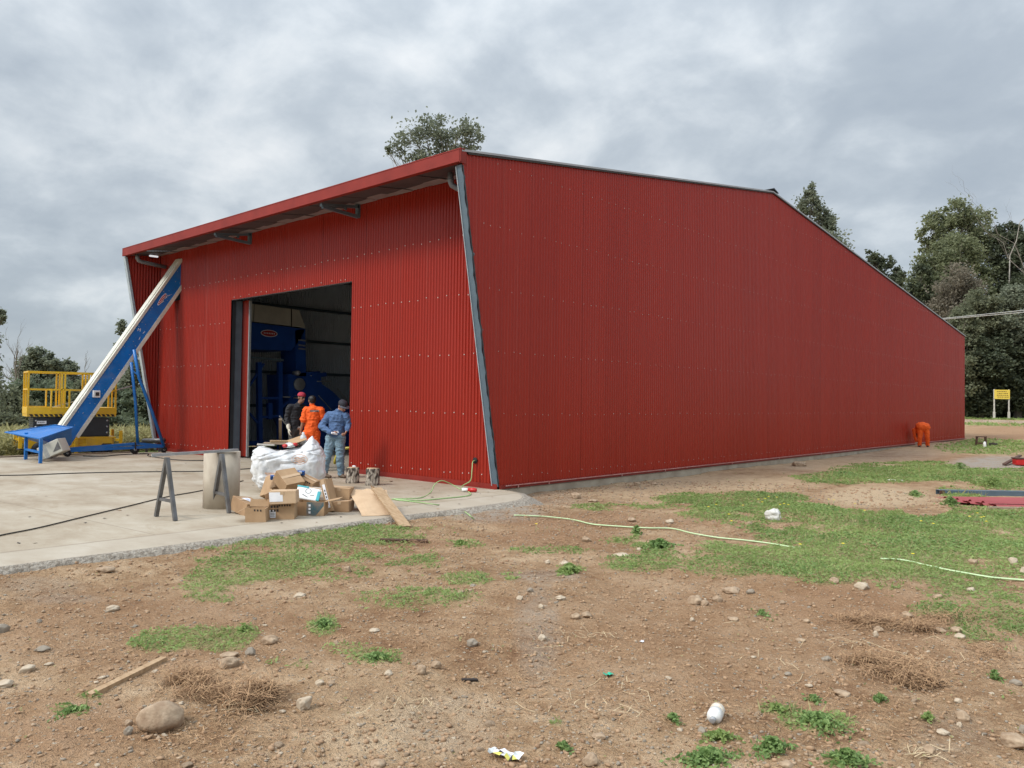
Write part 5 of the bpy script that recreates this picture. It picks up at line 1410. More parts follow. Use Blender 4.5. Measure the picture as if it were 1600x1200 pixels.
# flattened cardboard and the plank lying across it
def flat_card():
    A, B, C_, D = Vector(dep(543, 764, 12.3)), Vector(dep(604, 767, 12.15)), Vector(at(618, 805)), Vector(at(567, 807))
    A.z += 0.0
    t = thing('cardboard_sheet', 'big flattened sheet of tan cardboard propped beside the boxes', 'cardboard', D)
    n = 10; vs, fs = [], []
    rs = random.Random(2)
    for j in range(n+1):
        for i in range(n+1):
            s, q = i/n, j/n
            p = (A*(1-s)+B*s)*(1-q)+(D*(1-s)+C_*s)*q
            p = p+Vector((0, 0, 0.05*math.sin(s*math.pi)*math.sin(q*math.pi)+0.012*math.sin(s*9)*q))
            if j == n: p = p+Vector((0.05, 0.02, 0))*rs.uniform(-0.6, 0.6); p.z = 0.008
            if j == 0: p = p+Vector((0, 0, 0.06*rs.uniform(-0.3, 0.6)*(s > 0.4)))
            vs.append(p-D)
    o = (n+1)**2
    vs = vs+[p+Vector((0, 0, -0.006)) for p in vs]
    for j in range(n):
        for i in range(n):
            a = j*(n+1)+i
            fs += [(a, a+n+1, a+n+2, a+1), (o+a, o+a+1, o+a+n+2, o+a+n+1)]
    for i in range(n):
        for (a, b_) in ((i, i+1), (n*(n+1)+i+1, n*(n+1)+i), ((i+1)*(n+1), i*(n+1)), (i*(n+1)+n, (i+1)*(n+1)+n)):
            fs.append((a, b_, o+b_, o+a))
    m_ = MB(); m_.add(vs, fs, 'cardboard_pale'); m_.obj('sheet', t)
    m_ = MB(); rs = random.Random(8)
    for k in range(9):
        p = A+(B-A)*rs.uniform(0.55, 1.0)-D+Vector((rs.uniform(-.03, .08), rs.uniform(-.06, .02), rs.uniform(0.0, 0.05)))
        m_.add([p, p+Vector((rs.uniform(-.05, .05), rs.uniform(-.05, .05), rs.uniform(0, .07))), p+Vector((rs.uniform(-.06, .06), rs.uniform(-.06, .02), rs.uniform(-.03, .04)))], [(0, 1, 2)], 'cardboard_dark')
    m_.obj('torn_edge', t)
    a, b_ = Vector(dep(588, 767, 12.05)), Vector(at(632, 820, -0.04))
    m_ = MB(); m_.bar(a+Vector((0, 0, 0.04)), b_+Vector((0.05, -0.02, -0.02)), 0.16, 0.025, 'wood'); tag(m_.obj('wooden_plank'), 'wooden plank sloping down off the slab across the cardboard sheet', 'plank')
    m_ = MB(); p = Vector(at(597, 769, 0.0)); m_.blob(p+Vector((0, 0.0, 0.30)), (0.05, 0.03, 0.02), 'mark_black', 2, 5, 0.5); 
flat_card()
# ------------------------------------------------------------------ people: one continuous skin per body
def bone_mesh(p0, p1, r0, r1, lat, k, n=14):
    a = p1-p0; L = a.length
    z = a.normalized() if L > 1e-6 else Vector((0, 0, 1))
    x = lat - z*lat.dot(z)
    x = x.normalized() if x.length > 1e-4 else z.orthogonal().normalized()
    y = z.cross(x)
    rings = []
    for q in (-80, -50, -22, 0): rings.append((p0+z*math.sin(math.radians(q))*r0*min(k, 1), r0*math.cos(math.radians(q))))
    for q in (0, 22, 50, 80): rings.append((p1+z*math.sin(math.radians(q))*r1*min(k, 1), r1*math.cos(math.radians(q))))
    vs, fs = [], []
    for c, r in rings:
        for i in range(n):
            t = 2*math.pi*i/n; vs.append(c+x*r*math.cos(t)+y*r*k*math.sin(t))
    m_ = len(rings)
    for i in range(m_-1):
        for j in range(n): fs.append((i*n+j, i*n+(j+1) % n, (i+1)*n+(j+1) % n, (i+1)*n+j))
    fs.append(tuple(range(n-1, -1, -1))); fs.append(tuple((m_-1)*n+j for j in range(n)))
    return vs, fs
class Body:
    def __init__(s): s.b = []
    def bone(s, p0, p1, r0, r1, mat, lat=(1, 0, 0), k=1.0):
        s.b.append((Vector(p0), Vector(p1), r0, r1, mat, Vector(lat), k)); return s
    def chain(s, pts, rs, mat, lat=(1, 0, 0), k=1.0):
        for i in range(len(pts)-1): s.bone(pts[i], pts[i+1], rs[i], rs[i+1], mat, lat, k)
    def hand(s, w, d, nrm, side, mat='skin', curl=0.5, grow=1.0):
        w, d, nrm = Vector(w), Vector(d).normalized(), Vector(nrm)
        nrm = (nrm-d*nrm.dot(d)).normalized(); wv = d.cross(nrm)*side
        g = grow
        s.bone(w, w+d*0.035*g, 0.027*g, 0.036*g, mat, wv, 0.55); s.bone(w+d*0.035*g, w+d*0.085*g, 0.037*g, 0.040*g, mat, wv, 0.45)
        for off, ln, cu in ((0.030, 0.074, 0.9), (0.010, 0.084, 1.0), (-0.010, 0.079, 1.1), (-0.029, 0.062, 1.25)):
            b0 = w+d*0.092*g+wv*off*g
            c = curl*cu
            d1 = d*math.cos(c*0.7)+nrm*math.sin(c*0.7); d2 = d*math.cos(c*1.9)+nrm*math.sin(c*1.9)
            b1 = b0+d1*ln*0.52*g; b2 = b1+d2*ln*0.5*g
            s.bone(b0, b1, 0.0098*g, 0.0092*g, mat); s.bone(b1, b2, 0.0092*g, 0.0078*g, mat)
        t0 = w+d*0.030*g+wv*0.034*g; t1 = t0+(d*0.75+wv*0.6+nrm*0.25).normalized()*0.038*g; t2 = t1+(d*0.95+wv*0.1+nrm*0.45).normalized()*0.032*g
        s.bone(t0, t1, 0.0135*g, 0.0115*g, mat); s.bone(t1, t2, 0.0112*g, 0.0088*g, mat)
    def head(s, c, f, u=(0, 0, 1), mat='skin', hair=True):
        c, f, u = Vector(c), Vector(f).normalized(), Vector(u).normalized()
        u = (u-f*u.dot(f)).normalized(); l = f.cross(u)
        s.bone(c+u*0.035-f*0.030, c+u*0.030+f*0.015, 0.078, 0.076, mat, l, 1.0)
        s.bone(c+u*0.01+f*0.030, c-u*0.070+f*0.040, 0.066, 0.044, mat, l, 0.95)
        s.bone(c-u*0.03+f*0.0, c-u*0.07+f*0.02, 0.060, 0.050, mat, l, 1.0)
        s.bone(c+f*0.095+u*0.012, c+f*0.112-u*0.022, 0.009, 0.015, mat)
        for sd in (-1, 1):
            s.bone(c+l*sd*0.080-f*0.008+u*0.012, c+l*sd*0.082-f*0.010-u*0.018, 0.020, 0.014, mat, f, 1.0)
            s.bone(c+l*sd*0.024+f*0.089+u*0.014, c+l*sd*0.038+f*0.085+u*0.014, 0.0085, 0.0085, 'eye_dark')
            s.bone(c+l*sd*0.018+f*0.094+u*0.030, c+l*sd*0.045+f*0.085+u*0.032, 0.008, 0.007, 'hair')
        s.bone(c-l*0.020+f*0.084-u*0.052, c+l*0.020+f*0.084-u*0.052, 0.0085, 0.0085, 'lip')
        if hair:
            s.bone(c+u*0.048-f*0.032, c+u*0.052+f*0.010, 0.087, 0.080, 'hair', l, 1.0)
            s.bone(c+u*0.02-f*0.050, c-u*0.035-f*0.045, 0.078, 0.055, 'hair', l, 0.8)
            for sd in (-1, 1): s.bone(c+l*sd*0.066+u*0.045, c+l*sd*0.072-f*0.018+u*0.0, 0.022, 0.016, 'hair')
    def boot(s, heel, toe, ankle, mat='boot_brown'):
        heel, toe, ankle = Vector(heel), Vector(toe), Vector(ankle)
        lat = (toe-heel).cross(Vector((0, 0, 1))).normalized()
        s.bone(heel+Vector((0, 0, .045)), heel+(toe-heel)*0.55+Vector((0, 0, .045)), 0.042, 0.048, mat, lat, 0.95); s.bone(heel+(toe-heel)*0.55+Vector((0, 0, .042)), toe+Vector((0, 0, .036)), 0.048, 0.036, mat, lat, 0.85)
        s.bone(ankle, heel+(toe-heel)*0.25+Vector((0, 0, 0.05)), 0.050, 0.050, mat)
    def build(s, name, parent, voxel=0.0085, smooth=3):
        mb = MB(); mb.mi('skin')
        for p0, p1, r0, r1, mat, lat, k in s.b:
            vs, fs = bone_mesh(p0, p1, r0, r1, lat, k); mb.add(vs, fs, 'skin')
        o = mb.obj(name)
        md = o.modifiers.new('r', 'REMESH'); md.mode = 'VOXEL'; md.voxel_size = voxel
        sm = o.modifiers.new('s', 'SMOOTH'); sm.factor = 0.5; sm.iterations = smooth
        dg = bpy.context.evaluated_depsgraph_get(); dg.update()
        me = bpy.data.meshes.new_from_object(o.evaluated_get(dg))
        o.modifiers.clear(); old = o.data; o.data = me
        n = len(me.polygons)
        cen = np.empty(n*3, np.float32); me.polygons.foreach_get('center', cen); cen = cen.reshape(-1, 3).astype(float)
        best = np.full(n, 1e9); idx = np.zeros(n, np.int32); names = []
        for p0, p1, r0, r1, mat, lat, k in s.b:
            if mat not in names: names.append(mat)
            a = np.array(p1-p0); L2 = a @ a
            q = cen-np.array(p0); t = np.clip(q @ a/max(L2, 1e-9), 0, 1)
            dv = q-t[:, None]*a
            if abs(k-1) > 0.02:
                z = Vector(a).normalized() if L2 > 1e-9 else Vector((0, 0, 1)); x = lat-z*lat.dot(z)
                x = x.normalized() if x.length > 1e-4 else z.orthogonal().normalized(); y = z.cross(x)
                ya = dv @ np.array(y); dv = dv+np.outer(ya*(1/k-1), np.array(y))
            d = np.linalg.norm(dv, axis=1)-(r0+(r1-r0)*t)
            if mat in ('eye_dark', 'lip', 'reflect_strip'): d = d-0.006
            m_ = d < best; best[m_] = d[m_]; idx[m_] = names.index(mat)
        me.materials.clear()
        for nm in names: me.materials.append(MATS[nm])
        # cloth creases: drape the garment vertices in and out along their normals
        from mathutils import noise
        soft = {i for i, nm in enumerate(names) if nm.startswith('cloth') or nm in ('denim', 'trouser_grey')}
        vm = np.zeros(len(me.vertices), bool)
        lv = np.empty(len(me.loops), np.int32); me.loops.foreach_get('vertex_index', lv)
        lt_ = np.empty(n, np.int32); me.polygons.foreach_get('loop_total', lt_)
        vm[lv[np.repeat(np.isin(idx, list(soft)), lt_)]] = True
        nv = len(me.vertices); co = np.empty(nv*3, np.float32); me.vertices.foreach_get('co', co); co = co.reshape(-1, 3)
        nn = np.empty(nv*3, np.float32); me.vertices.foreach_get('normal', nn); nn = nn.reshape(-1, 3)
        for i in np.nonzero(vm)[0]:
            x, y, z = map(float, co[i])
            w1 = abs(noise.noise(Vector((x*7+z*4, y*7, z*13+3)))); w2 = noise.noise(Vector((x*16, y*16, z*20-x*14)))
            co[i] += nn[i]*(0.016*(0.55-min(w1*2.6, 1.0))+0.005*w2)
        me.vertices.foreach_set('co', co.ravel())
        me.polygons.foreach_set('material_index', idx); me.polygons.foreach_set('use_smooth', np.ones(n, bool)); me.update()
        o.name = name; o.parent = parent
        return o
def cap(parent, c, f, u, crown, brim, back=False, name='cap'):
    c, f, u = Vector(c), Vector(f).normalized(), Vector(u).normalized(); u = (u-f*u.dot(f)).normalized(); l = f.cross(u)
    R = Matrix((l, f, u)).transposed(); m_ = MB()
    prof = [(0.100, 0.0), (0.104, 0.025), (0.097, 0.055), (0.075, 0.085), (0.040, 0.100), (0.008, 0.104)]
    m_.lathe(prof, crown, c+u*0.045-f*0.014, 20, R @ Matrix.Diagonal((0.93, 1.08, 1.0)))
    vs, n = [], 12; sg = -1 if back else 1
    for i in range(n+1):
        a = math.pi*(0.14+0.72*i/n)
        for r_, zz in ((0.098, 0.052), (0.172, 0.036)):
            for th in (0, 0.007): vs.append(c-f*0.014+l*math.cos(a)*r_*0.86+f*sg*math.sin(a)*r_+u*(zz+th))
    fs = []
    for i in range(n):
        o_ = i*4; p_ = o_+4
        fs += [(o_, o_+2, p_+2, p_), (o_+1, p_+1, p_+3, o_+3), (o_+2, o_+3, p_+3, p_+2), (o_, p_, p_+1, o_+1)]
    mo_ = MB(); mo_.add(vs, fs, brim, True); co = m_.obj(name, parent); mo_.obj('brim', co); return co
def facing(p):
    v = Vector((p[0]-CAM[0], p[1]-CAM[1], 0)).normalized(); return math.atan2(v.y, v.x)-math.pi/2
# frame of every figure: +x to the right in the photograph, +y away from the viewer
# man in the blue sweatshirt, looking down at what he holds
p = np.array([-3.92, -1.02, 0.0]); T1 = thing('person', 'man in a blue sweatshirt, jeans and a grey cap looking down, holding a white paper', 'person', p, facing(p))
b = Body(); J, S_ = 'denim', 'cloth_blue'
lat = (0.93, -0.36, 0)
b.bone((0.015, 0, 0.86), (0.02, 0, 0.97), 0.165, 0.165, J, lat, 0.72)
b.bone((0.02, 0, 0.95), (0.025, 0.0, 1.10), 0.182, 0.176, S_, lat, 0.74); b.bone((0.025, 0, 1.10), (0.045, -0.01, 1.32), 0.178, 0.186, S_, lat, 0.70); b.bone((0.045, -0.01, 1.32), (0.06, -0.02, 1.40), 0.150, 0.095, S_, lat, 0.66)
b.bone((-0.10, 0.05, 1.355), (0.19, -0.06, 1.350), 0.075, 0.075, S_)
b.chain([(-0.135, 0.06, 1.345), (-0.285, 0.02, 1.10), (-0.10, -0.16, 0.985)], [0.084, 0.072, 0.048], S_); b.bone((-0.30, 0.02, 1.10), (-0.25, -0.02, 1.08), 0.058, 0.058, S_)
b.chain([(0.225, -0.07, 1.335), (0.285, -0.06, 1.14), (0.245, -0.20, 1.03)], [0.082, 0.070, 0.048], S_)
b.hand((-0.085, -0.17, 0.980), (0.85, -0.30, -0.15), (0, -0.3, 1), -1, 'skin', 0.7); b.hand((0.24, -0.215, 1.015), (-0.35, -0.45, -0.65), (-0.9, 0, 0.2), 1, 'skin', 1.0)
b.bone((0.06, -0.02, 1.40), (0.105, -0.05, 1.475), 0.058, 0.054, 'skin'); b.bone((0.045, -0.01, 1.405), (0.075, -0.03, 1.425), 0.080, 0.074, S_)
hf = Vector((0.52, -0.66, -0.50)); hu = Vector((0.28, -0.40, 0.85)); hc = Vector((0.145, -0.075, 1.535)); b.head(hc, hf, hu, 'skin')
b.chain([(-0.075, 0.02, 0.86), (-0.145, -0.03, 0.47), (-0.215, 0.02, 0.10)], [0.125, 0.092, 0.074], J); b.chain([(0.105, -0.03, 0.86), (0.115, -0.08, 0.47), (0.140, -0.03, 0.10)], [0.125, 0.094, 0.074], J)
b.bone((-0.20, 0.02, 0.16), (-0.215, 0.02, 0.10), 0.068, 0.072, J); b.bone((0.138, -0.03, 0.16), (0.14, -0.03, 0.10), 0.068, 0.072, J)
b.boot((-0.245, 0.045, 0), (-0.085, -0.085, 0), (-0.215, 0.02, 0.11)); b.boot((0.12, 0.02, 0), (0.22, -0.16, 0), (0.14, -0.03, 0.11))
b.build('body', T1); cap(T1, hc, hf, hu, 'cap_navy', 'cap_grey')
m_ = MB(); m_.box((0.50*0.2-0.115, -0.235, 0.965), (0.12, 0.06, 0.03), 'paper', rotm(0.3, 0.2, 0.3)); m_.box((0.055, -0.245, 1.0), (0.05, 0.04, 0.012), 'paper', rotm(0.5, 0.7, 0)); o = m_.obj('white_paper'); o.matrix_world = Matrix.Translation(p) @ Matrix.Rotation(facing(p), 4, 'Z'); tag(o, 'folded white paper in the hand of the man in blue', 'paper')
# man in orange overalls seen from behind
p = np.array([-5.59, -0.50, 0.0]); T2 = thing('person', 'man in bright orange overalls standing in the doorway with his back turned', 'person', p, facing(p))
b = Body(); O = 'cloth_orange'; lat = (0.96, -0.28, 0)
b.bone((-0.01, 0, 0.88), (-0.005, 0, 1.00), 0.168, 0.165, O, lat, 0.74); b.bone((-0.005, 0, 1.00), (0.01, 0.01, 1.18), 0.162, 0.172, O, lat, 0.68); b.bone((0.01, 0.01, 1.18), (0.025, 0.02, 1.42), 0.176, 0.182, O, lat, 0.64); b.bone((0.025, 0.02, 1.42), (0.02, 0.03, 1.50), 0.150, 0.085, O, lat, 0.62)
b.bone((-0.135, 0.06, 1.445), (0.185, -0.03, 1.44), 0.080, 0.080, O)
b.bone((-0.14, 0.06, 1.44), (-0.185, 0.01, 1.23), 0.080, 0.074, O); b.bone((-0.185, 0.01, 1.24), (-0.195, 0.0, 1.21), 0.078, 0.080, O)
b.chain([(-0.185, 0.01, 1.22), (-0.20, 0.0, 1.15), (-0.245, 0.05, 0.95)], [0.050, 0.044, 0.030], 'skin_dark'); b.hand((-0.248, 0.055, 0.945), (-0.10, 0.25, -0.9), (0.8, 0.3, 0), 1, 'skin_dark', 0.5)
b.bone((0.21, -0.04, 1.43), (0.27, 0.0, 1.20), 0.078, 0.068, O); b.chain([(0.265, 0.01, 1.20), (0.18, 0.22, 1.08)], [0.045, 0.032], 'skin_dark'); b.hand((0.17, 0.24, 1.07), (-0.5, 0.6, 0.2), (0, 0, -1), 1, 'skin_dark', 0.6)
b.bone((0.01, 0.04, 1.49), (-0.01, 0.06, 1.57), 0.060, 0.056, 'skin_dark')
hc = Vector((-0.005, 0.07, 1.645)); hf = Vector((-0.50, 0.84, -0.06)); b.head(hc, hf, (-0.12, 0, 1), 'skin_dark')
b.chain([(-0.09, 0.0, 0.88), (-0.085, -0.02, 0.49), (-0.10, 0.02, 0.10)], [0.118, 0.088, 0.070], O); b.chain([(0.085, 0.0, 0.88), (0.10, -0.01, 0.49), (0.11, 0.03, 0.10)], [0.118, 0.088, 0.070], O)
b.boot((-0.10, -0.03, 0), (-0.13, 0.19, 0), (-0.10, 0.02, 0.11)); b.boot((0.11, -0.02, 0), (0.13, 0.20, 0), (0.11, 0.03, 0.11))
body2 = b.build('body', T2)
bv = BVHTree.FromObject(body2, bpy.context.evaluated_depsgraph_get())
m_ = MB()
def onback(x, z):
    h = bv.ray_cast(Vector((x, -1, z)), Vector((0, 1, 0))); return h[0]+h[1]*0.004
G = [[onback(-0.045+0.026*i, 1.392+0.042*j) for i in range(9)] for j in range(2)]
for i in range(8): m_.add([G[0][i], G[0][i+1], G[1][i+1], G[1][i]], [(0, 1, 2, 3)], 'reflect_strip')
for i in range(7):
    q = onback(-0.033+0.026*i, 1.413); m_.box(q+Vector((0, -0.003, 0)), (0.013, 0.003, 0.024), 'cloth_dark')
m_.obj('back_print', T2)
# man in the dark pullover with a red cap worn backwards
p = np.array([-6.42, -0.46, 0.0]); T3 = thing('person', 'man in a dark pullover, grey trousers and a backward red cap, wearing one pale glove', 'person', p, facing(p))
b = Body(); Dk, Tr = 'cloth_dark', 'trouser_grey'; lat = (0.9, 0.42, 0)
sx = 0.06
b.bone((sx, 0, 0.90), (sx, 0, 1.00), 0.150, 0.152, Tr, lat, 0.72); b.bone((sx, 0, 1.0), (sx+0.005, 0, 1.18), 0.160, 0.165, Dk, lat, 0.70); b.bone((sx+0.005, 0, 1.18), (sx+0.02, -0.0, 1.46), 0.168, 0.176, Dk, lat, 0.64); b.bone((sx+0.02, 0, 1.46), (sx+0.04, -0.0, 1.55), 0.145, 0.080, Dk, lat, 0.62)
b.bone((-0.085, -0.06, 1.49), (0.23, 0.06, 1.48), 0.076, 0.076, Dk); b.bone((sx+0.04, -0.07, 1.46), (sx+0.06, -0.04, 1.555), 0.040, 0.046, 'trouser_grey')
b.chain([(-0.105, -0.06, 1.48), (-0.165, -0.04, 1.24), (-0.125, -0.12, 1.03)], [0.076, 0.062, 0.048], Dk)
b.bone((-0.125, -0.12, 1.05), (-0.115, -0.135, 0.99), 0.050, 0.046, 'glove_white'); b.hand((-0.115, -0.137, 0.985), (0.10, -0.05, -1), (0.9, 0.2, 0), 1, 'glove_white', 0.35, 1.18)
b.chain([(0.25, 0.06, 1.47), (0.31, 0.0, 1.22), (0.22, -0.12, 1.05)], [0.074, 0.060, 0.045], Dk); b.hand((0.215, -0.13, 1.04), (-0.4, -0.4, -0.5), (-0.8, 0, 0.3), 1, 'skin_dark', 0.6)
b.bone((sx+0.05, -0.01, 1.55), (sx+0.09, -0.03, 1.63), 0.058, 0.055, 'skin_dark')
hc = Vector((0.175, -0.055, 1.71)); hf = Vector((0.55, -0.82, -0.10)); b.head(hc, hf, (0.05, 0, 1), 'skin_dark')
b.chain([(sx-0.085, 0, 0.90), (0.0, -0.07, 0.50), (-0.13, 0.06, 0.10)], [0.105, 0.080, 0.062], Tr); b.chain([(sx+0.09, 0.02, 0.90), (0.16, 0.0, 0.50), (0.17, 0.06, 0.10)], [0.105, 0.080, 0.062], Tr)
b.boot((-0.14, 0.10, 0), (-0.08, -0.12, 0), (-0.13, 0.06, 0.11), 'cloth_dark'); b.boot((0.165, 0.10, 0), (0.22, -0.11, 0), (0.17, 0.06, 0.11), 'cloth_dark')
b.bone((sx-0.13, -0.05, 1.005), (sx+0.13, -0.10, 1.0), 0.022, 0.022, 'reflect_strip')
b.build('body', T3); cap(T3, hc, hf, Vector((0.05, 0, 1)), 'cap_red', 'cap_navy', back=True)
# worker in orange bending over at the foot of the gable
p = gpt(1442, 698.5); T4 = thing('person', 'worker in orange overalls bent double at the foot of the long red wall', 'person', p, facing(p)+0.1)
b = Body(); lat = (1, 0.1, 0)
b.bone((-0.08, 0, 0.88), (0.12, 0.0, 0.87), 0.185, 0.180, O, (0, 1, 0), 1.0); b.bone((0.0, 0.04, 0.92), (-0.08, 0.34, 0.90), 0.195, 0.190, O, lat, 0.9); b.bone((-0.08, 0.34, 0.90), (-0.14, 0.56, 0.70), 0.185, 0.150, O, lat, 0.85)
b.chain([(-0.09, 0, 0.86), (-0.12, -0.03, 0.48), (-0.13, 0.02, 0.09)], [0.140, 0.098, 0.080], O); b.chain([(0.12, 0.0, 0.86), (0.17, -0.03, 0.48), (0.19, 0.06, 0.09)], [0.140, 0.098, 0.080], O)
b.bone((-0.30, 0.44, 0.72), (0.02, 0.56, 0.72), 0.085, 0.085, O); b.chain([(-0.30, 0.44, 0.72), (-0.29, 0.36, 0.46), (-0.24, 0.36, 0.24)], [0.082, 0.066, 0.048], O); b.chain([(0.02, 0.56, 0.70), (0.0, 0.60, 0.45), (-0.08, 0.55, 0.24)], [0.078, 0.062, 0.045], O)
b.hand((-0.24, 0.36, 0.22), (0.1, 0.1, -1), (0, 1, 0), 1, 'glove_white', 0.7); b.hand((-0.08, 0.55, 0.22), (-0.1, 0.0, -1), (0, 1, 0), -1, 'glove_white', 0.7)
b.bone((-0.15, 0.60, 0.68), (-0.16, 0.66, 0.58), 0.058, 0.055, 'skin_dark'); hc = Vector((-0.16, 0.69, 0.51)); b.head(hc, (0, 0.35, -0.95), (-0.0, 0.9, 0.3), 'skin_dark')
b.boot((-0.13, -0.04, 0), (-0.15, 0.20, 0), (-0.13, 0.02, 0.10)); b.boot((0.19, 0.0, 0), (0.21, 0.24, 0), (0.19, 0.06, 0.10))
b.build('body', T4, voxel=0.011)
# ------------------------------------------------------------------ trees
def branch_mesh(mb, segs, mat):
    for pts, rs in segs: mb.tube(pts, rs, mat, 6, caps=False)
def wander(a, b, n, amp, rs):
    a, b = Vector(a), Vector(b); out = []
    L = (b-a).length
    for i in range(n+1):
        s = i/n; k = math.sin(math.pi*s)
        out.append(a+(b-a)*s+Vector((rs.uniform(-1, 1), rs.uniform(-1, 1), rs.uniform(-0.5, 0.5)))*amp*L*k)
    return out
def tree(name, label, u, d, lobes, mat='leaf_green', leaf=0.22, n=9000, trunk_r=0.3, group=None, bark='bark_grey', cat='tree', spread=0.7, clus=16, sig=0.17, fork=0.45, parts=('trunk', 'crown'), seed=1, aspect=1.7, flat=0.25, du=0):
    """crown lobes are (photo column, photo row, radius in photo px) at distance d; each gets a limb, twigs and leaf clusters"""
    rs = random.Random(seed); g = np.random.default_rng(seed)
    if cat == 'tree': leaf, n = leaf*0.72, int(n*1.75)
    base = np.array(dep(u, 640, d)); base[2] = float(gz(base[0], base[1]))
    root = thing(name, label, cat, base, 0, group)
    B = Vector(base); mpp = d/F_PX
    segs, P, Sz = [], [], []
    cs = [(Vector(dep(a, v, d+rs.uniform(-spread, spread)*r*mpp)), r*mpp) for a, v, r in lobes]
    tot = sum(r*r for _, r in cs)
    top = max(c.z for c, _ in cs)
    cx = sum((c*r for c, r in cs), Vector())/sum(r for _, r in cs)
    tp = Vector((B.x*0.35+cx.x*0.65, B.y*0.35+cx.y*0.65, B.z+(top-B.z)*0.80))
    tr = wander(B-Vector((0, 0, 0.3)), tp, 7, 0.03, rs)
    segs.append((tr, [trunk_r*(1.25-0.95*i/7) for i in range(8)]))
    for c, r in cs:
        zf = min(max((c.z-B.z)/(top-B.z)-fork*rs.uniform(0.5, 1), 0.06), 0.9)/0.80
        k = min(zf*7, 6.8); i = int(k); s0 = tr[i]+(tr[min(i+1, 7)]-tr[i])*(k-i)
        lim = wander(s0, c+Vector((0, 0, r*0.3)), 5, 0.09, rs); r0 = trunk_r*(0.50-0.25*min(1, k/7))
        segs.append((lim, [r0*(1-0.8*q/5) for q in range(6)]))
        nl = int(n*r*r/tot)
        nc = max(5, int(clus*(0.6+0.4*r/(cs[0][1]+1e-6))))
        for q in range(nc):
            v = g.normal(size=3); v /= np.linalg.norm(v); rad = r*(0.35+0.65*g.random()**0.6)
            cc = c+Vector(v*rad*np.array([1, 1, 0.85]))
            st = lim[rs.randint(2, 5)]
            tw = wander(st, cc, 3, 0.14, rs); w0 = max(0.012, r0*0.22)
            segs.append((tw, [w0, w0*0.7, w0*0.45, w0*0.2]))
            m_ = max(6, int(nl/nc*g.uniform(0.5, 1.5)))
            sg = r*sig*g.uniform(0.7, 1.3)
            pts = np.array(cc)+g.normal(size=(m_, 3))*np.array([sg, sg, sg*0.8])
            P.append(pts); Sz.append(np.clip(g.normal(0.5+0.22*rs.uniform(-1, 1), 0.16, m_), 0, 1))
    mb = MB(); branch_mesh(mb, segs, bark)
    o = mb.obj(parts[0], root, loc=(0, 0, 0)); 
    o.data.transform(Matrix.Translation(-B))
    P = np.concatenate(P)-np.array(B); Sz = np.concatenate(Sz)
    V, Fc = leaf_cards(P, leaf*g.uniform(0.6, 1.35, len(P)), aspect, flat, g)
    link(parts[1], np_mesh(parts[1], V, Fc, mat, np.repeat(Sz, 4)), root)
    return root
def bare_tree(name, label, u, d, top, lean=0, bark='bark_pale', r0=0.14, seed=1, group=None, levels=4, wide=0.5, twigs=3, leafy=None, leafn=0, leaf=0.12):
    rs = random.Random(seed); g = np.random.default_rng(seed)
    base = np.array(dep(u, 640, d)); base[2] = float(gz(base[0], base[1])); B = Vector(base)
    root = thing(name, label, 'tree', base, 0, group)
    T = Vector(dep(top[0], top[1], d)); segs = []; ends = []
    def grow(a, b, r, lv):
        p = wander(a, b, 4, 0.10, rs); segs.append((p, [r*(1-0.6*i/4) for i in range(5)]))
        if lv == 0: ends.append(p[-1]); ends.append(p[2]); return
        L = (b-a).length
        for i in range(twigs+(1 if lv > 2 else 0)):
            s = p[rs.randint(1, 4)]
            dr = (b-a).normalized()+Vector((rs.uniform(-1, 1), rs.uniform(-1, 1), rs.uniform(-0.35, 0.7)))*wide*1.5
            grow(s, s+dr.normalized()*L*rs.uniform(0.35, 0.62), r*0.45, lv-1)
    grow(B-Vector((0, 0, 0.2)), T, r0, levels)
    mb = MB()
    for pts, r in segs: mb.tube(pts, r, bark, 5, caps=False)
    o = mb.obj('trunk', root); o.data.transform(Matrix.Translation(-B))
    if leafy:
        E_ = np.array([tuple(e) for e in ends])-np.array(B)
        P = E_[g.integers(0, len(E_), leafn)]+g.normal(size=(leafn, 3))*0.28
        V, Fc = leaf_cards(P, leaf*g.uniform(0.6, 1.3, leafn), 1.8, 0.2, g)
        link('crown', np_mesh('crown', V, Fc, leafy, np.repeat(g.random(leafn), 4)), root)
    return root
# behind the shed
tree('tree', 'broad airy tree rising behind the front eave of the shed', 690, 62, [(640, 215, 26), (617, 232, 16), (652, 238, 20), (680, 205, 28), (700, 225, 28), (722, 200, 22), (738, 215, 18), (690, 240, 26), (730, 235, 18), (668, 255, 25), (660, 200, 16), (607, 236, 8), (745, 200, 8)], 'leaf_grey', 0.21, 2900, 0.30, seed=3, sig=0.24, clus=15)
tree('tree', 'slim pointed tree showing just above the back slope of the roof', 1272, 72, [(1268, 298, 11), (1266, 318, 16), (1278, 332, 16), (1290, 345, 16), (1255, 330, 10), (1295, 355, 12), (1272, 370, 22), (1300, 385, 24)], 'leaf_grey', 0.24, 3600, 0.22, seed=5, sig=0.24, clus=12)
tree('tree', 'small dark treetop peeping over the roof edge left of the tall trees', 1388, 70, [(1362, 402, 12), (1380, 415, 15), (1398, 428, 13), (1405, 440, 11), (1390, 450, 20), (1370, 440, 22)], 'leaf_dark', 0.24, 3200, 0.2, seed=6, sig=0.22, clus=12)
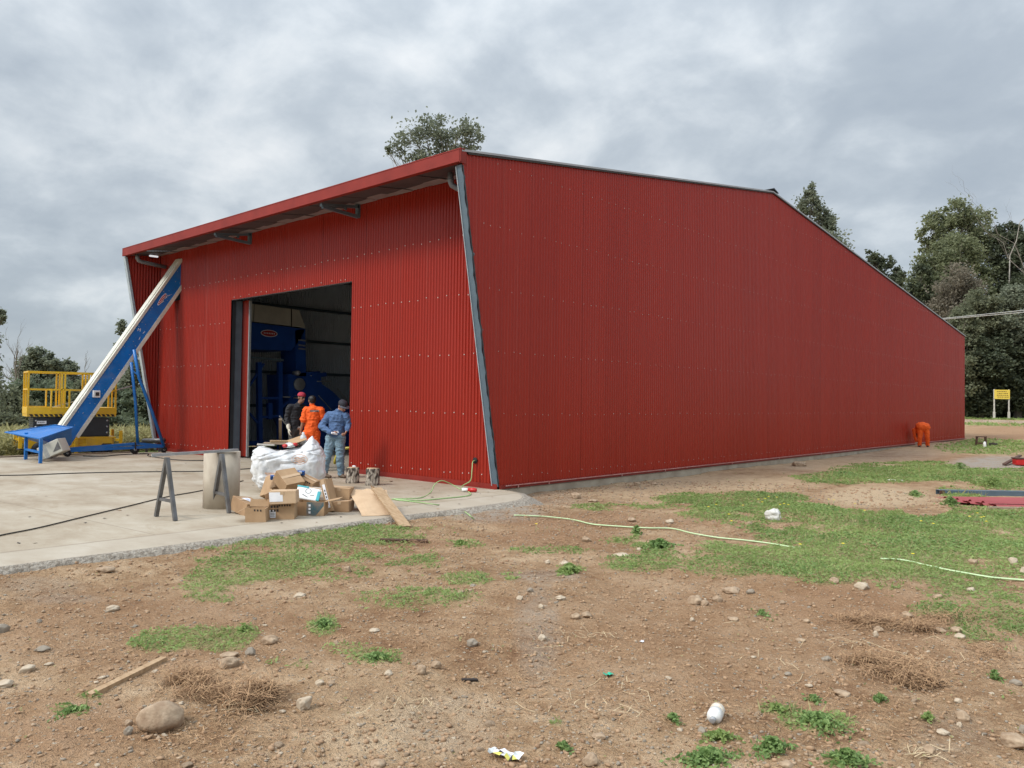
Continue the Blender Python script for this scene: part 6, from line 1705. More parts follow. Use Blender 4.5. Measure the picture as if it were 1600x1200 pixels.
# the wall of trees on the right
tree('tree', 'tallest broad tree of the right-hand wood with an open rounded top', 1505, 84, [(1500, 335, 28), (1470, 350, 24), (1530, 348, 24), (1452, 362, 18), (1500, 365, 34), (1540, 375, 22), (1475, 385, 26), (1515, 395, 28), (1448, 385, 14), (1545, 395, 14)], 'leaf_green', 0.27, 6200, 0.45, seed=11, sig=0.19, clus=20)
tree('tree', 'dense mid green tree standing in front of the tallest one', 1480, 80, [(1492, 400, 34), (1465, 420, 32), (1510, 425, 34), (1450, 450, 30), (1485, 455, 36), (1520, 465, 30), (1460, 490, 34), (1500, 500, 34)], 'leaf_green', 0.26, 15000, 0.4, seed=12, sig=0.19, clus=20)
tree('tree', 'ragged small leaved tree at the left flank of the wood, over the roof edge', 1432, 78, [(1438, 425, 14), (1430, 450, 15), (1440, 470, 18), (1428, 480, 14), (1445, 500, 24), (1425, 510, 18)], 'leaf_dark', 0.24, 4200, 0.2, seed=13, sig=0.22)
tree('tree', 'brownish grey half bare tree in the middle of the wood', 1500, 74, [(1495, 430, 20), (1485, 455, 26), (1505, 460, 26), (1475, 485, 26), (1500, 490, 30), (1520, 480, 20), (1490, 515, 28)], 'leaf_brown', 0.20, 7000, 0.22, seed=14, sig=0.26, clus=16)
tree('tree', 'dark tree with a rounded head near the right edge of the picture', 1580, 82, [(1575, 365, 18), (1590, 380, 18), (1560, 380, 16), (1580, 400, 24), (1560, 420, 24), (1595, 420, 26), (1575, 450, 30)], 'leaf_dark', 0.26, 9000, 0.35, seed=15, sig=0.20)
bare_tree('bare_tree', 'bleached bare tree with crooked pale limbs at the right edge of the wood', 1590, 77, (1578, 400), seed=29, r0=0.12, levels=3, wide=0.9, twigs=3)
bare_tree('bare_tree', 'fine twigged grey bare tree in front of the brownish one', 1484, 76, (1486, 500), seed=22, r0=0.07, levels=3, wide=0.3, twigs=3, bark='bark_grey')
bare_tree('bare_tree', 'greyish bare tree cut by the right picture edge, below the bleached one', 1612, 72, (1604, 430), seed=23, r0=0.08, levels=4, wide=0.5, twigs=2, bark='bark_grey')
tree('tree', 'grey green bushy tree with a soft pale head low in the wood', 1535, 70, [(1532, 475, 22), (1515, 490, 20), (1548, 490, 20), (1530, 505, 26), (1500, 505, 20), (1555, 515, 20), (1525, 530, 26)], 'leaf_olive', 0.19, 9500, 0.2, seed=16, sig=0.20, clus=18)
tree('tree', 'drooping grey conifer like tree behind the overhead wires', 1592, 70, [(1590, 470, 26), (1570, 480, 22), (1600, 500, 28), (1575, 510, 26), (1595, 535, 30), (1565, 535, 20)], 'leaf_grey', 0.22, 9500, 0.25, seed=17, sig=0.22, clus=18)
tree('tree', 'dark evergreen with level layers beside the end of the shed', 1530, 69, [(1525, 545, 24), (1550, 540, 24), (1515, 565, 24), (1540, 575, 30), (1565, 560, 26), (1525, 600, 28), (1555, 605, 30), (1515, 625, 22), (1540, 630, 24)], 'leaf_dark', 0.24, 16000, 0.3, seed=18, sig=0.22, clus=22, flat=0.6, fork=0.2)
tree('tree', 'dark evergreen right of the layered one, behind the notice board', 1590, 69.5, [(1590, 560, 26), (1580, 590, 28), (1605, 590, 28), (1575, 615, 26), (1600, 622, 28), (1620, 610, 30), (1620, 560, 30)], 'leaf_dark', 0.24, 14000, 0.3, seed=19, sig=0.22, clus=20, flat=0.5, fork=0.2)
tree('tree', 'olive green tree with a pale crest just past the end of the shed roof', 1500, 68, [(1508, 500, 16), (1515, 520, 18), (1495, 540, 22), (1510, 550, 22), (1490, 570, 24), (1500, 600, 26), (1480, 600, 26)], 'leaf_olive', 0.20, 7500, 0.2, seed=20, sig=0.22)
for k, (u, v, h, lab) in enumerate(((1640, 440, 60, 'tall tree just beyond the right picture edge'), (1660, 560, 50, 'dark low tree beyond the right picture edge'))):
    tree('tree', lab, u, 76, [(u+30*math.cos(i*1.3), v-60+i*38, 38) for i in range(5)], 'leaf_dark', 0.28, 9000, 0.35, seed=31+k, sig=0.21)
for k, (u, lobes, lab) in enumerate(((1525, [(1515, 640, 14), (1535, 642, 13), (1548, 644, 11)], 'low dark undergrowth at the foot of the wood left of the notice board'), (1578, [(1562, 643, 11), (1575, 640, 13), (1592, 642, 13), (1608, 640, 14)], 'low dark undergrowth at the foot of the wood behind the notice board'))):
    tree('shrub', lab, u, 73, lobes, 'leaf_dark', 0.16, 6000, 0.06, seed=50+k, cat='shrub', parts=('stem', 'foliage'), sig=0.3, clus=22, fork=0.9)
# left background
tree('tree', 'rounded dark tree on the skyline above the scissor lift', 62, 66, [(58, 556, 14), (44, 568, 14), (76, 566, 14), (60, 575, 20), (88, 580, 12), (34, 585, 14), (60, 600, 26), (90, 605, 20)], 'leaf_grey', 0.22, 9000, 0.22, seed=41, sig=0.21)
tree('tree', 'small thin tree on the skyline right of the rounded one', 110, 68, [(106, 568, 8), (114, 574, 8), (104, 583, 9), (116, 590, 10), (108, 600, 14)], 'leaf_grey', 0.20, 1700, 0.14, seed=42, sig=0.24)
bare_tree('bare_tree', 'bare twiggy tree on the skyline left of the rounded one', 26, 62, (27, 548), seed=43, bark='bark_grey', r0=0.10, levels=4, wide=0.35, twigs=3)
bare_tree('bare_tree', 'low bare tree on the skyline behind the conveyor', 136, 64, (136, 584), seed=44, bark='bark_grey', r0=0.08, levels=4, wide=0.5, twigs=3)
tree('tree', 'sparse branch tips sticking out left of the shed beside the conveyor', 212, 50, [(195, 507, 8), (190, 518, 7), (203, 525, 8), (186, 540, 6), (212, 545, 14), (215, 580, 20), (205, 600, 20)], 'leaf_grey', 0.17, 2600, 0.13, seed=45, sig=0.28, clus=9)
tree('tree', 'tree at the left picture edge with loose leafy sprays', -34, 44, [(2, 488, 6), (5, 497, 5), (-24, 500, 20), (-34, 540, 28), (-14, 556, 11), (-26, 590, 24), (-8, 575, 8)], 'leaf_grey', 0.15, 5200, 0.2, seed=46, sig=0.24, clus=14)
tree('tree', 'grey green tree low behind the conveyor between lift and shed', 190, 54, [(170, 610, 14), (190, 600, 16), (205, 615, 18), (180, 630, 20), (150, 615, 12)], 'leaf_grey', 0.17, 3600, 0.14, seed=47, sig=0.24)
SHRUBS = [(12, 36, [(5, 622, 24), (25, 640, 24), (0, 655, 26), (22, 672, 22)], 'shrub thicket left of the scissor lift at the picture edge'),
 (55, 38, [(45, 612, 22), (68, 618, 22), (55, 640, 26), (80, 645, 22)], 'shrub rising behind the left end of the lift guardrail'),
 (95, 39, [(90, 610, 20), (112, 620, 22), (98, 640, 26), (120, 645, 22)], 'shrub showing through the middle of the lift guardrail'),
 (140, 38, [(130, 612, 18), (150, 625, 22), (142, 645, 26), (160, 650, 20)], 'shrub directly behind the conveyor, right of the lift'),
 (185, 36, [(178, 620, 20), (198, 628, 20), (185, 645, 24), (205, 655, 20)], 'shrub framed between the conveyor and its blue legs'),
 (222, 34, [(215, 625, 18), (232, 640, 18), (222, 655, 22), (238, 665, 16)], 'shrub between the blue legs and the shed corner'),
 (8, 30, [(0, 660, 20), (20, 668, 18), (5, 685, 18)], 'low bramble at the left picture edge in front of the thicket'),
 (172, 31, [(165, 660, 16), (185, 665, 16), (175, 680, 16)], 'low bramble right of the lift behind the conveyor frame'),
 (215, 31, [(208, 668, 16), (228, 672, 14), (218, 684, 14)], 'low bramble at the foot of the shed corner'),
 (-30, 33, [(-40, 620, 34), (-20, 650, 30), (-50, 670, 30)], 'shrub thicket just outside the left picture edge')]
for k, (u, d, lobes, lab) in enumerate(SHRUBS):
    tree('shrub', lab, u, d, lobes, 'leaf_bramble' if k % 3 else 'leaf_olive', 0.105 if d > 32 else 0.085, 6500, 0.05, seed=60+k, group='shrubs beyond the slab', cat='shrub', parts=('stem', 'foliage'), sig=0.25, clus=22, fork=0.9, flat=0.1)

# ------------------------------------------------------------------ grass and weeds
def ground_cover(name, label, n_try, rmin, rmax, amin, amax, pick, size, hgt, mat, seed, cat='grass', lay_=0.55, zmul=1.0, aspect=2.6, pw=1.0):
    g = np.random.default_rng(seed)
    r = (rmin**pw + g.random(n_try)*(rmax**pw-rmin**pw))**(1/pw)
    a = YAW+np.radians(g.uniform(amin, amax, n_try))
    x, y = CAM[0]+r*np.cos(a), CAM[1]+r*np.sin(a)
    z = gz(x, y); m = pick(x, y, z)
    ok = g.random(n_try) < m
    ok &= z > -0.39
    x, y, z, r, m = x[ok], y[ok], z[ok], r[ok], m[ok]
    n = len(x)
    s = size*np.maximum(1.0, r/7.0)**0.75*g.uniform(0.6, 1.4, n)
    P = np.stack([x, y, z+0.012+hgt*g.random(n)**1.5*np.clip(m, 0.2, 1)*np.maximum(1, r/12.0)**0.4], 1)
    V, Fc = leaf_cards(P, s, aspect, lay_, g)
    cl = 0.5+0.9*fbm(x*1.1, y*1.1, seed, 3)+0.35*(g.random(n)-0.5)
    me = np_mesh(name, V, Fc, mat, np.repeat(np.clip(cl, 0, 1), 4))
    o = link(name, me); tag(o, label, cat, kind='stuff'); return o
gm = lambda x, y, z: np.clip(grass_mask(x, y, z)*0.85-0.14, 0, 0.72)
ground_cover('grass', 'low weedy grass in patches on the dirt', 700000, 3.2, 30, -36, 36, gm, 0.0125, 0.040, 'grass_leaf', 71, pw=1.15)
ground_cover('dry_grass', 'yellowing grass mixed into the green patches', 360000, 3.2, 30, -36, 36, lambda x, y, z: gm(x, y, z)*np.clip(0.35+1.4*fbm(x*0.9, y*0.9, 77, 3), 0, 0.8), 0.011, 0.045, 'grass_dry', 72, pw=1.15)
ground_cover('far_grass', 'rough grass beyond the dirt and along the track', 150000, 30, 95, -36, 36, gm, 0.020, 0.05, 'grass_leaf', 73, pw=1.2, lay_=0.2)
ground_cover('tall_grass', 'tall rough grass beyond the slab at the left', 60000, 23, 40, 22, 37, lambda x, y, z: (x < -15.6)*0.8, 0.022, 0.55, 'grass_dry', 74, pw=1.2, lay_=0.0, aspect=6)
ground_cover('verge_grass', 'long pale grass at the foot of the right-hand trees', 40000, 62, 72, -36, -24, lambda x, y, z: ((y > 63))*0.9, 0.03, 0.6, 'grass_dry', 75, pw=1.2, lay_=0.0, aspect=5)

clover = lambda x, y, z: np.clip(grass_mask(x, y, z)-0.30, 0, 1)*np.clip(0.25+3.2*fbm(x*1.0, y*1.0, 91, 4), 0, 1)
ground_cover('clover', 'brighter leafy weeds standing in the grass patches', 420000, 3.2, 30, -36, 36, clover, 0.016, 0.070, 'weed_leaf', 76, pw=1.15, aspect=1.5, lay_=0.5)
stalk = lambda x, y, z: np.clip(grass_mask(x, y, z)-0.15, 0, 1)*np.clip(0.15+2.2*fbm(x*0.8, y*0.8, 97, 3), 0, 0.6)
ground_cover('grass_stalks', 'longer thin blades and dry stalks rising out of the grass', 60000, 3.2, 26, -36, 36, stalk, 0.010, 0.06, 'grass_dry', 78, pw=1.15, aspect=11, lay_=-1.2)
ground_cover('sparse_sprouts', 'tiny sprouts and fallen leaves dotted over the bare dirt', 30000, 3.2, 22, -36, 36, lambda x, y, z: (0.03+0.25*np.clip(fbm(x*0.9, y*0.9, 99, 4)*3, 0, 1))*(grass_mask(x, y, z) < 0.3)*~((x < EDGE_X+0.2) & (y < 0.4)), 0.011, 0.02, 'grass_dry', 79, pw=1.15, aspect=1.9, lay_=0.6)
def weed(u, v, rpx, label, mat='weed_leaf', nl=150, hgt=0.07, leaf=0.035, seed=0, dense=1.0, name='weed'):
    p = gpt(u, v); d = np.linalg.norm(p-CAM); R = rpx*d/F_PX
    g = np.random.default_rng(seed+int(u*7+v))
    n = nl
    a = g.uniform(0, 2*math.pi, n); rr = R*np.abs(g.normal(size=n))*0.52*(0.75+0.35*np.sin(2*a+u)+0.25*np.sin(5*a+v))
    x, y = p[0]+rr*np.cos(a), p[1]+rr*np.sin(a)
    z = gz(x, y)+0.006+0.75*hgt*g.random(n)*np.exp(-(rr/R)**2*1.6)
    V, Fc = leaf_cards(np.stack([x, y, z], 1)-p, leaf*g.uniform(0.6, 1.4, n), 1.7, 0.5, g)
    me = np_mesh(name, V, Fc, mat, np.repeat(g.random(n), 4))
    o = thing(name, label, 'weed', p, 0, 'single weeds on the dirt'); link('foliage', me, o); return o
WEEDS = [(890, 893, 22, 'bright green weed clump by the pale stones in the middle of the dirt', 420, .10), (505, 980, 22, 'weed clump with a bright top left of centre, below the big grass patch', 380, .08),
 (1190, 960, 20, 'broad leaved flat weed alone on the bare dirt right of centre', 60, .04), (590, 1030, 28, 'low spreading weed under the clump left of centre', 300, .05),
 (1125, 1155, 22, 'weed growing just below the white bottle', 220, .06), (1052, 1127, 14, 'thin weed left of the white bottle', 80, .05),
 (1105, 1190, 42, 'wide weed mat at the bottom edge below the white bottle', 520, .07), (1278, 1132, 45, 'wide weed mat right of the white bottle', 520, .07), (1215, 1112, 20, 'small weed between the white bottle and the wide weed mat', 100, .05),
 (1325, 1192, 36, 'weed clump cut by the bottom edge of the picture', 420, .08), (1205, 1172, 34, 'weed clump between the two wide weed mats near the bottom edge', 380, .08),
 (882, 1172, 12, 'tiny weed above the round stone at the bottom edge', 100, .05), (720, 850, 14, 'small weed near the torn end of the hose on the slab edge', 120, .06), (995, 835, 9, 'upright grassy tuft beside the long green hose', 140, .16), (1030, 857, 26, 'tall grassy tuft above the big weed patch', 420, .15),
 (112, 1113, 22, 'pale small weed left of the big boulder', 90, .04), (382, 988, 14, 'bright little weed at the right end of the left weed mat', 140, .06), (1555, 1062, 12, 'single bright grass tuft near the right edge', 70, .08), (1375, 1095, 12, 'small weed below the straw heap at the right', 80, .05), (1272, 1095, 16, 'rosette weed with long narrow leaves left of the straw heap', 60, .04), (1450, 1125, 12, 'thin little weed near the round stones at the lower right', 60, .05),
 (1485, 790, 14, 'dark weed at the rusty end of the steel tube', 260, .22), (1430, 775, 14, 'weed growing in the gravel patch left of the steel tube', 200, .15), (1500, 735, 16, 'taller dark weed on the left end of the gravel heap', 240, .3), (1550, 760, 34, 'spreading grey green weed behind the steel tube', 520, .30), (1320, 742, 20, 'low weed in the dirt strip along the red wall', 200, .12)]
for k, (u, v, r, lab, nl, h_) in enumerate(WEEDS):
    weed(u, v, r, lab, 'weed_leaf' if k % 4 else 'grass_leaf', int(nl*2.2), h_, 0.0155 if v > 940 else 0.026, k)
def flowers(name, lab, pts, seed):
    rs = random.Random(seed); mb = MB()
    p0 = gpt(*pts[0])
    for u, v in pts:
        p = Vector(gpt(u, v))-Vector(p0); h = rs.uniform(0.08, 0.16); rr = 0.020
        mb.tube([p, p+Vector((0.01, 0, h))], 0.0025, 'grass_leaf' if False else 'hose_green', 4)
        q = p+Vector((0.01, 0, h))
        mb.add([q+Vector((rr*math.cos(a), rr*math.sin(a), 0.004*(i % 2))) for i, a in enumerate([2*math.pi*k/10 for k in range(10)])]+[q+Vector((0, 0, 0.008))], [(i, (i+1) % 10, 10) for i in range(10)], 'flower_yellow')
    return tag(mb.obj(name, loc=tuple(p0)), lab, 'flowers', kind='stuff')
flowers('yellow_flowers', 'scattered yellow flowers in the grass around the white bag', [(1106, 800), (1118, 802), (1138, 818), (1142, 822), (1190, 795), (1195, 789), (1200, 787), (1213, 789), (1218, 796), (1231, 796), (1184, 793), (1160, 800), (1224, 800)], 1)
flowers('yellow_flowers', 'yellow flowers in the grass below the red sheets', [(1536, 823), (1532, 824), (1540, 823), (1514, 815), (1526, 816), (1457, 833), (1438, 828), (1316, 862), (1249, 867), (1294, 791), (1302, 792), (1350, 806), (1335, 797), (1425, 880), (837, 834)], 2)
# ------------------------------------------------------------------ stones
def stone(u, v, wpx, hpx, label, mat='stone_tan', seed=0, rot=0.0, group=None, name='stone', sub=4, rough=0.16, sink=0.30, d2=0.85):
    p = gpt(u, v); d = np.linalg.norm(p-CAM); w = wpx*d/F_PX/2*0.84; h = hpx*d/F_PX/2*0.95
    mb = MB(); mb.blob((0, 0, 0), (w, w*d2, h), mat, sub, seed+int(u*3+v), rough, rotm(0, rot, 0)); mb.facet(seed+int(u), 10 if wpx < 60 else 5, 0.60 if wpx < 60 else 0.8, 0.95)
    z = float(gz(p[0], p[1]))
    o = mb.obj(name, loc=(p[0]-0.0, p[1]+w*0.3, z+h*(1-2*sink*0.5)), rotz=Rcam(u, 0))
    return tag(o, label, 'stone', group)
def at_base(u, v, w, h): return (u, v+h*0.30)
STONES = [
 (241, 1122, 69, 44, 'big rounded boulder lying beside the dry straw, the largest stone in the dirt', 'stone_tan', 0.12), (1118-297, 1, 0, 0, '', '', 0),
 (419, 1000, 28, 16, 'smooth oval tan stone at the right end of the left weed mat', 'stone_tan', .1), (352, 1036, 34, 17, 'oval tan stone above the straw heap by the boulder', 'stone_tan', 0), (354, 1024, 30, 8, 'thin flat stone just above the oval tan one', 'stone_tan', 0), (389, 1018, 18, 14, 'small knobbly stone right of the flat stone above the straw', 'stone_grey', 0),
 (173, 951, 20, 11, 'pale stone alone on the dirt, left of the big grass patch', 'stone_pale', 0), (162, 890, 26, 10, 'flat yellowish stone close below the slab edge at the left', 'stone_tan', 0), (0, 983, 20, 16, 'dark stone cut by the left picture edge', 'stone_grey', 0), (4, 1069, 22, 12, 'pale stone cut by the left picture edge, below the dark one', 'stone_pale', 0),
 (38, 1046, 24, 12, 'long tilted pale stone near the left picture edge', 'stone_pale', -.4), (198, 1142, 16, 14, 'small grey stone at the foot of the big boulder', 'stone_grey', 0), (199, 1130, 12, 10, 'small tan stone touching the left of the big boulder', 'stone_tan', 0), (60, 971, 8, 7, 'small dark stone on the left dirt', 'stone_grey', 0), (62, 1014, 22, 8, 'flat dark stone on the left dirt above the tilted one', 'stone_grey', 0),
 (472, 1098, 24, 26, 'upright jagged lump of pale rock right of the straw heap', 'stone_pale', .3), (498, 1068, 15, 10, 'pale stone up right of the jagged lump', 'stone_pale', 0), (516, 1067, 13, 9, 'tan stone next to the pale stone right of the jagged lump', 'stone_tan', 0), (605, 1052, 16, 10, 'pale flattish stone at the middle of the lower dirt', 'stone_pale', 0), (656, 1047, 18, 18, 'larger of two stones with a little weed at their foot', 'stone_tan', .2), (680, 1039, 18, 13, 'smaller of two stones with a little weed at their foot', 'stone_tan', 0), (736, 1004, 21, 15, 'rounded grey tan stone in the middle of the bare dirt', 'stone_grey', 0), (583, 985, 18, 8, 'flat pale stone below the middle grass patch', 'stone_pale', 0), (524, 1005, 12, 8, 'little tan stone under the weed clump left of centre', 'stone_tan', 0), (466, 930, 20, 10, 'light grey oval stone half in the big grass patch', 'stone_pale', 0),
 (540, 889, 16, 12, 'tan stone in the grass near the middle of the big patch', 'stone_tan', 0), (587, 1193, 26, 14, 'stone cut by the bottom edge left of the silver wrapper', 'stone_tan', 0), (920, 1188, 28, 22, 'round tan stone at the bottom edge right of the silver wrapper', 'stone_tan', 0), (934, 1151, 24, 9, 'flat half buried stone above the round one at the bottom edge', 'stone_tan', 0),
 (1096, 1142, 15, 13, 'dark round stone below the white bottle', 'stone_grey', 0), (811, 934, 12, 9, 'small white stone above the grey gravel streak', 'stone_pale', 0), (827, 922, 12, 9, 'small greyish stone up right of the white one', 'stone_grey', 0), (845, 947, 11, 10, 'pale round stone below the small white one', 'stone_pale', 0), (897, 962, 18, 12, 'tan stone right of the pale round one', 'stone_tan', 0), (914, 960, 18, 10, 'flat tan stone joined to the tan one in the middle dirt', 'stone_tan', 0), (846, 994, 15, 12, 'pale stone in the grey gravel streak', 'stone_pale', 0), (874, 934, 18, 8, 'flat pale stone on the middle dirt', 'stone_pale', 0),
 (1084, 938, 26, 17, 'largest of the buried tan stones right of the centre dirt', 'stone_tan', 0), (1100, 942, 14, 14, 'tan stone touching the largest buried one', 'stone_tan', 0), (1120, 936, 18, 12, 'reddish buried stone right of the largest buried one', 'stone_tan', 0), (1140, 922, 30, 12, 'wide flat buried stone on the bank of dirt', 'stone_tan', 0), (1081, 968, 8, 9, 'small bright pebble sized stone below the buried stones', 'stone_pale', 0), (1145, 967, 20, 6, 'thin flat stone near the broad leaved weed', 'stone_tan', 0), (1172, 924, 14, 9, 'grey stone at the right of the bank of dirt', 'stone_grey', 0),
 (1345, 915, 24, 14, 'white topped stone on the crest of the dirt bank', 'stone_pale', .2), (1302, 907, 16, 12, 'round tan stone on the crest left of the white topped one', 'stone_tan', 0), (1465, 932, 14, 9, 'tan stone where the dirt bank meets the grass at the right', 'stone_tan', 0), (1517, 922, 14, 9, 'pale stone in the thin grass at the right', 'stone_pale', 0), (1520, 878, 16, 10, 'pale tan stone in the grass by the right hose', 'stone_tan', 0), (1582, 877, 14, 13, 'round pale stone in the grass near the right edge', 'stone_pale', 0), (1600, 892, 14, 11, 'white stone cut by the right picture edge', 'stone_pale', 0), (1416, 962, 20, 12, 'rounded stone half buried in the right bank', 'stone_tan', 0), (1372, 984, 15, 10, 'tan stone above the grey pebble by the straw', 'stone_tan', 0), (1368, 992, 9, 12, 'small white upright stone below the tan one by the straw', 'stone_pale', 0), (1494, 985, 18, 10, 'tan stone at the end of the straw on the right bank', 'stone_tan', 0), (1500, 995, 16, 9, 'pale stone just under the stone at the end of the straw', 'stone_pale', 0), (1470, 985, 18, 8, 'flat slanted stone left of the end of the straw', 'stone_tan', .3),
 (1504, 1120, 22, 14, 'pale oval stone with a dark rim at the lower right', 'stone_tan', .5), (1473, 1144, 18, 9, 'smooth yellowish oval stone at the lower right', 'stone_pale', 0), (1499, 1133, 8, 8, 'small white stone below the oval one with a dark rim', 'stone_pale', 0), (1585, 1160, 36, 20, 'large flat stone cut by the right edge at the bottom', 'stone_tan', 0), (1598, 1140, 14, 14, 'grey stone cut by the right edge, above the large flat one', 'stone_grey', 0), (1451, 1173, 18, 18, 'tan stone by dry stalks near the bottom right', 'stone_tan', 0), (1228, 1195, 24, 9, 'tan stone cut by the bottom edge right of centre', 'stone_tan', 0), (1316, 1084, 28, 9, 'long flat stone below the straw heap', 'stone_tan', .15), (1497, 1095, 11, 9, 'small round stone right of the straw heap', 'stone_pale', 0), (1587, 1067, 16, 9, 'grey pale stone by the right edge', 'stone_grey', 0), (1290, 1029, 16, 9, 'grey pebble left of the straw heap', 'stone_grey', 0), (1231, 1053, 12, 6, 'flat bluish grey pebble on the right dirt', 'stone_grey', 0), (1260, 970, 12, 8, 'tan stone on the slope of the bank', 'stone_tan', 0), (1250, 1000, 16, 7, 'flat tan stone on the slope of the bank below another', 'stone_tan', 0),
 (898, 774, 18, 14, 'rock lying at the foot of the red wall near its corner', 'stone_tan', 0), (925, 782, 18, 6, 'flat rock right of the one near the corner of the red wall', 'stone_tan', 0), (995, 756, 12, 7, 'small rock at the foot of the red wall, further along', 'stone_tan', 0), (1021, 756, 12, 6, 'second small rock at the foot of the red wall, next to another', 'stone_tan', 0), (1247, 725, 24, 10, 'long loaf shaped rock lying against the concrete footing', 'stone_tan', 0), (915, 843, 18, 12, 'crumbly clod of reddish earth left of the green hose', 'stone_tan', .2), (985, 812, 18, 9, 'pale stone under the bend of the long hose', 'stone_tan', 0), (1045, 815, 16, 9, 'pinkish pale stone beyond the long hose', 'stone_pale', 0), (1170, 818, 10, 8, 'small tan stone left of the white bag in the grass', 'stone_tan', 0), (998, 858, 9, 6, 'small white stone at the foot of the tall grassy tuft', 'stone_pale', 0), (968, 868, 34, 8, 'patch like flat white stone left of the tall grassy tuft', 'stone_pale', 0), (880, 880, 20, 10, 'white rough stone above the bright weed clump', 'stone_pale', 0), (855, 878, 10, 9, 'small white stone left of the rough one above the weed', 'stone_pale', 0), (898, 876, 11, 9, 'tan stone right of the white rough one above the weed', 'stone_tan', 0), (720, 925, 12, 9, 'tan stone at the right end of the middle grass patch', 'stone_tan', 0), (735, 923, 12, 9, 'second tan stone at the right end of the middle grass patch, beside the first', 'stone_tan', 0), (738, 915, 12, 6, 'flat grey stone above two tan ones at the end of the middle patch', 'stone_grey', 0), (400, 838, 22, 16, 'grey lump of concrete on the slab edge in front of the boxes', 'stone_grey', 0),
]
for k, s in enumerate(STONES):
    if not s[4]: continue
    stone(s[0], s[1]+s[3]*0.35, s[2], s[3], s[4], s[5], k*17, s[6], 'stones lying in the dirt', rough=0.30 if s[2] < 60 else 0.14, sink=0.50)
# smaller stones, each its own object sharing a few meshes
def scatter_stones():
    g = np.random.default_rng(5); protos = []
    for k in range(7):
        mb = MB(); mb.blob((0, 0, 0), (1, g.uniform(.65, .95), g.uniform(.4, .65)), ('stone_tan', 'stone_tan', 'stone_grey', 'stone_pale', 'stone_tan', 'stone_pale', 'stone_grey')[k], 3, k*5+1, 0.3); mb.facet(k*7+2, 10, 0.55, 0.95)
        protos.append(mb.mesh('small_stone'))
    n = 0
    while n < 200:
        u, v = g.uniform(-20, 1620), 800+400*g.random()**0.8
        p = gpt(u, v)
        if p[2] < -0.38: continue
        if grass_mask(np.array([p[0]]), np.array([p[1]]), np.array([p[2]]))[0] > 0.35: continue
        if p[0] < EDGE_X+0.45 and p[1] < 0.3: continue
        s = g.uniform(0.008, 0.023)*(1.0 if g.random() < 0.85 else 1.5)
        o = bpy.data.objects.new('small_stone', protos[int(g.integers(0, 7))]); COL.objects.link(o)
        o.location = (p[0], p[1], p[2]+s*0.12); o.scale = (s, s, s); o.rotation_euler = (g.uniform(-.3, .3), g.uniform(-.3, .3), g.uniform(0, 6.3))
        tag(o, 'small stone no bigger than an egg lying loose on the bare dirt', 'stone', 'small stones scattered on the dirt'); n += 1
scatter_stones()
# pebbles and crumbs of earth: uncountable
def pebbles():
    g = np.random.default_rng(15)
    bm = bmesh.new(); bmesh.ops.create_icosphere(bm, subdivisions=1, radius=1.0)
    bv = np.array([tuple(v.co) for v in bm.verts]); bf_ = np.array([[v.index for v in f.verts] for f in bm.faces]); bm.free()
    for nm, mt, n_try, smin, smax, lab, pwr in (('pebbles', 'stone_tan', 22000, .004, .015, 'pale pebbles strewn over the dirt', 2.6), ('gravel', 'stone_grey', 9000, .005, .014, 'grey gravel bits strewn over the dirt and slab edge', 2.4), ('earth_crumbs', 'earth', 34000, .003, .020, 'crumbs of brown earth on the dirt', 2.6), ('white_grit', 'stone_pale', 3500, .003, .009, 'tiny white grit on the dirt', 2.4)):
        r = 3.2+(g.random(n_try)**1.5)*16; a = YAW+np.radians(g.uniform(-36, 36, n_try))
        x, y = CAM[0]+r*np.cos(a), CAM[1]+r*np.sin(a); z = gz(x, y)
        gmask = grass_mask(x, y, z)
        cl = fbm(x*1.5, y*1.5, 61+n_try % 7, 3)
        ok = (gmask < 0.4) & (z > -0.38) & (cl+g.random(n_try)*0.8 > 0.25)
        x, y, z, r = x[ok], y[ok], z[ok], r[ok]; n = len(x)
        s = (smin+(smax-smin)*g.random(n)**pwr)*np.maximum(1, r/6)**0.6
        an = g.uniform(0, 6.28, n); sx, sy, sz = s*g.uniform(.8, 1.4, n), s*g.uniform(.6, 1.0, n), s*g.uniform(.4, .8, n)
        jit = g.uniform(0.75, 1.2, size=(n, len(bv), 1))
        B_ = bv[None]*jit*np.stack([sx, sy, sz], 1)[:, None]
        c, si = np.cos(an)[:, None], np.sin(an)[:, None]
        V = np.stack([B_[..., 0]*c-B_[..., 1]*si+x[:, None], B_[..., 0]*si+B_[..., 1]*c+y[:, None], B_[..., 2]+(z+sz*0.35)[:, None]], -1).reshape(-1, 3)
        F_ = (bf_[None]+np.arange(n)[:, None, None]*len(bv)).reshape(-1, 3)
        tag(link(nm, np_mesh(nm, V, F_, mt, smooth=True)), lab, 'pebbles', kind='stuff')
simple('earth', (0.38, 0.25, 0.15), (0.24, 0.145, 0.082), 12, 0.95)
pebbles()
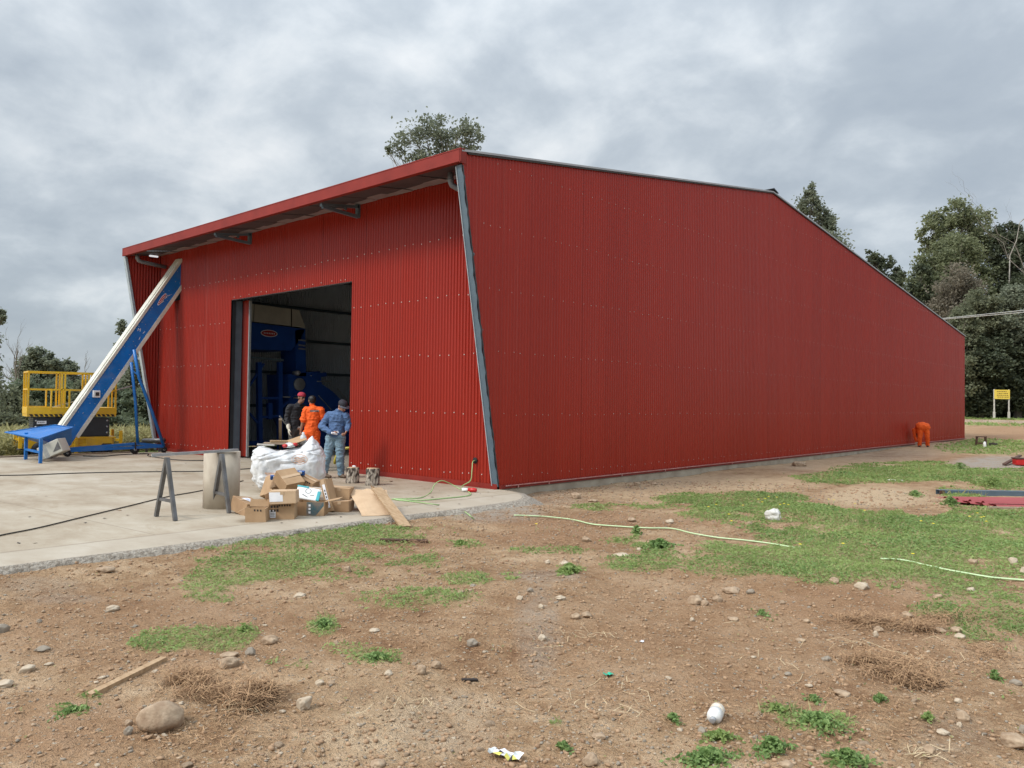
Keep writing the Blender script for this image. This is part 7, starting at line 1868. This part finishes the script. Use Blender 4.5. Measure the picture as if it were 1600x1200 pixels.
# scraps and crumbs of mud on the slab
def slab_debris():
    g = np.random.default_rng(33); mb = MB()
    for _ in range(150):
        x, y = g.uniform(-11, 1.2), g.uniform(-9, -0.3)
        if g.random() < 0.45: x, y = g.normal(-1.2, 1.6), g.normal(-1.6, 1.3)
        if y > -0.1 or x > 1.25: continue
        s_ = g.uniform(0.008, 0.030); a = g.uniform(0, 6.28)
        pts = [(x+s_*math.cos(a+q)*g.uniform(.5, 1.5), y+s_*math.sin(a+q)*g.uniform(.5, 1.2), 0.005+g.uniform(0, 0.008)) for q in (0, 1.3, 2.6, 3.9, 5.1)]
        mb.add(pts, [(0, 1, 2, 3, 4)], ('rust', 'wood_grey', 'earth', 'mark_black')[int(g.integers(0, 4))])
    tag(mb.obj('slab_debris'), 'chips of bark, mud and rubbish scattered on the slab', 'debris', kind='stuff')
slab_debris()
# ------------------------------------------------------------------ dry straw
def straw(name, label, spots, n, seed, ln=(0.05, 0.20), hgt=0.08, mat='straw_dry', kind=None, w=0.0033):
    g = np.random.default_rng(seed); P0 = gpt(*spots[0][:2]); V, Fc, tn = [], [], []
    k = 0
    S_ = np.array(spots, float)[g.integers(0, len(spots), n)]
    PP = gpts(S_[:, 0]+S_[:, 2]*g.normal(size=n)*0.5, S_[:, 1]+S_[:, 3]*g.normal(size=n)*0.5)
    for p in PP:
        L = g.uniform(*ln); a = g.uniform(0, 6.28); el = g.normal()*0.22
        d = np.array([math.cos(a)*math.cos(el), math.sin(a)*math.cos(el), math.sin(el)]); s = np.array([-d[1], d[0], 0.3]); s /= np.linalg.norm(s)
        c = p+np.array([0, 0, 0.01+hgt*g.random()**2]); bend = np.array([0, 0, 0.12*L*g.normal()])+s*0.15*L*g.normal()
        A, M_, B_ = c-d*L/2, c+bend, c+d*L/2
        for q in (A, M_, B_): V += [q-s*w/2-P0, q+s*w/2-P0]
        Fc += [(k, k+2, k+3, k+1), (k+2, k+4, k+5, k+3)]; k += 6
    me = np_mesh(name, np.array(V), np.array(Fc), mat)
    o = link(name, me, loc=tuple(P0)); return tag(o, label, 'straw', kind=kind)
straw('straw_heap', 'tangle of dry brown straw and roots right of the big boulder', [(330, 1085, 60, 14), (385, 1100, 40, 18), (300, 1065, 40, 8), (410, 1090, 24, 12)], 2600, 1, hgt=0.085)
straw('straw_heap', 'tangle of dry brown straw on the right-hand bank', [(1400, 1050, 50, 12), (1360, 1035, 50, 8), (1440, 1070, 40, 10), (1420, 1055, 40, 14)], 2200, 2, hgt=0.075)
straw('straw_heap', 'dry reddish straw along the upper edge of the dirt bank', [(1380, 978, 60, 8), (1350, 970, 50, 6), (1470, 970, 50, 8), (1440, 985, 40, 6)], 1000, 3, ln=(0.06, 0.24), hgt=0.06)
straw('straw_bits', 'dry stalks and root bits strewn over the dirt', [(1000, 990, 200, 60), (700, 1000, 250, 60), (950, 1080, 260, 60), (1300, 1120, 200, 60), (350, 1140, 250, 40), (150, 1000, 160, 60), (850, 860, 160, 25), (900, 925, 160, 14), (1550, 1020, 60, 40)], 5200, 4, ln=(0.015, 0.08), hgt=0.012, kind='stuff')
straw('pale_stalks', 'pale dry stalks strewn over the dirt', [(380, 1108, 30, 8), (1440, 1030, 60, 18), (910, 1000, 60, 20), (1180, 1030, 120, 40), (1330, 1010, 60, 10), (940, 1100, 100, 40), (1450, 1180, 40, 16), (650, 1110, 80, 20)], 190, 5, ln=(0.05, 0.22), hgt=0.03, mat='straw_pale', kind='stuff', w=0.004)
straw('red_soil_straw', 'reddish dry plant litter by the slab edge', [(640, 848, 40, 6), (900, 812, 120, 8), (1060, 808, 60, 6), (870, 850, 60, 8)], 900, 6, ln=(0.05, 0.2), hgt=0.03, kind='stuff')
# ------------------------------------------------------------------ litter
p0, p1 = Vector(gpt(138, 1091)), Vector(gpt(256, 1033)); m_ = MB(); m_.bar(p0+Vector((0, 0, 0.012)), p1+Vector((0, 0, 0.015)), 0.048, 0.030, 'wood'); tag(m_.obj('wooden_lath'), 'splintered wooden lath lying on the dirt above the big boulder', 'lath')
m_ = MB(); p0, p1 = Vector(gpt(735, 1066)), Vector(gpt(746, 1064)); m_.bar(Vector(gpt(722, 1064))+Vector((0, 0, 0.008)), p1+Vector((0, 0, 0.008)), 0.03, 0.012, 'mark_black'); tag(m_.obj('dark_chip'), 'flat dark chip of wood lying in the middle of the dirt', 'chip')
m_ = MB(); p0, p1 = Vector(gpt(594, 846)), Vector(gpt(668, 848)); m_.bar(p0+Vector((0, 0, 0.02)), p1+Vector((0, 0, 0.02)), 0.09, 0.03, 'rust'); tag(m_.obj('rotten_board'), 'rotten reddish board lying in the grass below the slab edge', 'board')
t = thing('plastic_bottle', 'dirty white plastic bottle lying on the dirt near the bottom edge', 'bottle', gpt(1118, 1127), Rcam(1118, 0))
R = rotm(math.radians(96), 0, math.radians(-12))
m_ = MB(); m_.lathe([(0.028, -0.068), (0.041, -0.060), (0.043, -0.01)], 'bottle_dirty', (0, 0.01, 0.038), 20, R); m_.lathe([(0.0432, -0.01), (0.043, 0.035), (0.036, 0.052), (0.016, 0.060), (0.015, 0.066)], 'bottle_white', (0, 0.01, 0.038), 20, R); m_.obj('bottle', t)
m_ = MB(); m_.lathe([(0.018, 0.066), (0.018, 0.086), (0.014, 0.088)], 'steel_light', (0, 0.01, 0.038), 14, R); m_.obj('bottle_cap', t)
def crumple(name, u, v, w, h, mats, label, cat, seed, hgt=0.03, rz_=0.0, n=9):
    p = gpt(u, v); g = np.random.default_rng(seed); mb = MB()
    nx, ny = n, max(3, int(n*h/w)); vs = []
    for j in range(ny+1):
        for i in range(nx+1): vs.append(((i/nx-.5)*w+g.normal()*w*.02, (j/ny-.5)*h+g.normal()*h*.04, 0.006+hgt*g.random()))
    for j in range(ny):
        for i in range(nx):
            a = j*(nx+1)+i; mb.add([vs[a], vs[a+1], vs[a+nx+2], vs[a+nx+1]], [(0, 1, 2), (0, 2, 3)], mats[int(g.integers(0, len(mats)))])
    return tag(mb.obj(name, loc=tuple(p), rotz=Rcam(u, 0)+rz_), label, cat)
crumple('snack_wrapper', 790, 1184, 0.18, 0.07, ['foil', 'foil', 'foil', 'paper', 'foil_yellow', 'mark_black'], 'torn silver and yellow snack wrapper at the bottom edge', 'wrapper', 3, 0.03, -0.5)
crumple('green_wrapper', 950, 1058, 0.062, 0.045, ['litter_green'], 'small shiny green wrapper on the bare dirt', 'wrapper', 4, 0.014, 0.2, 5)
crumple('white_scrap', 1003, 1004, 0.034, 0.024, ['paper'], 'tiny white scrap on the dirt above the green wrapper', 'scrap', 5, 0.012, 0.2, 4)
m_ = MB(); p = gpt(1208, 815); m_.blob((0, 0, 0.10), (0.125, 0.11, 0.105), 'bag_white', 4, 6, 0.35); tag(m_.obj('white_bag', loc=tuple(p)), 'crumpled white plastic bag lying in the grass among yellow flowers', 'bag')
crumple('white_sheet', 1385, 751, 0.75, 0.22, ['white_paint', 'box_white'], 'scrap of white sheeting in the grass beyond the gravel patch', 'sheeting', 7, 0.03, 0.2, 8)
for u, v, lab in ((1255, 688, 'clod of earth at the foot of the red wall'),): pass
